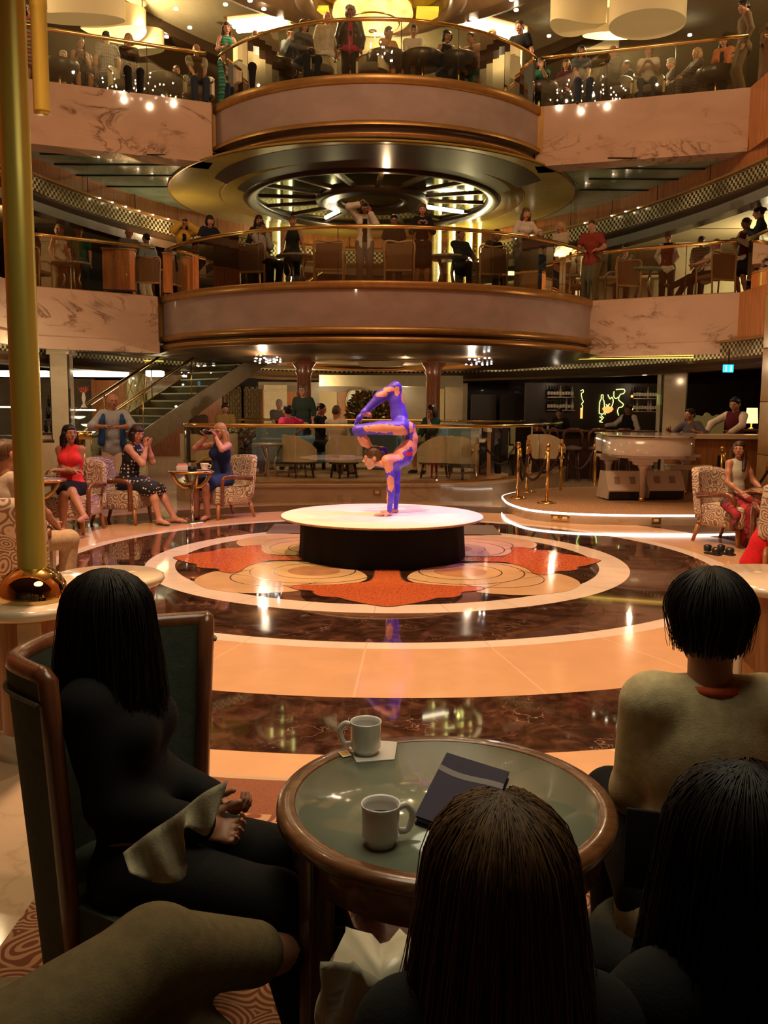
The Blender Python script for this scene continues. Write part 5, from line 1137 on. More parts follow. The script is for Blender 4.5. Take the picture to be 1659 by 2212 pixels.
for i, (px, py) in enumerate(((487, 10), (234, 36), (380, 20), (410, 60), (360, 80), (1105, 0), (1115, 22), (1186, 78), (1284, 52), (1354, 58), (1490, 76), (540, 2), (570, 20))):
    q = G(px, py, 10.55); o = MB().lathe([(0, .03), (.05, .02), (.05, -.01), (0, -.03)], seg=10).build('spotlight', glow('ceiling spot', (1, .9, .7), 18), loc=tuple(q)); tag(o, 'small bright ceiling spot of the upper gallery', 'light', 'bright ceiling spots of the upper gallery')
# ---------------- figures: smooth union of tapered limbs, meshed as one surface ----------------
def snets(F, o, h):
    S = F < 0; nx, ny, nz = F.shape
    offs = [(i, j, k) for i in (0, 1) for j in (0, 1) for k in (0, 1)]
    cnt = np.zeros((nx-1, ny-1, nz-1), np.int8)
    for (i, j, k) in offs: cnt += S[i:nx-1+i, j:ny-1+j, k:nz-1+k]
    act = (cnt > 0) & (cnt < 8); I = np.argwhere(act); n = len(I)
    if n == 0: return np.zeros((0, 3)), np.zeros((0, 4), int)
    idx = -np.ones(act.shape, np.int64); idx[act] = np.arange(n)
    V = np.zeros((n, 3)); W = np.zeros(n)
    for a in offs:
        for ax in range(3):
            if a[ax] == 0:
                b = list(a); b[ax] = 1; pa = I + a; pb = I + b
                fa = F[pa[:, 0], pa[:, 1], pa[:, 2]]; fb = F[pb[:, 0], pb[:, 1], pb[:, 2]]; m = (fa < 0) != (fb < 0)
                t = np.where(m, fa/np.where(m, fa-fb, 1), 0); pos = pa.astype(float); pos[:, ax] += t; V[m] += pos[m]; W[m] += 1
    V /= W[:, None]; V = np.asarray(o) + V*h; Q = []
    for ax in range(3):
        b, c = (ax+1) % 3, (ax+2) % 3; sl0 = [slice(None)]*3; sl1 = [slice(None)]*3; sl0[ax] = slice(0, -1); sl1[ax] = slice(1, None)
        for q in (b, c): sl0[q] = slice(1, -1); sl1[q] = slice(1, -1)
        A = S[tuple(sl0)]; B = S[tuple(sl1)]; E = np.argwhere(A != B)
        if not len(E): continue
        inside = A[E[:, 0], E[:, 1], E[:, 2]]; E = E.copy(); E[:, b] += 1; E[:, c] += 1
        def cell(db, dc):
            e = E.copy(); e[:, b] += db; e[:, c] += dc; return idx[e[:, 0], e[:, 1], e[:, 2]]
        q = np.stack([cell(-1, -1), cell(0, -1), cell(0, 0), cell(-1, 0)], 1); q[~inside] = q[~inside][:, ::-1]; Q.append(q)
    Q = np.concatenate(Q); return V, Q[(Q >= 0).all(1)]
def cap(a, b, ra, rb=None, k=None): return ('c', np.array(a, float), np.array(b, float), ra, ra if rb is None else rb, k)
def ell(c, r, M3=None, k=None, cut=False): return ('x' if cut else 'e', np.array(c, float), np.array(r, float), M3, None, k)
def sdf(prims, h, k=.03, inflate=0):
    lo = np.full(3, 1e9); hi = -lo
    for p in prims:
        if p[0] == 'c':
            r = max(p[3], p[4]); a, b = np.minimum(p[1], p[2])-r, np.maximum(p[1], p[2])+r
        elif p[0] == 'e': r = max(p[2]) if p[3] is not None else p[2]; a, b = p[1]-r, p[1]+r
        else: continue
        lo = np.minimum(lo, a); hi = np.maximum(hi, b)
    lo = lo-inflate-3*h; hi = hi+inflate+3*h; n = np.ceil((hi-lo)/h).astype(int)+1; F = np.full(n, .5)
    ax = [lo[i]+h*np.arange(n[i]) for i in range(3)]
    for p in prims:
        kk = p[5] if p[5] is not None else k
        if p[0] == 'c': r = max(p[3], p[4]); a, b = np.minimum(p[1], p[2])-r, np.maximum(p[1], p[2])+r
        else: r = max(p[2]) if p[3] is not None else p[2]; a, b = p[1]-r, p[1]+r
        mg = inflate+kk+3*h; i0 = np.clip(np.floor((a-mg-lo)/h).astype(int), 0, n-1); i1 = np.clip(np.ceil((b+mg-lo)/h).astype(int)+1, 1, n)
        sl = tuple(slice(i0[i], i1[i]) for i in range(3))
        x, y, z = np.meshgrid(*(ax[i][sl[i]] for i in range(3)), indexing='ij')
        if p[0] == 'c':
            d = p[2]-p[1]; L2 = max(d@d, 1e-9); t = np.clip(((x-p[1][0])*d[0]+(y-p[1][1])*d[1]+(z-p[1][2])*d[2])/L2, 0, 1)
            D = np.sqrt((x-p[1][0]-t*d[0])**2+(y-p[1][1]-t*d[1])**2+(z-p[1][2]-t*d[2])**2)-(p[3]+(p[4]-p[3])*t)
        else:
            q = np.stack([x-p[1][0], y-p[1][1], z-p[1][2]], -1)
            if p[3] is not None: q = q @ np.asarray(p[3])
            k0 = np.sqrt(((q/p[2])**2).sum(-1)); k1 = np.sqrt(((q/p[2]**2)**2).sum(-1)); D = np.where(k1 > 1e-9, k0*(k0-1)/np.maximum(k1, 1e-9), -min(p[2]))
        if p[0] == 'x':
            A = F[sl]; F[sl] = np.maximum(A, -D)
        else:
            D = D-inflate; A = F[sl]; hh = np.maximum(kk-np.abs(A-D), 0)/max(kk, 1e-6); F[sl] = np.minimum(A, D)-hh*hh*kk*.25
    return snets(F, lo, h)
def xf(V, Mx): Mn = np.array(Mx); return V @ Mn[:3, :3].T + Mn[:3, 3]
class Acc:
    def __init__(s): s.V = []; s.F = []; s.m = []; s.n = 0
    def add(s, V, F, k=0):
        s.V.append(V); s.F.append(F+s.n); s.m.append(np.full(len(F), k)); s.n += len(V)
    def obj(s, name, mats, parent=None):
        V = np.concatenate(s.V); F = [f.tolist() for q in s.F for f in q]; return link_mesh(name, V, F, mats, np.concatenate(s.m), parent)

# head template: centre of the skull at the origin, face towards -Y, unit = metres (head 0.235 tall)
def head_template():
    out = []
    P_ = [ell((0, .012, .028), (.076, .096, .090)), ell((0, -.030, -.020), (.064, .066, .078)), cap((0, -.052, -.082), (0, -.066, -.088), .024, .019), cap((-.040, .0, -.058), (.0, -.056, -.090), .024, .022), cap((.040, .0, -.058), (.0, -.056, -.090), .024, .022),
          cap((0, -.092, .016), (0, -.112, -.022), .009, .012, .014), cap((-.012, -.100, -.026), (.012, -.100, -.026), .010, .010, .012), cap((-.045, -.078, .024), (.045, -.078, .024), .017, .017), cap((-.026, -.088, -.058), (.026, -.088, -.058), .011, .011, .014),
          cap((-.048, -.062, -.018), (-.048, -.05, -.03), .023), cap((.048, -.062, -.018), (.048, -.05, -.03), .023),
          cap((0, .030, -.06), (0, .028, -.15), .053, .052), ell((-.079, .012, -.005), (.008, .020, .031), k=.008), ell((.079, .012, -.005), (.008, .020, .031), k=.008),
          ell((-.030, -.104, .004), (.016, .014, .010), cut=True), ell((.030, -.104, .004), (.016, .014, .010), cut=True)]
    V, F = sdf(P_, .0065, .022); out.append((V, F, 0))
    b = MB(); [b.ell((s*.030, -.084, .004), (.0125, .010, .0095), 10, 8) for s in (-1, 1)]; out.append((np.array(b.v), b.f, 1))
    b = MB(); [b.ell((s*.030, -.0925, .004), (.0058, .003, .0062), 10, 6) for s in (-1, 1)]; out.append((np.array(b.v), b.f, 2))
    b = MB(); [b.tube([(s*.014, -.100, .024), (s*.030, -.099, .030), (s*.048, -.086, .025)], [.003, .0042, .002], 5) for s in (-1, 1)]; out.append((np.array(b.v), b.f, 3))
    b = MB(); b.tube([(-.025, -.092, -.054), (-.010, -.100, -.051), (0, -.101, -.053), (.010, -.100, -.051), (.025, -.092, -.054)], [.002, .005, .0045, .005, .002], 6, flat=.8); b.tube([(-.022, -.092, -.058), (0, -.0995, -.063), (.022, -.092, -.058)], [.002, .0065, .002], 6, flat=.8); out.append((np.array(b.v), b.f, 4))
    return out
HEAD = head_template()
def hand_template(curl, spread=.18, thumb=.7):
    # wrist at the origin, fingers along -Z, palm towards -Y, thumb on +X
    pr = [ell((0, 0, -.048), (.040, .015, .052)), cap((0, 0, .01), (0, 0, -.03), .026, .030), cap((-.026, 0, -.085), (.026, 0, -.088), .014, .014)]
    for i, (x, L_, r) in enumerate(((.031, .070, .0088), (.010, .078, .0092), (-.012, .073, .0088), (-.032, .058, .0078))):
        p = np.array((x, 0, -.088)); a = curl*.5; sx = x*spread/.03*.3
        for s_, fr in enumerate((.42, .32, .26)):
            d = np.array((sx, -sin(a), -cos(a))); d /= np.linalg.norm(d); q = p+d*L_*fr; pr.append(cap(p, q, r*(1-.08*s_), r*(.94-.1*s_), .006)); p = q; a += curl*(.9 if s_ == 0 else .7)
    p = np.array((.030, -.004, -.028)); 
    for (dx, dy, dz), L_, r in (((thumb, -.35, -.75), .036, .0125), ((thumb*.7, -.55, -.85), .032, .0105), ((thumb*.35, -.65, -.95), .026, .0092)):
        d = np.array((dx, dy, dz)); d /= np.linalg.norm(d); q = p+d*L_; pr.append(cap(p, q, r, r*.93, .010)); p = q
    return sdf(pr, .0052, .014)
HANDS = {'relax': hand_template(.35), 'flat': hand_template(.03, .5), 'grip': hand_template(1.0, .1), 'soft': hand_template(.6)}

def hair_template(style):
    cap_ = ell((0, .013, .041), (.086, .106, .091)); face = ell((0, -.118, -.026), (.064, .068, .094), cut=True); low = ell((0, -.06, -.12), (.12, .10, .09), cut=True)
    P_ = [cap_]
    if style == 'short': P_ += [ell((0, .05, .0), (.078, .068, .075)), ell((0, -.045, .088), (.055, .045, .032)), face, ell((0, -.122, .004), (.076, .064, .082), cut=True), low, ell((-.085, -.02, -.045), (.03, .06, .05), cut=True), ell((.085, -.02, -.045), (.03, .06, .05), cut=True)]
    elif style == 'crop': P_ = [ell((0, .014, .037), (.081, .103, .087)), ell((0, .05, -.0), (.074, .062, .065)), face, ell((0, -.125, .006), (.085, .072, .086), cut=True), low, ell((-.085, -.02, -.05), (.03, .07, .06), cut=True), ell((.085, -.02, -.05), (.03, .07, .06), cut=True)]
    elif style == 'fringe': P_ = [ell((0, .045, -.005), (.083, .070, .062)), ell((0, .0, .10), (.075, .12, .075), cut=True), face, low]
    elif style == 'bob': P_ += [ell((0, .04, -.03), (.094, .080, .105)), cap((-.078, -.02, .0), (-.076, -.025, -.09), .032, .028), cap((.078, -.02, .0), (.076, -.025, -.09), .032, .028), face, ell((0, -.115, -.045), (.066, .09, .095), cut=True)]
    elif style == 'bangs': P_ += [ell((0, .04, -.03), (.096, .084, .105)), cap((-.078, -.03, .0), (-.074, -.03, -.09), .030, .024), cap((.078, -.03, .0), (.074, -.03, -.09), .030, .024), ell((0, -.060, .055), (.070, .036, .036)), ell((0, -.125, -.045), (.062, .075, .078), cut=True)]
    elif style in ('long', 'longfront'):
        P_ += [ell((0, .045, -.04), (.094, .078, .12)), cap((-.05, .07, -.05), (-.06, .10, -.30), .052, .040), cap((.05, .07, -.05), (.06, .10, -.30), .052, .040), cap((0, .08, -.05), (0, .115, -.32), .055, .045), cap((-.078, -.02, .0), (-.09, .0, -.14), .030, .032), cap((.078, -.02, .0), (.09, .0, -.14), .030, .032)]
        if style == 'longfront': P_ += [cap((-.085, .0, -.12), (-.085, -.075, -.30), .034, .026), cap((.085, .0, -.12), (.085, -.075, -.30), .034, .026)]
        P_ += [face, ell((0, -.118, -.05), (.064, .088, .10), cut=True)]
    elif style == 'bun': P_ += [ell((0, .05, .0), (.078, .066, .075)), ell((0, .125, .03), (.042, .038, .042)), face, ell((0, -.118, -.012), (.078, .066, .078), cut=True), low, ell((-.085, -.02, -.045), (.03, .06, .055), cut=True), ell((.085, -.02, -.045), (.03, .06, .055), cut=True)]
    elif style == 'pony': P_ += [ell((0, .05, .0), (.078, .066, .075)), cap((0, .11, .03), (0, .15, -.02), .03, .034), cap((0, .15, -.02), (0, .13, -.22), .034, .014), face, ell((0, -.118, -.012), (.078, .066, .078), cut=True), low, ell((-.085, -.02, -.045), (.03, .06, .055), cut=True), ell((.085, -.02, -.045), (.03, .06, .055), cut=True)]
    elif style == 'curly':
        P_ += [ell((0, .03, .0), (.105, .095, .11))]; r2 = random.Random(3)
        for _ in range(46):
            u = r2.uniform(-1, 1); a = r2.uniform(0, 2*pi); q = (1-u*u)**.5; P_.append(ell((.098*q*cos(a), .02+.095*q*sin(a), .0+.115*u), (.028,)*3, k=.006))
        P_ += [face, ell((0, -.12, -.05), (.064, .08, .10), cut=True)]
    return sdf(P_, .0085, .018)
HAIR = {}
def hairgeo(s):
    if s not in HAIR: HAIR[s] = hair_template(s)
    return HAIR[s]
def ik(a, b, l1, l2, pole):
    a = np.array(a, float); b = np.array(b, float); d = b-a; L = np.linalg.norm(d); Lm = (l1+l2)*.995
    if L > Lm: b = a+d/L*Lm; d = b-a; L = Lm
    x = (l1*l1-l2*l2+L*L)/(2*L); h = math.sqrt(max(l1*l1-x*x, 0)); u = d/L; p = np.array(pole, float); p = p-u*(p@u); nrm = np.linalg.norm(p); p = p/nrm if nrm > 1e-6 else np.array((1, 0, 0)); return a+u*x+p*h, b
def frame(zdir, ydir):
    z = np.array(zdir, float); z /= np.linalg.norm(z); y = np.array(ydir, float); y = y-z*(y@z); n_ = np.linalg.norm(y)
    if n_ < 1e-5: y = np.array((1., 0, 0)); y = y-z*(y@z); n_ = np.linalg.norm(y)
    y /= n_; return np.stack([np.cross(y, z), y, z], 1)
def person(label, loc, rz, H=1.70, sex='f', seat=None, lean=0, side=0, yaw=0, pitch=0, tilt=0, lh=None, rh=None, lf=None, rf=None, le=None, re=None, hs=('relax', 'relax'), hand_dir=(None, None),
           hair=('bob', 'hair_dark'), skin='skin_a', top=('t', 'short'), bottom=('b', 'trousers'), shoes='black', group=None, h=.015, fat=1.0, vest=None, jacket=None, glasses=False, tie=None, lanyard=None, collar=None, name='person', category='person', kpole=None, cuff=0):
    """local frame: facing -Y, left hand on +X; lh/rh hand targets and lf/rf foot targets in metres"""
    s = H/1.70; root = thing(name, label, category, loc, rz, group); F_ = sex == 'f'
    hipz = (seat+.10) if seat is not None else .90*s; sw = (.138 if F_ else .160)*s*(.5+.5*fat); hw = (.092 if F_ else .085)*s
    up = Vector((0, 0, 1)); up = Matrix.Rotation(R(side), 3, 'Y') @ (Matrix.Rotation(R(lean), 3, 'X') @ up); up = np.array(up); fw = np.cross(up, (1, 0, 0)); fw = -np.cross((1, 0, 0), up); fw = -fw if fw[1] > 0 else fw; lat = np.cross(fw, up); lat = lat/np.linalg.norm(lat); lat = lat if lat[0] > 0 else -lat
    hip = np.array((0, 0, hipz)); chest = hip+up*.34*s+fw*-.01; sh = hip+up*.485*s; neck = hip+up*.53*s; 
    hd = up*.4+np.array((0, 0, .6)); hd /= np.linalg.norm(hd); head = neck+hd*.155*s+fw*.022*s
    B = []; fb = fat
    B += [ell(hip+up*.02, np.array((.155 if F_ else .145, .105, .115))*s*fb, None), ell(hip+up*.16*s, np.array((.120 if F_ else .135, .088, .13))*s*fb), ell(hip+up*.36*s, np.array((.140 if F_ else .160, .098, .155))*s*(.4+.6*fb)),
          cap(sh-lat*sw*.80, sh+lat*sw*.80, .054*s), cap(neck-up*.05, neck+hd*.07*s, .054*s, .047*s)]
    if F_: B += [ell(hip+up*.37*s+lat*k_*.068*s+fw*.075*s, np.array((.058, .050, .055))*s*fb) for k_ in (-1, 1)]
    torso = list(B[:4])+(B[5:] if F_ else [])
    arms = []; hands = []; armp = []
    L1, L2 = .285*s, .250*s
    for k_, tgt, el, hstyle, hdir in ((1, lh, le, hs[0], hand_dir[0]), (-1, rh, re, hs[1], hand_dir[1])):
        S = sh+lat*k_*sw
        if tgt is None: tgt = (S+np.array((k_*.06, -.05, -.50))*s) if seat is None else np.array((k_*.11, -.33, seat+.17))
        E, W = ik(S, tgt, L1, L2, el if el is not None else (k_*.5, .6, -.5))
        armp.append((S, E, W)); a_ = [cap(S, S*.5+E*.5, .050*s, .043*s), cap(S*.5+E*.5, E, .043*s, .037*s), cap(E, E*.6+W*.4, .038*s, .036*s), cap(E*.6+W*.4, W, .036*s, .026*s)]; arms += a_; B += a_
        d = W-E if hdir is None else np.array(hdir, float); d /= np.linalg.norm(d); fr = frame(-d, (0-k_*.5, .3, -.8) if hdir is None else (0, .3, 1)); pal = fr
        Mx = np.eye(4); mir = np.diag((-k_ if 0 else (1 if k_ < 0 else -1), 1, 1)); Mx[:3, :3] = pal @ mir*s*.98; Mx[:3, 3] = W; hands.append((HANDS[hstyle], Mx, k_))
    legs = []
    lt, ls = .43*s, .42*s
    for k_, tgt in ((1, lf), (-1, rf)):
        S = hip+np.array((k_*hw, 0, -.01))
        if tgt is None: tgt = (k_*.10, 0, .075*s) if seat is None else (k_*.11, -.40*s, .08*s)
        K, A = ik(S, tgt, lt, ls, (kpole[0 if k_ > 0 else 1] if isinstance(kpole, list) else kpole) or ((0, -1, .2) if seat is None else (k_*.1, -.6, 1))); legs.append((S, K, A))
        B += [cap(S, S*.45+K*.55, .086*s*fb, .066*s*(.4+.6*fb)), cap(S*.45+K*.55, K, .066*s*(.4+.6*fb), .053*s), cap(K, K*.68+A*.32, .052*s, .054*s), cap(K*.68+A*.32, A, .054*s, .036*s)]
    feet = []
    for (S, K, A), k_ in zip(legs, (1, -1)):
        sd = A-K; sd /= np.linalg.norm(sd); f_ = np.array((k_*.25, -1., 0)); 
        if sd[2] > -.75: f_ = f_-sd*(f_@sd); f_ = f_+sd*.35
        f_ /= np.linalg.norm(f_); dn = np.array((0, 0, -1.)) if sd[2] <= -.75 else sd
        heel = A+dn*.035*s-f_*.03*s; toe = A+dn*.052*s+f_*.15*s; B += [cap(A, heel, .034*s, .030*s), cap(A+dn*.02*s, A+dn*.042*s+f_*.09*s, .034*s, .030*s), cap(A+dn*.042*s+f_*.09*s, toe, .031*s, .022*s)]; feet.append((A, heel, toe, f_, dn))
    acc = Acc(); V, Fc = sdf(B, h, .030); acc.add(V, Fc, 0)
    for (hv, hf), Mx, k_ in hands: acc.add(xf(hv, Mx), hf if k_ < 0 else hf[:, ::-1], 0)
    HM = Matrix.Translation(Vector(head)) @ Matrix.Rotation(R(yaw), 4, 'Z') @ Matrix.Rotation(R(pitch), 4, 'X') @ Matrix.Rotation(R(tilt), 4, 'Y') @ Matrix.Scale(s*.98, 4); HMn = np.array(HM)
    for v, f, k in HEAD: acc.add(xf(v, HMn), np.array(f, dtype=object) if isinstance(f, list) else f, k) if not isinstance(f, list) else addlist(acc, xf(v, HMn), f, k)
    body = acc.obj('body', [skin, 'eye_white', 'iris', 'brow', 'lip'], root)
    def clothes(name, prims, inf, mat, kk=.035, hh=None):
        V, F = sdf(prims, hh or h, kk, inf); return link_mesh(name, V, F.tolist(), mat, None, root)
    if hair:
        hv, hf = hairgeo(hair[0]); link_mesh('hair', xf(hv, HMn), hf.tolist(), hair[1], None, root)
    low = hip-np.array((0, 0, .0))
    tm, sl = top
    if tm:
        pr = [p for p in torso]
        pr[0] = cap(hip-lat*.050*s-up*.05*s, hip+lat*.050*s-up*.05*s, .124*s*fb)
        if sl == 'tank': pr = [p for i, p in enumerate(torso) if i != 3] + [cap(sh-lat*sw*.45, sh+lat*sw*.45, .050*s)]
        if sl in ('none',): pr = [p for i, p in enumerate(torso) if i != 3]
        for (S, E, W) in armp:
            if sl == 'short': pr += [cap(S, S*.45+E*.55, .056*s, .056*s)]
            if sl == 'elbow': pr += [cap(S, E, .054*s, .048*s), cap(E, E*.8+W*.2, .046*s, .044*s)]
            if sl == 'long': pr += [cap(S, E, .052*s, .042*s), cap(E, W, .043*s, .032*s)]
        clothes('shirt', pr, .017, tm)
    if vest:
        pr = [p for i, p in enumerate(torso) if i != 3] + [cap(sh-lat*sw*.72, sh+lat*sw*.72, .052*s)]; clothes('vest', pr, .024, vest)
    if jacket:
        pr = [p for p in torso]+[cap(hip-up*.08*s-lat*.04, hip-up*.08*s+lat*.04, .115*s*fb)]
        for (S, E, W) in armp: pr += [cap(S, E, .060*s, .050*s), cap(E, E*.15+W*.85, .050*s, .040*s)]
        V, F = sdf(pr, h, .035, .024); cc = V[F].mean(1)-hip; keep = ~((np.abs(cc @ lat) < .045*s) & (cc @ fw > .02) & (cc @ up < .46*s)); link_mesh('jacket', V, F[keep].tolist(), jacket, None, root)
    if collar:
        b = MB(); ctr = neck-up*.012*s
        b.tube([tuple(ctr+lat*.066*s*cos(a)+fw*.062*s*sin(a)+up*(.012-.03*max(0, sin(a)))*s) for a in np.linspace(0, 2*pi, 20, endpoint=False)], .014*s, 6, closed=True); b.build('collar', collar, root)
    bm_, bt = bottom
    if bm_:
        pr = [ell(hip-np.array((0, 0, .035)), np.array((.158 if F_ else .148, .108, .10))*s*fb)]
        if bt in ('trousers', 'shorts'):
            for (S, K, A) in legs:
                pr += [cap(S, K, .088*s*fb, .062*s)]
                if bt == 'trousers': pr += [cap(K, A+(K-A)*cuff, .062*s, .052*s)]
        elif bt in ('skirt', 'dress', 'gown'):
            fr_ = {'skirt': .75, 'dress': .95, 'gown': 1.0}[bt]
            for (S, K, A) in legs: pr += [cap(S, S+(K-S)*fr_, .092*s*fb, .088*s)]
            (S1, K1, A1), (S2, K2, A2) = legs; pr += [cap((S1+S2)/2, (S1+S2)/2+((K1+K2)/2-(S1+S2)/2)*fr_, .10*s*fb, .095*s)]
            if bt == 'gown': pr += [cap(K1, K1+(A1-K1)*.9, .085*s, .10*s), cap(K2, K2+(A2-K2)*.9, .085*s, .10*s), cap((K1+K2)/2, (A1+A2)/2, .09*s, .11*s)]
        clothes({'trousers': 'trousers', 'shorts': 'shorts'}.get(bt, 'skirt'), pr, .015, bm_)
    if isinstance(shoes, tuple):
        for (A, heel, toe, f_, dn) in feet:
            b = MB(); o_ = dn*.030*s; b.tube([tuple(heel+o_-f_*.025), tuple(heel+o_+f_*.03), tuple((heel+toe)/2+o_*.8), tuple(toe+o_*.5), tuple(toe+o_*.4+f_*.02)], [.022, .034, .034, .036, .018], 10, flat=.25); b.build('shoe', shoes[1], root)
            m_ = heel*.35+toe*.65; sd_ = np.cross(f_, dn); b = MB(); b.tube([tuple(m_+sd_*.036*cos(a)*s-dn*.034*sin(a)*s+dn*.012) for a in np.linspace(0, pi, 9)], .006, 6); b.tube([tuple(A+sd_*.040*cos(a)*s+f_*.040*sin(a)*s) for a in np.linspace(0, 2*pi, 14, endpoint=False)], .005, 5, closed=True); b.build('strap', shoes[1], root)
    elif shoes:
        for (A, heel, toe, f_, dn) in feet:
            V, F = sdf([cap(A+dn*.015*s, heel+dn*.004, .036*s, .033*s), cap(A+dn*.030*s, A+dn*.044*s+f_*.09*s, .036*s, .034*s), cap(A+dn*.044*s+f_*.09*s, toe, .034*s, .026*s)], max(h*.8, .009), .02, .004); link_mesh('shoe', V, F.tolist(), shoes, None, root)
    if glasses:
        b = MB()
        for k_ in (-1, 1): b.tube([(k_*.032+.021*cos(a), -.108, .004+.015*sin(a)) for a in np.linspace(0, 2*pi, 14, endpoint=False)], .0022, 4, closed=True); b.tube([(k_*.053, -.106, .008), (k_*.080, .0, .008)], .0022, 4)
        b.tube([(-.011, -.110, .008), (.011, -.110, .008)], .002, 4); b.v = xf(np.array(b.v), HMn).tolist(); b.build('glasses', 'black', root)
    if tie:
        p0 = neck-up*.03*s+fw*.065*s; b = MB(); b.tube([tuple(p0), tuple(p0-up*.04+fw*.03), tuple(p0-up*.16+fw*.05)], [.010, .022, .03], 4, flat=.3); b.build('tie', tie, root)
    if lanyard:
        p0 = neck-up*.02*s; b = MB(); b.tube([tuple(p0+lat*.05), tuple(p0-up*.10*s+lat*.05+fw*.115*s), tuple(p0-up*.24*s+fw*.125*s), tuple(p0-up*.10*s-lat*.05+fw*.115*s), tuple(p0-lat*.05)], .005, 5); q = p0-up*.27*s+fw*.13*s; b.box(tuple(q), (.06, .01, .08)); b.build('lanyard', lanyard, root)
    root['_w'] = 0; del root['_w']
    PJ[label] = dict(W=[a[2] for a in armp], head=head, root=root, HM=HM)
    return root
PJ = {}
def addlist(acc, V, f, k):
    acc.V.append(V); acc.F.append([np.array([i+acc.n for i in q]) for q in f]); acc.m.append(np.full(len(f), k)); acc.n += len(V)
def held_camera(label, p, rz, big=True, col='black', name='camera'):
    t = thing(name, label, 'camera', p, rz); w_, h_ = (.13, .085) if big else (.10, .06)
    MB().box((0, 0, 0), (w_, .05 if big else .025, h_), bev=.01).build('camera_body', col, t); MB().lathe([(.018, 0), (.030 if big else .02, .0), (.030 if big else .02, .05 if big else .02), (.018, .05 if big else .02), (.001, .02)], seg=20)
    b = MB(); b.tube([(0, -.02, 0), (0, -.09 if big else -.035, 0)], .031 if big else .018, 16); b.build('lens', 'chrome' if not big else 'black', t); MB().tube([(0, -.091 if big else -.036, 0), (0, -.093 if big else -.038, 0)], .024 if big else .012, 14).build('lens_glass', plain('lens glass', (.05, .06, .08), .05), t); return t
# ---------------- the audience ----------------
def cl(n, c): return fabric('cloth '+n, c)
def stripes(name, cols, sx=0, sz=30, rough=.85):
    t = NT(name); sp = t.n('ShaderNodeSeparateXYZ'); t.l(t.coord(), sp.inputs[0]); a = t.math('FRACT', t.math('MULTIPLY', sp.outputs[2], sz)); n = len(cols)
    col = t.ramp(a, [(i/n, c) for i, c in enumerate(cols)], 'CONSTANT')
    if sx: b = t.math('FRACT', t.math('MULTIPLY', sp.outputs[0], sx)); m = t.ramp(b, [(0, (0, 0, 0)), (.5, (.5, .5, .5))], 'CONSTANT'); col = t.mix(m, col, cols[0])
    t.l(col, t.b.inputs['Base Color']); t.b.inputs['Roughness'].default_value = rough; return t.m
def dots(name, base, dot, sc_=16, r=.22):
    t = NT(name); v = t.n('ShaderNodeTexVoronoi', feature='F1', i_Scale=sc_, i_Randomness=.35); t.l(t.coord(), v.inputs[0]); t.l(t.ramp(v.outputs['Distance'], [(r, dot), (r+.03, base)]), t.b.inputs['Base Color']); t.b.inputs['Roughness'].default_value = .85; return t.m
def blotch(name, cols, s_=9):
    t = NT(name); n = t.n('ShaderNodeTexNoise', i_Scale=s_, i_Detail=2.0, i_Distortion=1.5); t.l(t.coord(), n.inputs[0]); k = len(cols); t.l(t.ramp(n.outputs[0], [(.38+.24*i/k, c) for i, c in enumerate(cols)], 'CONSTANT'), t.b.inputs['Base Color']); t.b.inputs['Roughness'].default_value = .8; return t.m
black = cl('black', (.010, .009, .010)); navy = cl('navy', (.015, .018, .035)); jeans = cl('dark jeans', (.03, .04, .065)); cream = cl('cream', (.52, .43, .30)); white = cl('white', (.62, .55, .46)); khaki = cl('khaki', (.26, .18, .10)); grey = cl('grey', (.13, .11, .10)); brown = cl('brown', (.09, .05, .03)); pblue = cl('pale blue', (.26, .31, .38)); teal = cl('teal', (.02, .12, .09)); maroon = cl('maroon', (.085, .010, .016)); green = cl('green', (.012, .07, .04)); pink = cl('pale pink', (.50, .30, .24)); magenta = cl('magenta', (.42, .02, .08)); orange = cl('orange', (.40, .12, .04)); peach = cl('peach', (.60, .30, .10)); yellow = cl('yellow', (.60, .38, .06)); redsh = cl('rust red', (.26, .045, .03)); purple = cl('purple', (.07, .015, .035)); stripe = stripes('plaid cloth', [(.05, .05, .06), (.32, .3, .28), (.10, .10, .12), (.22, .21, .2)], 22, 14)
checks = stripes('check cloth', [(.35, .30, .24), (.20, .17, .15), (.42, .38, .3)], 30, 26); gown = stripes('teal striped cloth', [(.02, .15, .10), (.03, .22, .15), (.01, .10, .07), (.10, .30, .22)], 0, 7); shawl = stripes('grey striped shawl', [(.04, .035, .03), (.22, .19, .16), (.07, .06, .06), (.14, .12, .1)], 0, 16); tribal = stripes('red and black striped cloth', [(.02, .015, .012), (.40, .02, .02), (.03, .02, .02), (.25, .2, .15)], 0, 6); floral = blotch('black and white print', [(.01, .01, .012), (.45, .42, .38), (.05, .07, .08)])
def facing(x, y, tx=0.0, ty=9.5, off=0): return math.atan2(ty-y, tx-x)+pi/2+R(off)
def pp(z, px, Y, label, off=0, back=False, dx=0, **k):
    seat = k.get('seat'); zz = z+(1.2 if seat else 1.5)
    if z > 3: lv = 1 if z < 6 else 2; e_ = edgeY(px, lv); Y = min(max(Y, e_+(.62 if seat else .45)), e_+((1.25 if Y < 20.9 else 2.0) if seat else 1.9))
    x = X(px, Y, zz); rz = facing(x, Y, off=off)+(pi if back else 0)
    k.setdefault('pitch', 0 if back else 14); k.setdefault('h', .017)
    return person(label, (x, Y, z), rz, **k)
def rail_pose(H=1.7): return dict(lean=16, lh=(.20, -.42, 1.10), rh=(-.16, -.44, 1.10), le=(.6, .4, -.6), re=(-.6, .4, -.6), hs=('soft', 'soft'), hand_dir=((-.6, -.6, -.1), (.6, -.6, -.1)))
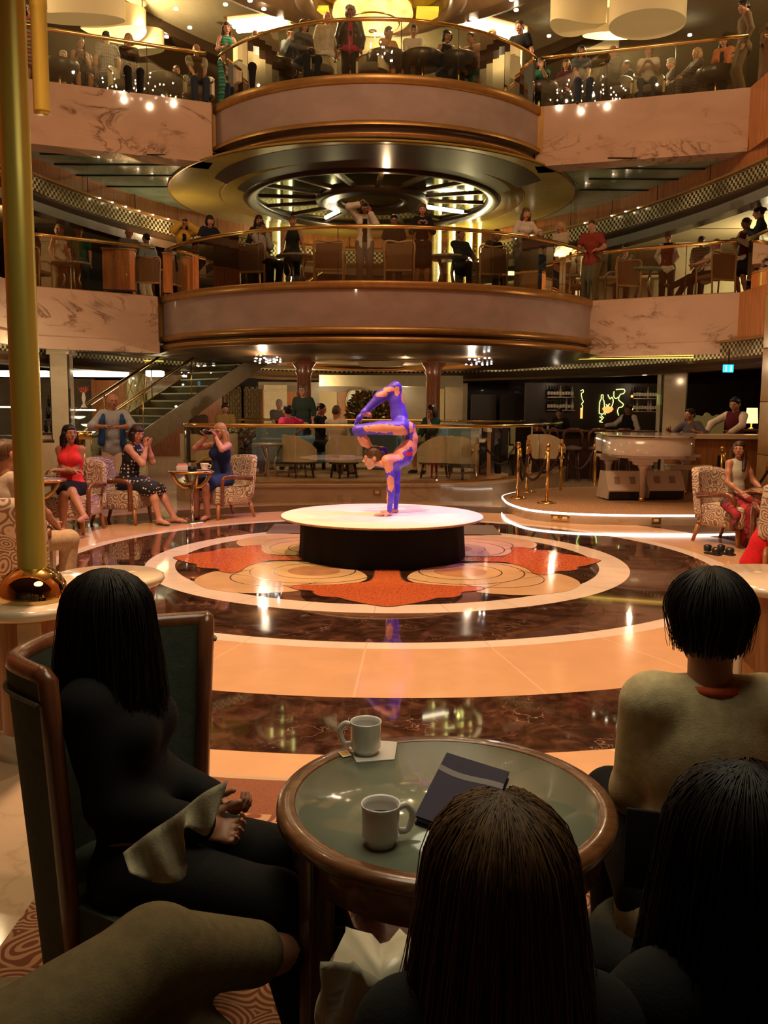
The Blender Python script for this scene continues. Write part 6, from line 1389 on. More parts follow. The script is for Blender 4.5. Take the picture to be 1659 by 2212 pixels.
def cam_pose(H=1.7, seat=None): z = (H*.93 if seat is None else seat+.76*H-.0); z = H*.915 if seat is None else seat+.715; return dict(lh=(.085, -.20, z), rh=(-.085, -.20, z), le=(.8, .1, -.9), re=(-.8, .1, -.9), hs=('grip', 'grip'), hand_dir=((-.3, -.35, 1), (.3, -.35, 1)), pitch=4)
def chin(seat, k=1): return {'lh' if k > 0 else 'rh': (.04*k, -.17, seat+.64), 'hs': ('soft', 'soft'), 'hand_dir': ((None, None) if 0 else ((-.1, .1, 1), None) if k > 0 else (None, (.1, .1, 1)))}
def clasp(z=.70): return dict(lh=(.05, -.30, z), rh=(-.05, -.31, z), hs=('soft', 'soft'), hand_dir=((-.7, -.4, .1), (.7, -.4, .1)))
S = .46
# upper gallery, left to right
z = Z2
pp(z, 66, 18.9, 'person in a red, black and white striped dress standing between the two brass poles', top=(tribal, 'tank'), bottom=(tribal, 'dress'), hair=('long', 'hair_black'), skin='skin_b')
pp(z, 138, 20.9, 'grey haired person in pale blue seated behind the drum table, upper left', seat=S, top=(pblue, 'short'), bottom=(khaki, 'trousers'), hair=('short', 'hair_grey'))
pp(z, 171, 19.9, 'person with red brown hair in a dark dress leaning on folded hands, upper left', seat=S, lean=12, top=(black, 'tank'), bottom=(black, 'skirt'), hair=('bob', 'hair_brown'), skin='skin_b', **clasp(.95))
pp(z, 193, 21.2, 'person in navy half hidden left of the plaid shirt', seat=S, sex='m', top=(navy, 'long'), bottom=(black, 'trousers'), hair=('crop', 'hair_brown'), skin='skin_b')
pp(z, 232, 20.4, 'person in a plaid shirt standing with back turned, upper left', back=True, sex='m', H=1.78, top=(stripe, 'short'), bottom=(jeans, 'trousers'), hair=('short', 'hair_black'), skin='skin_b')
pp(z, 279, 19.3, 'blond person in a black jacket seated right of the plaid shirt', seat=S, top=(black, 'long'), bottom=(black, 'trousers'), hair=('bob', 'hair_blond'))
pp(z, 382, 21.2, 'person seated half hidden behind the dark drum table of the upper left', seat=S, sex='m', top=(brown, 'long'), bottom=(black, 'trousers'), hair=('crop', 'hair_dark'), skin='skin_b')
pp(z, 425, 19.5, 'balding person in a dark vest over a checked shirt seated at the upper rail', seat=S, sex='m', fat=1.12, top=(checks, 'short'), vest=brown, bottom=(jeans, 'trousers'), hair=('fringe', 'hair_dark'), skin='skin_b')
pp(z, 490, 19.35, 'person in a long teal striped dress with long brown hair standing at the rail corner', H=1.74, top=(gown, 'tank'), bottom=(gown, 'gown'), hair=('longfront', 'hair_brown'), rh=(-.12, -.34, 1.12), lh=(.22, -.2, 1.1))
pp(z, 552, 19.0, 'balding person in a dark plaid shirt seated beside the red candle', seat=S, sex='m', fat=1.1, top=(navy, 'short'), bottom=(black, 'trousers'), hair=('fringe', 'hair_brown'), skin='skin_b', lanyard=pink, **clasp(.64))
pp(z, 581, 20.4, 'grey haired person in an ivory shirt with folded arms on the upper balcony', sex='m', H=1.62, top=(cream, 'short'), bottom=(khaki, 'trousers'), hair=('short', 'hair_grey'), lh=(-.08, -.26, 1.02), rh=(.08, -.28, 1.04))
pp(z, 627, 19.9, 'person in a black jacket with a pale scarf standing behind the seated woman', H=1.66, top=(pblue, 'long'), vest=black, bottom=(black, 'trousers'), hair=('short', 'hair_dark'), skin='skin_b', rh=(-.05, -.2, 1.35))
pp(z, 655, 18.75, 'person with brown hair in a charcoal sweater seated with folded arms, upper balcony', seat=S, off=20, tilt=-8, top=(grey, 'long'), bottom=(black, 'trousers'), hair=('bob', 'hair_brown'), **clasp(.70))
pp(z, 707, 19.3, 'bald person in a cream zip jacket standing, upper balcony', sex='m', H=1.74, fat=1.05, top=(white, 'short'), jacket=cream, bottom=(khaki, 'trousers'), hair=None, collar=cream)
pp(z, 756, 19.0, 'person in a dark leather jacket open over a magenta shirt with a gold badge', sex='m', H=1.74, fat=1.0, top=(magenta, 'short'), jacket=plain('dark leather', (.02, .013, .010), .35, bump=.3, bscale=40), bottom=(black, 'trousers'), hair=('curly', 'hair_grey'), skin='skin_c', lanyard=black)
pp(z, 838, 19.3, 'person in a peach shawl seated with bare legs, upper balcony', seat=S, off=30, top=(peach, 'short'), bottom=(black, 'skirt'), hair=('bun', 'hair_black'), skin='skin_b', **chin(S, -1))
pp(z, 893, 19.5, 'person in a pale shirt with dark hair seated behind a drum table, upper balcony', seat=S+.06, sex='m', top=(white, 'long'), bottom=(black, 'trousers'), hair=('short', 'hair_black'), skin='skin_b')
pp(z, 960, 19.6, 'person with curly dark hair and bare shoulders leaning forward, upper balcony', seat=S, lean=14, off=20, top=(black, 'tank'), bottom=(black, 'trousers'), hair=('curly', 'hair_black'), skin='skin_b')
pp(z, 1030, 19.35, 'person in a pink shirt bending forward over the rail, upper balcony', seat=S, lean=24, off=-25, sex='m', top=(pink, 'long'), bottom=(teal, 'trousers'), hair=('crop', 'hair_dark'), skin='skin_b', lh=(-.1, -.42, .92), rh=(.1, -.42, .95))
pp(z, 1063, 20.0, 'short blond haired person standing behind the pink shirt', H=1.70, off=-20, top=(peach, 'tank'), bottom=(khaki, 'trousers'), hair=('short', 'hair_blond'))
pp(z, 1122, 19.9, 'tall person in a black t-shirt leaning at the right end of the upper balcony', sex='m', H=1.84, off=-20, top=(black, 'short'), bottom=(jeans, 'trousers'), hair=('short', 'hair_brown'), rh=(-.24, -.30, 1.02))
pp(z, 1168, 20.6, 'person in a green top with black hair resting chin on hand, upper right', seat=S, top=(teal, 'short'), bottom=(black, 'trousers'), hair=('bob', 'hair_black'), skin='skin_b', **chin(S, 1))
pp(z, 1222, 21.0, 'smiling person with red brown hair in a purple top, upper right', seat=S+.12, top=(purple, 'long'), bottom=(black, 'trousers'), hair=('long', 'hair_brown'))
pp(z, 1247, 22.2, 'bald person just behind the woman in purple, upper right', seat=S+.2, sex='m', top=(brown, 'long'), bottom=(black, 'trousers'), hair=None)
pp(z, 1254, 19.8, 'person in a blue grey t-shirt with long brown hair seated, upper right', seat=S, off=20, top=(cl('blue grey', (.12, .13, .16)), 'short'), bottom=(jeans, 'trousers'), hair=('longfront', 'hair_dark'), skin='skin_b')
pp(z, 1306, 21.5, 'dark haired person in black seated behind the old man with glasses', seat=S+.1, sex='m', top=(black, 'long'), bottom=(black, 'trousers'), hair=('short', 'hair_dark'), skin='skin_b')
pp(z, 1324, 19.9, 'old balding person with glasses in black seated, upper right', seat=S, sex='m', off=-25, top=(black, 'long'), bottom=(black, 'trousers'), hair=('fringe', 'hair_grey'), skin='skin_b', glasses=True, **clasp(.9))
pp(z, 1353, 21.1, 'dark haired person in a navy jacket turned to the left, upper right', seat=S+.12, sex='m', off=-50, top=(navy, 'long'), bottom=(black, 'trousers'), hair=('crop', 'hair_black'), skin='skin_c')
pp(z, 1400, 19.9, 'person in an open necked white shirt with fingertips together, upper right', seat=S, sex='m', off=10, top=(white, 'short'), bottom=(jeans, 'trousers'), hair=('short', 'hair_dark'), skin='skin_b', collar=white, **clasp(.93))
pp(z, 1450, 21.0, 'white haired person in a grey shirt with crossed arms, upper right', seat=S+.08, sex='m', off=-60, top=(grey, 'short'), bottom=(black, 'trousers'), hair=('short', 'hair_grey'), lh=(-.1, -.28, .8), rh=(.1, -.3, .82))
pp(z, 1492, 19.9, 'blond person wrapped in a grey striped shawl leaning back, upper right', seat=S, lean=-16, off=-40, top=(shawl, 'long'), bottom=(shawl, 'gown'), hair=('bob', 'hair_blond'))
pp(z, 1562, 20.2, 'person with long dark hair and an orange cardigan behind a drum table', seat=S+.14, top=(black, 'tank'), jacket=orange, bottom=(black, 'trousers'), hair=('longfront', 'hair_black'), skin='skin_b')
pp(z, 1606, 18.9, 'person in an olive brown suit standing in profile at the upper right corner', sex='m', H=1.86, off=-55, top=(cl('olive brown suit', (.13, .085, .045)), 'long'), bottom=(cl('olive brown suit', (.13, .085, .045)), 'trousers'), hair=('short', 'hair_black'), skin='skin_b')
# lower gallery, left to right
z = Z1
cm = dict(skin='skin_b')
pp(z, 58, 19.8, 'person in dark clothes standing right beside the thick pole, lower gallery', sex='m', H=1.72, top=(black, 'long'), bottom=(khaki, 'trousers'), hair=('crop', 'hair_dark'), skin='skin_b')
pp(z, 128, 21.6, 'blond person in a pale lace top behind a stone table, lower left', H=1.64, off=20, top=(cream, 'tank'), bottom=(khaki, 'trousers'), hair=('bob', 'hair_blond'), lh=(-.02, -.25, 1.12))
pp(z, 172, 21.4, 'person in a dark green shirt right of the pale lace top', sex='m', H=1.66, top=(green, 'short'), bottom=(black, 'trousers'), hair=('short', 'hair_grey'), skin='skin_b')
pp(z, 250, 22.2, 'small person in brown seated between the green and the grey shirts', seat=S, top=(brown, 'tank'), bottom=(black, 'trousers'), hair=('bob', 'hair_dark'), skin='skin_c')
pp(z, 279, 21.2, 'bald person with glasses in a grey shirt, lower left', sex='m', H=1.74, fat=1.1, off=10, top=(grey, 'short'), bottom=(black, 'trousers'), hair=('fringe', 'hair_grey'), skin='skin_b', glasses=True)
pp(z, 318, 21.6, 'person in a pale tracksuit turned away, lower left', back=True, sex='m', H=1.68, off=30, top=(pblue, 'long'), bottom=(white, 'trousers'), hair=('crop', 'hair_black'), skin='skin_c')
pp(z, 396, 19.75, 'person in a yellow cardigan with black hair holding up a small camera', H=1.66, top=(black, 'tank'), jacket=yellow, bottom=(black, 'skirt'), hair=('long', 'hair_black'), **cam_pose(1.66))
pp(z, 447, 19.35, 'person with a dark bob and dark jacket leaning on the curved rail', H=1.64, off=10, top=(navy, 'short'), bottom=(black, 'trousers'), hair=('bangs', 'hair_black'), **rail_pose())
pp(z, 559, 19.5, 'person with long dark hair standing behind the seated man in the pale shirt', H=1.68, top=(navy, 'long'), bottom=(black, 'trousers'), hair=('longfront', 'hair_dark'), skin='skin_b')
pp(z, 563, 18.6, 'person in a pale shirt seated with hand on chin on a cane chair', seat=S, sex='m', off=35, top=(cl('pale grey shirt', (.36, .32, .32)), 'long'), bottom=(black, 'trousers'), hair=('crop', 'hair_black'), skin='skin_c', **chin(S, 1))
pp(z, 631, 19.7, 'person in a black sleeveless dress leaning both hands on a round table', H=1.64, fat=1.12, lean=10, top=(black, 'tank'), bottom=(black, 'dress'), hair=('bun', 'hair_brown'), skin='skin_b', lh=(.26, -.26, .82), rh=(-.26, -.26, .82))
a = pp(z, 788, 18.25, 'person in a white cardigan and grey trousers aiming a big camera at the stage', H=1.70, top=(black, 'tank'), jacket=white, bottom=(grey, 'trousers'), hair=('longfront', 'hair_dark'), skin='skin_b', lh=(.10, -.26, 1.44), rh=(-.10, -.24, 1.60), le=(.5, -.3, -1), re=(-1, 0, .4), hs=('grip', 'grip'), hand_dir=((-.4, -.2, 1), (.5, -.3, .5)), pitch=6)
pp(z, 851, 19.2, 'person with glasses in a dark shirt behind the right cane chair', sex='m', H=1.64, top=(black, 'short'), bottom=(black, 'trousers'), hair=('short', 'hair_black'), skin='skin_b', glasses=True)
pp(z, 912, 18.3, 'person in a long black coat with short brown hair and a compact camera', H=1.68, off=5, top=(black, 'long'), bottom=(black, 'dress'), hair=('bob', 'hair_brown'), lh=(.09, -.30, 1.20), rh=(-.09, -.30, 1.20), hs=('grip', 'grip'), hand_dir=((-.5, -.2, .8), (.5, -.2, .8)))
pp(z, 1000, 19.3, 'person in a dark suit slumped in a seat at the right of the curved balcony', seat=.42, sex='m', lean=-12, off=40, top=(black, 'long'), bottom=(black, 'trousers'), hair=('crop', 'hair_black'), skin='skin_b')
pp(z, 1050, 20.3, 'person in a dark jacket bent forward behind the empty cane chair', seat=S, sex='m', lean=30, off=50, top=(black, 'long'), bottom=(black, 'trousers'), hair=('crop', 'hair_black'), skin='skin_c')
pp(z, 1128, 18.85, 'person in a white blouse and pale jeans leaning on the curved rail with clasped hands', H=1.72, off=-38 if 0 else 30, top=(white, 'long'), bottom=(cl('washed jeans', (.20, .19, .17)), 'trousers'), hair=('longfront', 'hair_brown'), **{**rail_pose(), 'lh': (.22, -.40, 1.20)})
pp(z, 1212, 19.8, 'blond person in a pale knit top standing right of the white blouse', H=1.66, off=-20, top=(cream, 'short'), bottom=(khaki, 'trousers'), hair=('long', 'hair_blond'), lh=(-.03, -.22, 1.15), rh=(.05, -.26, 1.08))
pp(z, 1281, 20.35, 'stocky person in a rust red shirt leaning on the rail with joined hands', sex='m', H=1.80, fat=1.15, top=(redsh, 'short'), bottom=(cl('grey green trousers', (.12, .12, .075)), 'trousers'), hair=('crop', 'hair_brown'), **rail_pose())
pp(z, 1351, 21.3, 'person with short black hair in a black and white printed blouse', seat=S+.1, top=(floral, 'long'), bottom=(black, 'trousers'), hair=('short', 'hair_black'))
pp(z, 1443, 21.6, 'waitress in a maroon vest, white shirt and dark tie on the lower gallery', H=1.68, off=15, top=(white, 'long'), vest=maroon, bottom=(black, 'trousers'), hair=('pony', 'hair_dark'), tie=black, collar=white, lh=(.10, .18, .95), rh=(-.10, .18, .95), name='person', category='person')
pp(z, 1514, 21.6, 'person with wavy dark hair in a grey plaid shirt behind the reclining man', H=1.66, seat=S+.2, sex='m', top=(stripe, 'long'), bottom=(black, 'trousers'), hair=('short', 'hair_dark'), skin='skin_c')
pp(z, 1531, 20.15, 'person in a white polo shirt reclining with a leg crossed to the left, lower right', seat=S, sex='m', lean=-18, off=-55, fat=1.1, top=(white, 'short'), bottom=(black, 'trousers'), hair=('fringe', 'hair_brown'), lf=(.05, -.80, .30), rf=(-.12, -.62, .08), **clasp(.78))
pp(z, 1612, 19.6, 'waitress in a dark vest and white shirt leaning at the right corner rail', H=1.72, off=-30, top=(white, 'long'), vest=maroon, bottom=(black, 'skirt'), hair=('bun', 'hair_dark'), skin='skin_b', **clasp(1.25))
pp(z, 1652, 18.6, 'person in a blue grey suit with a black bun leaning in at the right', H=1.76, off=-70, lean=10, top=(cl('blue grey suit', (.045, .07, .085)), 'long'), bottom=(cl('blue grey suit', (.045, .07, .085)), 'trousers'), hair=('bun', 'hair_black'), **clasp(1.28))
def give_camera(lab, who, big, dz=0, fwd=0):
    d = PJ[who]; r = d['root']; Mx = Matrix.Translation(r.location) @ Matrix.Rotation(r.rotation_euler[2], 4, 'Z'); p = (d['W'][0]+d['W'][1])/2+np.array((0, -.03-fwd, .075+dz)); held_camera(lab, Mx @ Vector(p), r.rotation_euler[2], big)
give_camera('small camera held by the person in the yellow cardigan', 'person in a yellow cardigan with black hair holding up a small camera', False)
give_camera('big black camera held by the person in the white cardigan', 'person in a white cardigan and grey trousers aiming a big camera at the stage', True, .0)
give_camera('compact camera held by the person in the long black coat', 'person in a long black coat with short brown hair and a compact camera', False)
# ---------------- ground floor ----------------
coral = cl('coral knit', (.78, .045, .055)); hearts = dots('black cloth with white hearts', (.010, .010, .016), (.75, .7, .65), 20, .26); nvy = cl('navy satin', (.02, .035, .11)); shirtb = cl('light blue shirt', (.34, .38, .42)); swb = cl('blue sweater', (.02, .07, .19)); trw = cl('cream trousers', (.58, .48, .36))
P1 = person('person in a coral sleeveless top and black skirt seated with crossed legs', (-4.0, 11.22, 0), face(.08, -1), seat=.46, h=.011, yaw=38, pitch=-3, fat=1.05, top=(coral, 'tank'), bottom=(black, 'skirt'), hair=('long', 'hair_black'), skin='skin_b', lh=(-.10, -.26, .80), rh=(.10, -.29, .79), hs=('soft', 'soft'), hand_dir=((-1, -.1, -.05), (1, -.1, -.05)), lf=(-.02, -.40, .08), rf=(.30, -.62, .26), kpole=(0, -.5, 1), shoes=('s', plain('tan sandal', (.22, .10, .05), .5)))
P2 = person('person in a black dress with white hearts seated sideways, hands to the face', (-3.52, 12.04, 0), face(1, -.22), seat=.46, h=.011, lean=12, yaw=-22, pitch=10, fat=1.18, top=(hearts, 'tank'), bottom=(hearts, 'dress'), hair=('bangs', 'hair_dark'), skin='skin_a', lh=(.04, -.30, 1.06), rh=(-.03, -.30, 1.05), le=(.3, -.3, -1), re=(-.3, -.3, -1), hs=('grip', 'grip'), hand_dir=((-.1, .25, 1), (.1, .25, 1)), lf=(.12, -.62, .08), rf=(-.12, -.52, .08), shoes=('s', plain('navy sandal', (.012, .016, .05), .5)))
P3 = person('blond person in a navy dress seated and raising a black camera', (-2.36, 12.72, 0), face(-.55, -.85), seat=.46, h=.011, fat=1.08, yaw=4, top=(nvy, 'tank'), bottom=(nvy, 'skirt'), hair=('longfront', 'hair_blond'), skin='skin_a', glasses=True, lf=(.06, -.36, .08), rf=(-.06, -.46, .08), shoes=('s', plain('black sandal', (.012, .010, .010), .5)), **{**cam_pose(1.7, .46)})
give_camera('black camera held by the blond person in the navy dress', 'blond person in a navy dress seated and raising a black camera', True, 0)
for who, m_ in ((P1, 'brown'), (P2, 'nvy'), (P3, 'black')): pass
P4 = person('balding person in a light blue shirt and cream trousers standing before the stairs', (X(246, 14.6, 1.2), 14.6, 0), face(.15, -1), H=1.80, sex='m', h=.012, fat=1.12, yaw=20, pitch=4, top=(shirtb, 'elbow'), bottom=(trw, 'trousers'), hair=('fringe', 'hair_grey'), skin='skin_b', collar=shirtb, lh=(.12, -.34, 1.26), rh=(-.10, -.34, 1.27), le=(1, .1, -.4), re=(-1, .1, -.4), hs=('soft', 'soft'), hand_dir=((-1, -.2, 0), (1, -.2, 0)))
pr = [cap((.15, .0, 1.50), (.16, -.135, 1.36), .045, .04), cap((-.15, .0, 1.50), (-.16, -.135, 1.36), .045, .04), cap((.16, -.135, 1.36), (.17, -.15, .98), .04, .05), cap((-.16, -.135, 1.36), (-.18, -.15, 1.0), .04, .06), cap((-.15, .06, 1.48), (.15, .06, 1.48), .06), cap((.17, -.14, 1.0), (.18, -.12, .84), .045, .035)]
V, F = sdf(pr, .012, .03); link_mesh('sweater', V, F.tolist(), swb, None, P4)
q = Vector((X(246, 14.6, 1.2), 14.6, 0)); d_p = MB().box((0, 0, 0), (.11, .03, .05), bev=.01).build('phone', 'black', loc=(q.x+.04, 14.22, 1.26)); tag(d_p, 'small black phone held by the man in the light blue shirt', 'phone')
# lounge people
z = LZ
pp(z, 622, 17.7, 'person in a bright pink top leaning on the blue grey sofa, seen from behind', back=True, seat=.42, off=25, top=(cl('pink', (.65, .03, .16)), 'short'), bottom=(black, 'trousers'), hair=('short', 'hair_black'), lh=(.40, -.0, .80), rh=(-.2, .05, .78))
pp(z, 655, 19.6, 'person in a dark green shirt and glasses standing beside the left brown column', sex='m', H=1.76, off=-25, pitch=0, fat=1.1, top=(cl('bottle green', (.025, .035, .024)), 'elbow'), bottom=(black, 'trousers'), hair=('short', 'hair_brown'), skin='skin_b', glasses=True)
pp(z, 603, 21.5, 'person in a pink cap seated far behind the lounge rail', seat=S+.1, sex='m', top=(grey, 'short'), bottom=(black, 'trousers'), hair=('short', 'hair_grey'))
pp(z, 692, 17.9, 'person in a black suit seated behind the small sofa, lounge', seat=S, sex='m', off=60, top=(black, 'long'), bottom=(black, 'trousers'), hair=('crop', 'hair_black'), skin='skin_b')
pp(z, 726, 16.6, 'person in a white shirt seen from behind, seated left of the performer', back=True, seat=.42, sex='m', off=-30, top=(white, 'long'), bottom=(khaki, 'trousers'), hair=('crop', 'hair_brown'), skin='skin_b', lh=(.26, -.36, .62))
pp(z, 932, 17.6, 'person in a teal top resting the face on one hand right of the performer', seat=.44, off=-30, top=(cl('deep teal', (.02, .06, .055)), 'elbow'), bottom=(brown, 'skirt'), hair=('long', 'hair_black'), skin='skin_b', **chin(.44, 1))
pp(z, 486, 20.0, 'person with short dark hair in an ochre shirt behind the lounge rail', seat=S, sex='m', top=(cl('ochre', (.28, .18, .05)), 'short'), bottom=(black, 'trousers'), hair=('short', 'hair_dark'), skin='skin_b', pitch=20)
pp(z, 428, 20.4, 'person with a dark head bowed at the foot of the stairs behind the rail', seat=S-.02, sex='m', top=(brown, 'long'), bottom=(black, 'trousers'), hair=('short', 'hair_black'), skin='skin_b', pitch=30)
# staff at the right
pp(0, 1358, 22.3, 'bartender in a black vest reaching across the bar behind the piano', sex='m', H=1.72, off=-20, pitch=5, top=(white, 'long'), vest=black, bottom=(black, 'trousers'), hair=('short', 'hair_black'), skin='skin_c', rh=(-.48, -.22, 1.20), hand_dir=(None, (-1, -.3, .1)))
pp(0, 1213, 22.4, 'dark clad bartender bent over at the left bar shelves', sex='m', H=1.64, off=-10, lean=15, top=(black, 'long'), bottom=(black, 'trousers'), hair=('short', 'hair_black'), skin='skin_c')
pp(0, 1500, 16.9, 'person in a grey shirt with a name tag leaning on the cream counter', sex='m', H=1.64, off=-10, lean=14, pitch=-4, yaw=-20, h=.013, top=(cl('slate shirt', (.10, .09, .105)), 'elbow'), bottom=(black, 'trousers'), hair=('short', 'hair_black'), skin='skin_b', collar=cl('slate shirt', (.10, .09, .105)), lh=(.26, -.40, 1.20), rh=(-.30, -.36, 1.20))
pp(0, 1588, 16.75, 'person in a maroon vest and white shirt standing with both hands on the counter', sex='m', H=1.84, off=-5, pitch=12, h=.013, top=(white, 'long'), vest=maroon, bottom=(black, 'trousers'), hair=('short', 'hair_black'), skin='skin_b', collar=white, lh=(.16, -.46, 1.20), rh=(-.34, -.40, 1.20), le=(1, .3, 0), re=(-1, .3, 0))
# girl
mint = cl('pale mint', (.50, .56, .42)); plaidred = blotch('red and dark plaid cloth', [(.30, .01, .015), (.05, .02, .025), (.40, .02, .02)], 5)
person('long haired girl in a pale mint top with a red plaid wrap', (4.26, 10.62, 0), face(.35, -.93), H=1.42, sex='m', fat=.88, seat=.46, h=.011, yaw=-48, pitch=-2, top=(mint, 'tank'), bottom=(plaidred, 'gown'), hair=('longfront', 'hair_dark'), skin='skin_b', lh=(.16, -.26, .66), rh=(-.14, -.24, .64))
t = sdf([cap((3.98, 10.2, .52), (4.05, 10.05, .40), .06, .05), cap((4.05, 10.05, .40), (4.02, 10.0, .30), .05, .03)], .012, .04); tag(link_mesh('blanket', t[0], t[1].tolist(), plaidred), 'red plaid cloth hanging over the front of the girl\'s chair', 'blanket')
V, F = sdf([cap((4.0, 9.0, .50), (3.88, 8.95, .25), .10, .10), cap((3.88, 8.95, .25), (3.82, 8.98, .03), .10, .13), cap((4.0, 9.0, .50), (4.3, 9.0, .52), .12, .10)], .015, .05); tag(link_mesh('red_cloth', V, F.tolist(), cl('bright red', (.55, .015, .02))), 'bright red cloth draped to the floor over the chair at the right edge', 'cloth')
# far left edge
V, F = hairgeo('short')
person('person in a brown and orange print seated at the left edge behind the pole', (-4.62, 10.0, 0), face(1, .2), seat=.44, h=.014, top=(blotch('brown print', [(.02, .012, .01), (.35, .10, .04), (.3, .22, .14)], 12), 'short'), bottom=(black, 'skirt'), hair=('bob', 'hair_brown'), skin='skin_a')
person('person in khaki trousers seated with back turned beside the thick brass pole', (-2.92, 6.9, 0), face(.45, .9), seat=.44, sex='m', h=.013, top=(cream, 'short'), bottom=(cl('light khaki', (.46, .33, .2)), 'trousers'), hair=('crop', 'hair_brown'), skin='skin_b', lean=-8)
# ---------------- the performer ----------------
def head_noneck():
    P_ = [ell((0, .012, .028), (.074, .094, .088)), ell((0, -.030, -.020), (.062, .066, .078)), cap((0, -.052, -.082), (0, -.070, -.090), .023, .018), cap((-.038, .0, -.058), (.0, -.056, -.090), .022, .022), cap((.038, .0, -.058), (.0, -.056, -.090), .022, .022),
          cap((0, -.092, .016), (0, -.116, -.020), .008, .011, .014), cap((-.010, -.102, -.026), (.010, -.102, -.026), .009, .009, .012), cap((-.045, -.078, .024), (.045, -.078, .024), .015, .015), cap((-.022, -.090, -.056), (.022, -.090, -.056), .011, .011, .014),
          ell((-.077, .012, -.005), (.008, .020, .031), k=.008), ell((.077, .012, -.005), (.008, .020, .031), k=.008), ell((-.030, -.104, .004), (.016, .014, .010), cut=True), ell((.030, -.104, .004), (.016, .014, .010), cut=True)]
    return sdf(P_, .0055, .020)
def K(cx, cy, dy=0.0): return P(740+cx/6.91, 810+cy/6.91, SY+dy)
def kc(a, b, da, db, ra, rb): return cap(K(*a, da), K(*b, db), ra/6.91/200*1.03, rb/6.91/200*1.03)
pf = thing('person', 'contortionist in a violet and flesh body suit balancing on both hands, feet over the head', 'person', (float(K(700, 1700)[0]), SY, SZ))
inv = -np.array((float(K(700, 1700)[0]), SY, SZ))
B = [kc((835, 1265), (900, 1210), 0, 0, 118, 142), kc((900, 1210), (985, 1090), 0, 0, 142, 118), kc((985, 1090), (1030, 950), 0, 0, 118, 88), kc((1030, 950), (985, 800), 0, 0, 88, 92), kc((985, 800), (880, 740), 0, 0, 95, 112),
     kc((660, 1270), (830, 1290), -.135, -.07, 76, 88), kc((805, 1350), (850, 1270), .13, .05, 74, 88), kc((700, 1250), (800, 1250), -.06, .06, 72, 80),
     kc((672, 1290), (715, 1500), -.15, -.155, 72, 60), kc((715, 1500), (722, 1700), -.155, -.15, 58, 56), kc((722, 1700), (712, 1850), -.15, -.145, 56, 50), kc((712, 1850), (700, 2080), -.145, -.14, 48, 33),
     kc((808, 1370), (806, 1560), .145, .145, 68, 54), kc((806, 1560), (808, 1750), .145, .14, 50, 48), kc((808, 1750), (790, 2040), .14, .13, 46, 30),
     kc((640, 1330), (520, 1290), -.05, -.02, 66, 62),
     kc((870, 790), (560, 790), -.085, -.10, 108, 94), kc((560, 790), (230, 815), -.10, -.10, 94, 74), kc((225, 830), (330, 990), -.10, -.06, 74, 70), kc((330, 990), (420, 1085), -.06, -.02, 70, 40), kc((420, 1085), (500, 1090), -.02, 0, 34, 28), kc((500, 1090), (610, 1082), 0, .02, 28, 16),
     kc((870, 720), (845, 600), .05, .09, 112, 120), kc((845, 600), (800, 380), .09, .10, 120, 104), kc((800, 380), (795, 185), .10, .10, 104, 84), kc((785, 190), (560, 330), .10, .08, 84, 84), kc((560, 330), (330, 550), .08, .05, 80, 44), kc((330, 550), (395, 592), .05, .05, 40, 40), kc((330, 560), (250, 640), .05, .04, 44, 38), kc((250, 640), (190, 730), .04, .03, 36, 22)]
V, F = sdf(B, .0075, .022)
cen = V[F].mean(1); sh_c = cen.copy(); pxs = []
nz = lambda p: .12*np.sin(p[:, 0]*61+p[:, 2]*17)+.10*np.sin(p[:, 2]*73-p[:, 0]*29+1.3)+.08*np.sin((p[:, 0]+p[:, 2])*131+p[:, 1]*40)
zc = cen[:, 2]-CH; dep = cen[:, 1]*cos(PITCH)-zc*sin(PITCH); vv = (cen[:, 1]*sin(PITCH)+zc*cos(PITCH))/dep; uu = cen[:, 0]/dep
u2 = uu*cos(ROLL)+vv*sin(ROLL); v2 = -uu*sin(ROLL)+vv*cos(ROLL); CX = (829.5+FPX*u2-740)*6.91; CY = (1106-FPX*v2-810)*6.91
near = cen[:, 1] < SY+.03; flesh = np.zeros(len(F), bool)
for x, y, a, b, nr in ((600, 800, 290, 62, 1), (850, 850, 120, 90, 1), (360, 1010, 170, 110, 0), (590, 290, 85, 45, 0), (690, 215, 80, 40, 0), (815, 240, 40, 70, 0), (905, 330, 34, 100, 0), (720, 1200, 190, 95, 0), (850, 1090, 130, 70, 0), (1010, 1020, 120, 50, 0), (1085, 1060, 45, 260, 0), (1020, 780, 30, 90, 0), (690, 1370, 70, 85, 1), (720, 1610, 55, 130, 1), (650, 1830, 32, 140, 1), (600, 1310, 130, 60, 0), (960, 1400, 110, 30, 0), (380, 590, 75, 35, 0), (600, 1085, 90, 30, 0)):
    m_ = ((CX-x)/a)**2+((CY-y)/b)**2+nz(cen)*1.4 < 1
    flesh |= (m_ & near) if nr else m_
M['suit'] = plain('violet body suit', (.085, .045, .62), .42, noise=.25, nscale=9); M['suit_skin'] = plain('flesh tone suit', (.66, .27, .17), .5, noise=.08)
M['gem'] = plain('red sequins', (.55, .02, .06), .3)
mi = np.where(flesh, 0, 1); mi = np.where((((CX-990)/60)**2+((CY-1180)/30)**2 < 1) & near, 2, mi)
acc = Acc(); acc.add(V+inv, F[mi == 0], 0) if 0 else None
A_ = Acc(); A_.V.append(V+inv); A_.F.append(F); A_.m.append(np.where(mi == 0, 5, np.where(mi == 1, 6, 7))); A_.n = len(V)
hc = K(462, 1235, -.01); HM = Matrix.Translation(Vector(hc+inv)) @ Matrix.Rotation(R(-90), 4, 'Z') @ Matrix.Rotation(R(10), 4, 'X') @ Matrix.Scale(1.0, 4); HMn = np.array(HM)
hv, hf = head_noneck(); A_.add(xf(hv, HMn), hf, 0)
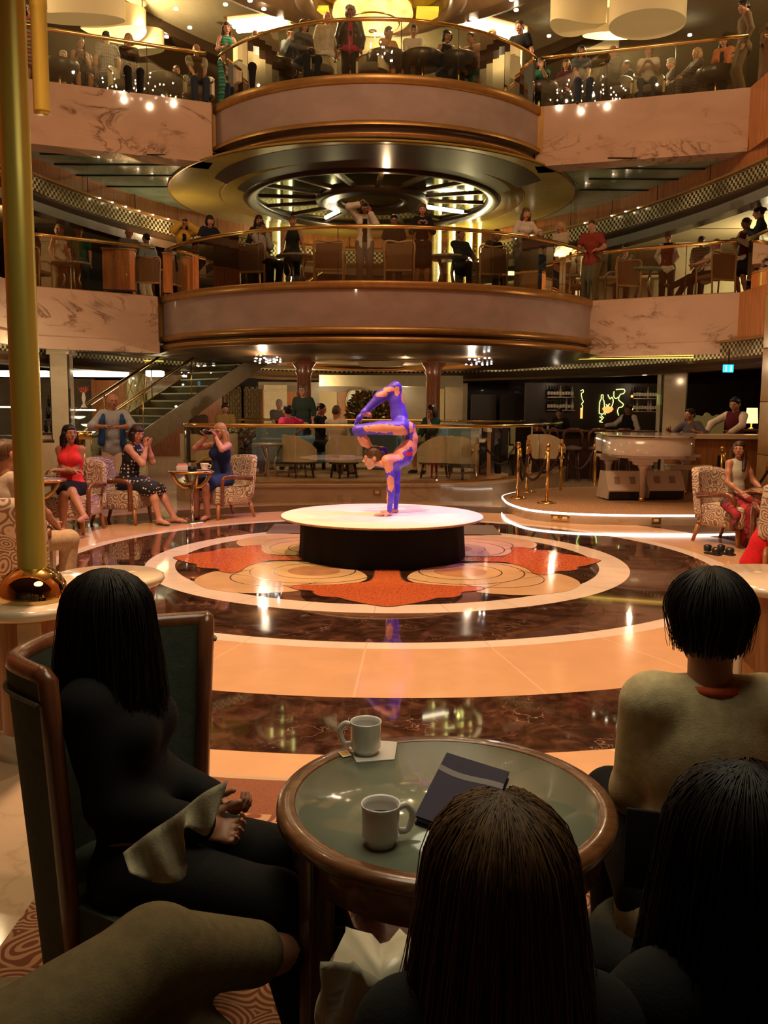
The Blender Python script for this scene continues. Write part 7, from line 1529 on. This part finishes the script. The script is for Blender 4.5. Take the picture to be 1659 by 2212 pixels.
for v, f, k in HEAD[1:]: addlist(A_, xf(v, HMn), f, k)
for wr, dy, far in (((698, 2085), -.14, 0), ((788, 2045), .13, 1)):
    W_ = K(*wr, dy); W_[2] = SZ+.024; hm, hq = HANDS['flat']; Mx = np.eye(4); Mx[:3, 2] = (.97, .18 if not far else -.12, .05); Mx[:3, 1] = (0, 0, 1); z_ = Mx[:3, 2]/np.linalg.norm(Mx[:3, 2]); y_ = np.array((0, 0, 1.)); y_ = y_-z_*(y_@z_); y_ /= np.linalg.norm(y_); Mx[:3, 2] = z_; Mx[:3, 1] = y_; Mx[:3, 0] = np.cross(y_, z_)*(1 if far else -1); Mx[:3, 3] = W_+inv
    A_.add(xf(hm, Mx), hq if far else hq[:, ::-1], 5)
A_.obj('body', ['skin_a', 'eye_white', 'iris', 'brow', 'lip', 'suit_skin', 'suit', 'gem'], pf)
hv, hf = hair_template('bun'); link_mesh('hair', xf(hv, HMn), hf.tolist(), 'hair_brown', None, pf)
bb = MB(); bc = K(625, 1130, -.03)+inv
for k in range(9): a = k*.7; bb.ell(tuple(bc+np.array((.022*cos(a), .022*sin(a*1.3), .02*sin(a)))), (.022, .018, .022), 8, 6)
bb.build('hair_flower', plain('bright violet cloth', (.06, .02, .75), .5), pf)

# ---------------- foreground ----------------
M['table_wood'] = wood('reddish table wood', (.15, .060, .022), .22, 1.0, 'x'); M['frost'] = plain('grey green frosted glass', (.24, .265, .19), .10, 0, .7, noise=.06, nscale=3, coat=.3)
TX, TY, TZ, TR = .155, 2.065, .65, .413
t = thing('round_table', 'round wooden table with a grey green glass top in the foreground', 'table', (TX, TY, 0))
MB().lathe([(.01, TZ), (TR-.046, TZ), (TR-.046, TZ-.012), (.01, TZ-.012)], seg=96).build('glass_top', 'frost', t)
MB().lathe([(TR-.050, TZ-.02), (TR-.046, TZ+.001), (TR-.040, TZ+.004), (TR-.006, TZ+.002), (TR, TZ-.006), (TR, TZ-.024), (TR-.008, TZ-.032), (TR-.05, TZ-.034), (TR-.050, TZ-.02)], seg=96, cap=False).build('rim', 'table_wood', t)
MB().lathe([(TR-.035, TZ-.034), (TR-.035, TZ-.115), (TR-.06, TZ-.115), (TR-.06, TZ-.034)], seg=96, cap=False).build('apron', 'table_wood', t)
for k in range(4):
    a = k*pi/2+R(-146); x, y = (TR-.05)*cos(a), (TR-.05)*sin(a); MB().box((x, y, (TZ-.034)/2), (.062, .062, TZ-.034), rz=a, bev=.008).build('leg', 'dark_wood', t)
MB().lathe([(TR-.09, .17), (TR-.09, .20), (.02, .20), (.02, .17)], seg=48).build('lower_shelf', 'dark_wood', t)
mugm = plain('off white china', (.80, .78, .74), .18, coat=.4)
def mug(label, x, y, ang, s=1.0):
    t = thing('mug', label, 'mug', (x, y, TZ+.001), ang, 'white diner mugs')
    MB().lathe([(.001, .004), (.026*s, .0), (.031*s, .002), (.032*s, .010), (.036*s, .016), (.040*s, .022), (.0405*s, .082), (.0425*s, .092), (.0415*s, .095), (.0385*s, .092), (.037*s, .080), (.036*s, .02), (.001, .012)], seg=48, cap=False).build('mug_body', mugm, t)
    MB().tube([tuple(q) for q in crom([(.038*s, 0, .078), (.056*s, 0, .082), (.070*s, 0, .066), (.070*s, 0, .044), (.058*s, 0, .024), (.038*s, 0, .026)], 5)], .0062*s, 8, flat=1.3).build('handle', mugm, t)
    MB().lathe([(.001, .060), (.037*s, .060)], seg=32, cap=False).build('tea', plain('dark tea', (.03, .012, .004), .08), t); return t
q = G(822, 1830, TZ); mug('white mug at the front of the table, handle to the right', q[0], q[1]+.012, R(18), 1.03)
q2 = G(790, 1632, TZ); mug('white mug standing on a paper napkin at the back left of the table', q2[0], q2[1]+.01, R(168), 1.03)
b = MB(); n1 = [G(*p, TZ) for p in ((752, 1612), (770, 1650), (852, 1642), (858, 1606), (800, 1600))]
b.raw([tuple(p+[0, 0, .0005]) for p in n1]+[tuple(p+[0, 0, .003+.002*(i % 2)]) for i, p in enumerate(n1)], [(4, 3, 2, 1, 0), (5, 6, 7, 8, 9)]+[(i, (i+1) % 5, (i+1) % 5+5, i+5) for i in range(5)], False)
tag(b.build('napkin', plain('white napkin', (.66, .62, .56), .9)), 'folded white paper napkin under the rear mug', 'napkin')
q = G(745, 1632, TZ); t = thing('tea_tag', 'small yellow tea bag tag hanging on a thread from the rear mug', 'tea bag tag', (q[0], q[1], TZ+.004), .5)
MB().box((0, 0, .001), (.028, .032, .0015), rot=Matrix.Rotation(.12, 3, 'X')).build('paper_tag', plain('cream paper', (.75, .65, .45), .8), t); MB().box((0, .001, .0022), (.018, .018, .001), rot=Matrix.Rotation(.12, 3, 'X')).build('print', plain('amber print', (.75, .33, .03), .7), t)
MB().tube([(0, .014, .002), (.006, .03, .02), (.016, .03, .06), (.026, .026, .092)], .0006, 4).build('thread', 'white', t)
def slabq(px, z0, z1): 
    p = [G(*q, z1) for q in px]; return [(x, y, z0) for x, y, z in p]+[(x, y, z1) for x, y, z in p]
c0 = G(985, 1705, TZ+.02); t = thing('folder', 'navy leather folder with a lighter wavy band lying on the table', 'folder', (c0[0], c0[1], TZ+.002)); off = -np.array((c0[0], c0[1], TZ+.002))
fp = [(965, 1626), (1100, 1668), (1040, 1812), (896, 1762)]; fq = [(0, 3, 2, 1), (4, 5, 6, 7), (0, 1, 5, 4), (1, 2, 6, 5), (2, 3, 7, 6), (3, 0, 4, 7)]
nl = plain('navy leather', (.016, .018, .050), .65, spec=.2, bump=.2, bscale=300)
tp = [np.array(G(*p, TZ+.022)) for p in fp]
def sl(f_in, z0, z1):
    c = sum(tp)/4; v = [c+(p-c)*f_in for p in tp]; return [(x+off[0], y+off[1], z0) for x, y, z in v]+[(x+off[0], y+off[1], z1) for x, y, z in v]
MB().raw(sl(1, .0, .004), fq, False).build('back_cover', nl, t); MB().raw(sl(.965, .004, .016), fq, False).build('pages', plain('page edge', (.10, .09, .10), .8), t); MB().raw(sl(1, .016, .021), fq, False).build('front_cover', nl, t)
bd = []; 
for i in range(13):
    u = i/12; w1 = .20+.05*sin(u*pi*1.3+.3)+.06*u*u; a, bq = tp[0]+(tp[3]-tp[0])*w1, tp[1]+(tp[2]-tp[1])*w1; e = a+(bq-a)*u; d_ = (tp[3]-tp[0])*.085; bd += [(e[0]+off[0], e[1]+off[1], .0216), (e[0]+d_[0]+off[0], e[1]+d_[1]+off[1], .0216)]
MB().raw(bd, [(2*i, 2*i+1, 2*i+3, 2*i+2) for i in range(12)], False).build('band', plain('slate band', (.075, .085, .12), .3), t)
# barrel chair at the left
M['chair_green'] = fabric('dark green grey upholstery', (.075, .090, .065)); M['piping'] = fabric('grey piping', (.22, .22, .18))
ZT = .97; N_ = G(82, 1478, ZT); L_ = G(12, 1440, ZT); L2_ = G(45, 1408, ZT); F_ = G(462, 1346, ZT); Fm = G(290, 1352, ZT)
plan = crom([N_[:2], (L_[0], L_[1]), (L2_[0]+.01, L2_[1]+.02), (G(150, 1375, ZT)[:2]), Fm[:2], (F_[0]-.03, F_[1]+.03), F_[:2]], 7)
ctrp = np.mean(plan, 0); t = thing('barrel_chair', 'high backed barrel armchair with a wood rim under the dark haired woman', 'armchair', (ctrp[0]+.1, ctrp[1]-.05, 0)); o0 = np.array((ctrp[0]+.1, ctrp[1]-.05))
pl_ = [np.array(p)-o0 for p in plan]; n = len(pl_)
def lvl(z): f = .80+.20*((z-.10)/(ZT-.10)); return [tuple(p*f) for p in pl_]
def ring(z, d): q = lvl(z); return [(x, y, z) for x, y in offp(q, d)]
outer = [ring(z, 0.0) for z in (.12, .35, .6, .8, ZT)]; innr = [ring(z, -.045) for z in (.30, .5, .7, .85, ZT)]
def sheet(rings, flip=False):
    v = [p for r_ in rings for p in r_]; m = len(rings[0]); f = [(i*m+k, i*m+k+1, (i+1)*m+k+1, (i+1)*m+k) for i in range(len(rings)-1) for k in range(m-1)]; return v, f
b = MB(); b.raw(*sheet(outer), True); b.build('back_outer', 'chair_green', t); b = MB(); b.raw(*sheet(innr), True); b.build('back_inner', 'chair_green', t)
rim = [((a[0]+c[0])/2, (a[1]+c[1])/2, ZT+.005) for a, c in zip(outer[-1], innr[-1])]
def edge(k): return [((outer[i][k][0]+innr[i][k][0])/2, (outer[i][k][1]+innr[i][k][1])/2, outer[i][k][2]*.5+innr[i][k][2]*.5) for i in range(5)]
e0 = edge(0); e1 = edge(-1); MB().tube(e0[:-1]+[rim[0]]+rim[1:-1]+[rim[-1]]+e1[:-1][::-1], .024, 8, flat=1.2).build('wood_rim', 'red_wood', t)
MB().tube([(x*.96, y*.96, z-.03) for x, y, z in e1[:-1]]+[(x*.95, y*.95, ZT-.04) for x, y, z in rim[::-1]]+[(x*.96, y*.96, z-.03) for x, y, z in e0[:-1][::-1]], .006, 6).build('piping', 'piping', t)
MB().tube([(x*1.0, y*1.0-.0, z-.05) for x, y, z in [(p[0]*1.01, p[1]*1.01, ZT) for p in lvl(ZT)]], .006, 6).build('outer_piping', 'piping', t)
qv = lvl(.35); b = MB(); b.prism([(x*.93, y*.93) for x, y in qv]+[(x+.16, y-.10) for x, y in ((qv[-1][0]*.9, qv[-1][1]*.9), (qv[0][0]*.9, qv[0][1]*.9))], .16, .40); b.build('seat', 'chair_green', t)
for k in (0, n//2, n-1): MB().box((qv[k][0]*.8, qv[k][1]*.8, .07), (.05, .05, .16)).build('leg', 'dark_wood', t)

# strand-built hair for the heads close to the viewer
def strands(parent, c, rad, drop, N, mats, yaw, seed=1, spread=.25, wdt=.0022, taper=0):
    # a close fitting mass of hair with fine strands laid over it, one mesh
    r = np.random.default_rng(seed); v = []; f = []; m = []; npt = 14; pr = [ell(c, np.array(rad)*.97)]; c = np.array(c)
    for ex in np.arange(.03, drop*.86, .03):
        q = max(.35, 1+spread*ex*3-taper*ex*3); pr.append(ell(c-np.array((0, 0, ex)), np.array((rad[0]*q, rad[1]*q, rad[2]*.7))*.955))
    dr = np.array((cos(yaw), sin(yaw), 0)); pr += [ell(c+dr*(.125+.02*i)-np.array((0, 0, .075+.06*i)), (.078, .078, .095), cut=True) for i in range(3)]
    bv, bf = sdf(pr, .010, .02)
    for i in range(N):
        ph = r.uniform(0, 2*pi); fr_ = cos(ph-yaw)
        if fr_ > .80: continue
        lay = 1+r.uniform(-.02, .045); L = drop*(1-.22*r.random()); pts = []; j1, j2, j3 = r.normal(0, .010), r.normal(0, .009), r.uniform(0, 6); th0 = r.random()**2*.5
        for k in range(npt):
            u = k/(npt-1); s_ = th0*.1+u*(.162+L-th0*.1); th = min(s_/.1, 1.6); ex = max(0, s_-.162); q = 1+spread*ex*3-taper*ex*3; a = ph+.08*sin(j3)*u+.15*sin(j3*2)*(1-u)
            pts.append((c[0]+rad[0]*lay*sin(th)*cos(a)*q+j1*u+.005*sin(u*9+j3)*u, c[1]+rad[1]*lay*sin(th)*sin(a)*q+j2*u, c[2]+cos(th)*rad[2]*lay-ex))
        b0 = len(v); pts = np.array(pts); tt = np.gradient(pts, axis=0); tt /= np.linalg.norm(tt, axis=1)[:, None]; nr = pts-c; nr[:, 2] *= .3; sd = np.cross(tt, nr); sd /= np.linalg.norm(sd, axis=1)[:, None]+1e-9; nn_ = np.cross(sd, tt)
        ww = wdt*(1-.5*np.linspace(0, 1, npt))[:, None]; v += (pts+sd*ww).tolist()+(pts-sd*ww).tolist()+(pts+nn_*ww*.9).tolist(); mm = int(r.integers(1, len(mats)))
        for k in range(npt-1):
            for a_, b_ in ((0, 1), (1, 2), (2, 0)): f.append((b0+a_*npt+k, b0+b_*npt+k, b0+b_*npt+k+1, b0+a_*npt+k+1)); m.append(mm)
    n0 = len(v); v += bv.tolist(); f += (bf+n0).tolist(); m += [0]*len(bf)
    return link_mesh('hair', v, f, mats, m, parent)
def swap_hair(p, drop, N, mats, fwd, grow_=1.08, **k):
    d = [q for q in PJ.values() if q['root'] is p][0]; c = np.array(d['head'])+np.array((0, 0, .032)); return strands(p, tuple(c), (.086*grow_, .100*grow_, .090*grow_), drop, N, mats, fwd-p.rotation_euler[2], **k)
fb = dict(h=.009)
HB = [plain('cocoa strands %d' % i, c, .55, spec=.22) for i, c in enumerate(((.035, .015, .006), (.055, .025, .009), (.105, .052, .020), (.17, .092, .038)))]
HK = [plain('black strands %d' % i, c, .5, spec=.2) for i, c in enumerate(((.006, .004, .003), (.008, .005, .004), (.016, .010, .007)))]
fgblack = cl('foreground black', (.0075, .007, .007)); eb = dict(le=(.15, .3, -1), re=(-.15, .3, -1))
W1 = person('long haired person in black seated in the barrel armchair, seen from behind', (-.60, 2.13, 0), face(1, -.16), H=1.48, seat=.375, lean=-12, yaw=74, h=.010, fat=1.1, top=(fgblack, 'long'), bottom=(fgblack, 'trousers'), hair=None, skin='skin_b', lh=(.06, -.15, .60), rh=(-.05, -.16, .58), hs=('grip', 'grip'), lf=(.14, -.50, .08), rf=(-.10, -.46, .08), **eb)
swap_hair(W1, .27, 1900, HK, R(66), 1.10, seed=2)
top_ = crom([(494, 1684), (440, 1712), (385, 1756), (325, 1796), (265, 1842)], 5); bot_ = crom([(466, 1766), (446, 1806), (398, 1790), (402, 1890), (345, 1908), (280, 1886)], 4)
v = []; f = []; nu = 21; nv = 7
for sd_ in (0, 1):
    for i in range(nu):
        a = np.array(top_[min(i, len(top_)-1)]); b_ = np.array(bot_[min(i, len(bot_)-1)])
        for j in range(nv):
            q = a+(b_-a)*j/(nv-1); w_ = P(q[0], q[1], 1.83-.035*(j/(nv-1))+.012*sin(i*1.1+j*.35)*(.3+j/(nv-1))+.010*sd_); v.append(w_)
M1 = np.array(Matrix.Translation(W1.location) @ Matrix.Rotation(W1.rotation_euler[2], 4, 'Z')); Mi = np.linalg.inv(M1); v = xf(np.array(v), Mi); o_n = nu*nv
for i in range(nu-1):
    for j in range(nv-1): k = i*nv+j; f.append([k, k+1, k+nv+1, k+nv]); f.append([o_n+k, o_n+k+nv, o_n+k+nv+1, o_n+k+1])
ed = [i*nv for i in range(nu)]+[(nu-1)*nv+j for j in range(1, nv)]+[i*nv+nv-1 for i in range(nu-2, -1, -1)]+[j for j in range(nv-2, 0, -1)]
for a, b_ in zip(ed, ed[1:]+ed[:1]): f.append([a, b_, b_+o_n, a+o_n])
link_mesh('tunic_hem', v, f, cl('ivory tunic', (.36, .31, .20)), None, W1)
W2 = person('short dark haired person in a cream sweater with an orange collar, seen from behind', (.775, 2.02, 0), pi-.05, H=1.66, seat=.335, yaw=-10, h=.010, fat=1.12, top=(cl('cream sweater', (.58, .46, .25)), 'long'), bottom=(fgblack, 'trousers'), hair=None, skin='skin_b', collar=cl('orange collar', (.60, .10, .03)), lh=(.10, -.30, .52), rh=(-.10, -.30, .52), **eb)
swap_hair(W2, .105, 1900, HK, R(95), 1.05, seed=4, taper=1.15, spread=0)
W3 = person('person with long cocoa brown hair in the foreground, seen from behind', (.150, 1.02, 0), pi+.05, H=1.50, seat=.295, h=.010, pitch=8, top=(fgblack, 'long'), bottom=(fgblack, 'trousers'), hair=None, skin='skin_b', lh=(.10, -.28, .48), rh=(-.10, -.28, .48), **eb)
swap_hair(W3, .36, 4200, HB, R(92), 1.03, seed=5, spread=.34, wdt=.0019)
W4 = person('person with long black hair at the lower right corner, seen from behind', (.490, 1.10, 0), pi+.25, H=1.52, seat=.29, h=.010, fat=1.1, pitch=6, top=(fgblack, 'long'), bottom=(fgblack, 'trousers'), hair=None, skin='skin_b', rh=(.02, -.36, .66), lh=(.10, -.40, .68), hs=('grip', 'grip'), **eb)
swap_hair(W4, .36, 3000, HK, R(100), 1.08, seed=6, spread=.30)
W5 = person('person in khaki trousers with one ankle crossed on the knee at the lower left', (-.745, 1.27, 0), face(.86, .52), H=1.74, sex='m', seat=.43, h=.011, fat=1.15, top=(cl('dark olive shirt', (.05, .04, .022)), 'long'), bottom=(cl('khaki twill', (.125, .092, .042)), 'trousers'), hair=('crop', 'hair_dark'), skin='skin_b', lf=(.06, -.70, .09), rf=(.24, -.73, .375), kpole=[(.1, -.6, .5), (-.1, -.5, 1)], lh=(.22, .0, .62), rh=(-.28, .05, .60), shoes=cl('dark shoe', (.02, .018, .018)), cuff=.20)
t = thing('phone', 'dark phone held up by the black haired person at the lower right', 'phone', tuple(P(1395, 1835, 1.52)), -.3); MB().box((0, 0, 0), (.075, .010, .14), bev=.004, rot=Matrix.Rotation(-.25, 3, 'X')).build('phone_body', plain('dark phone case', (.012, .010, .010), .7, spec=.1), t)
def ottoman(label, x, y, h, r=.25):
    t = thing('ottoman', label, 'ottoman', (x, y, 0), 0, 'low stools under the foreground people'); MB().lathe([(.02, h-.16), (r, h-.16), (r+.01, h-.12), (r+.01, h-.03), (r-.03, h), (.02, h)], seg=36).build('seat', 'chair_green', t)
    for k in range(4): a = k*pi/2+.78; MB().box((r*.7*cos(a), r*.7*sin(a), (h-.16)/2), (.04, .04, h-.16)).build('leg', 'dark_wood', t)
ottoman('low green stool under the person in the cream sweater', .775, 2.0, .335, .26); ottoman('low green stool under the cocoa haired person', .135, .98, .295, .21); ottoman('low green stool under the black haired person at the lower right', .50, 1.06, .29, .21)
t = thing('armchair', 'green armchair seat under the person in khaki trousers', 'armchair', (-.80, 1.15, 0), face(.86, .52)); MB().box((0, .02, .33), (.6, .6, .26), bev=.05).build('seat', 'chair_green', t); MB().box((0, .38, .62), (.62, .14, .75), bev=.05).build('backrest', 'chair_green', t)
for s in (-1, 1):
    for u in (-1, 1): MB().box((s*.24, u*.22, .10), (.05, .05, .2)).build('leg', 'dark_wood', t)
# crumpled white plastic bag
v = []; f = []; nu, nv = 34, 22; rb = np.random.default_rng(9); phs = rb.uniform(0, 6, 8)
for j in range(nv+1):
    for i in range(nu):
        a = 2*pi*i/nu; q = j/nv; r0 = .10*(1-.25*q); cr = .010*sin(a*5+phs[0]+q*4)+.008*sin(a*9+phs[1]-q*7)+.006*sin(a*14+phs[2]+q*11)
        x = (r0*1.15+cr)*cos(a); y = (r0*.8+cr)*sin(a); z = q*.30+.012*sin(a*4+phs[3])*q+.008*sin(a*11)*q; v.append((x+.03*q, y, z))
for j in range(nv):
    for i in range(nu): k = (i+1) % nu; f.append((j*nu+i, j*nu+k, (j+1)*nu+k, (j+1)*nu+i))
f.append(tuple(range(nu))[::-1]); f.append(tuple(nv*nu+i for i in range(nu)))
q = P(790, 2130, 1.32); o = link_mesh('plastic_bag', v, f, plain('white plastic film', (.55, .50, .36), .32, spec=.7), loc=(q[0], 1.32, .43)); tag(o, 'crumpled white plastic bag beside the cocoa haired person', 'bag')
ottoman('low green stool holding the white plastic bag', float(q[0]), 1.32, .43, .17)
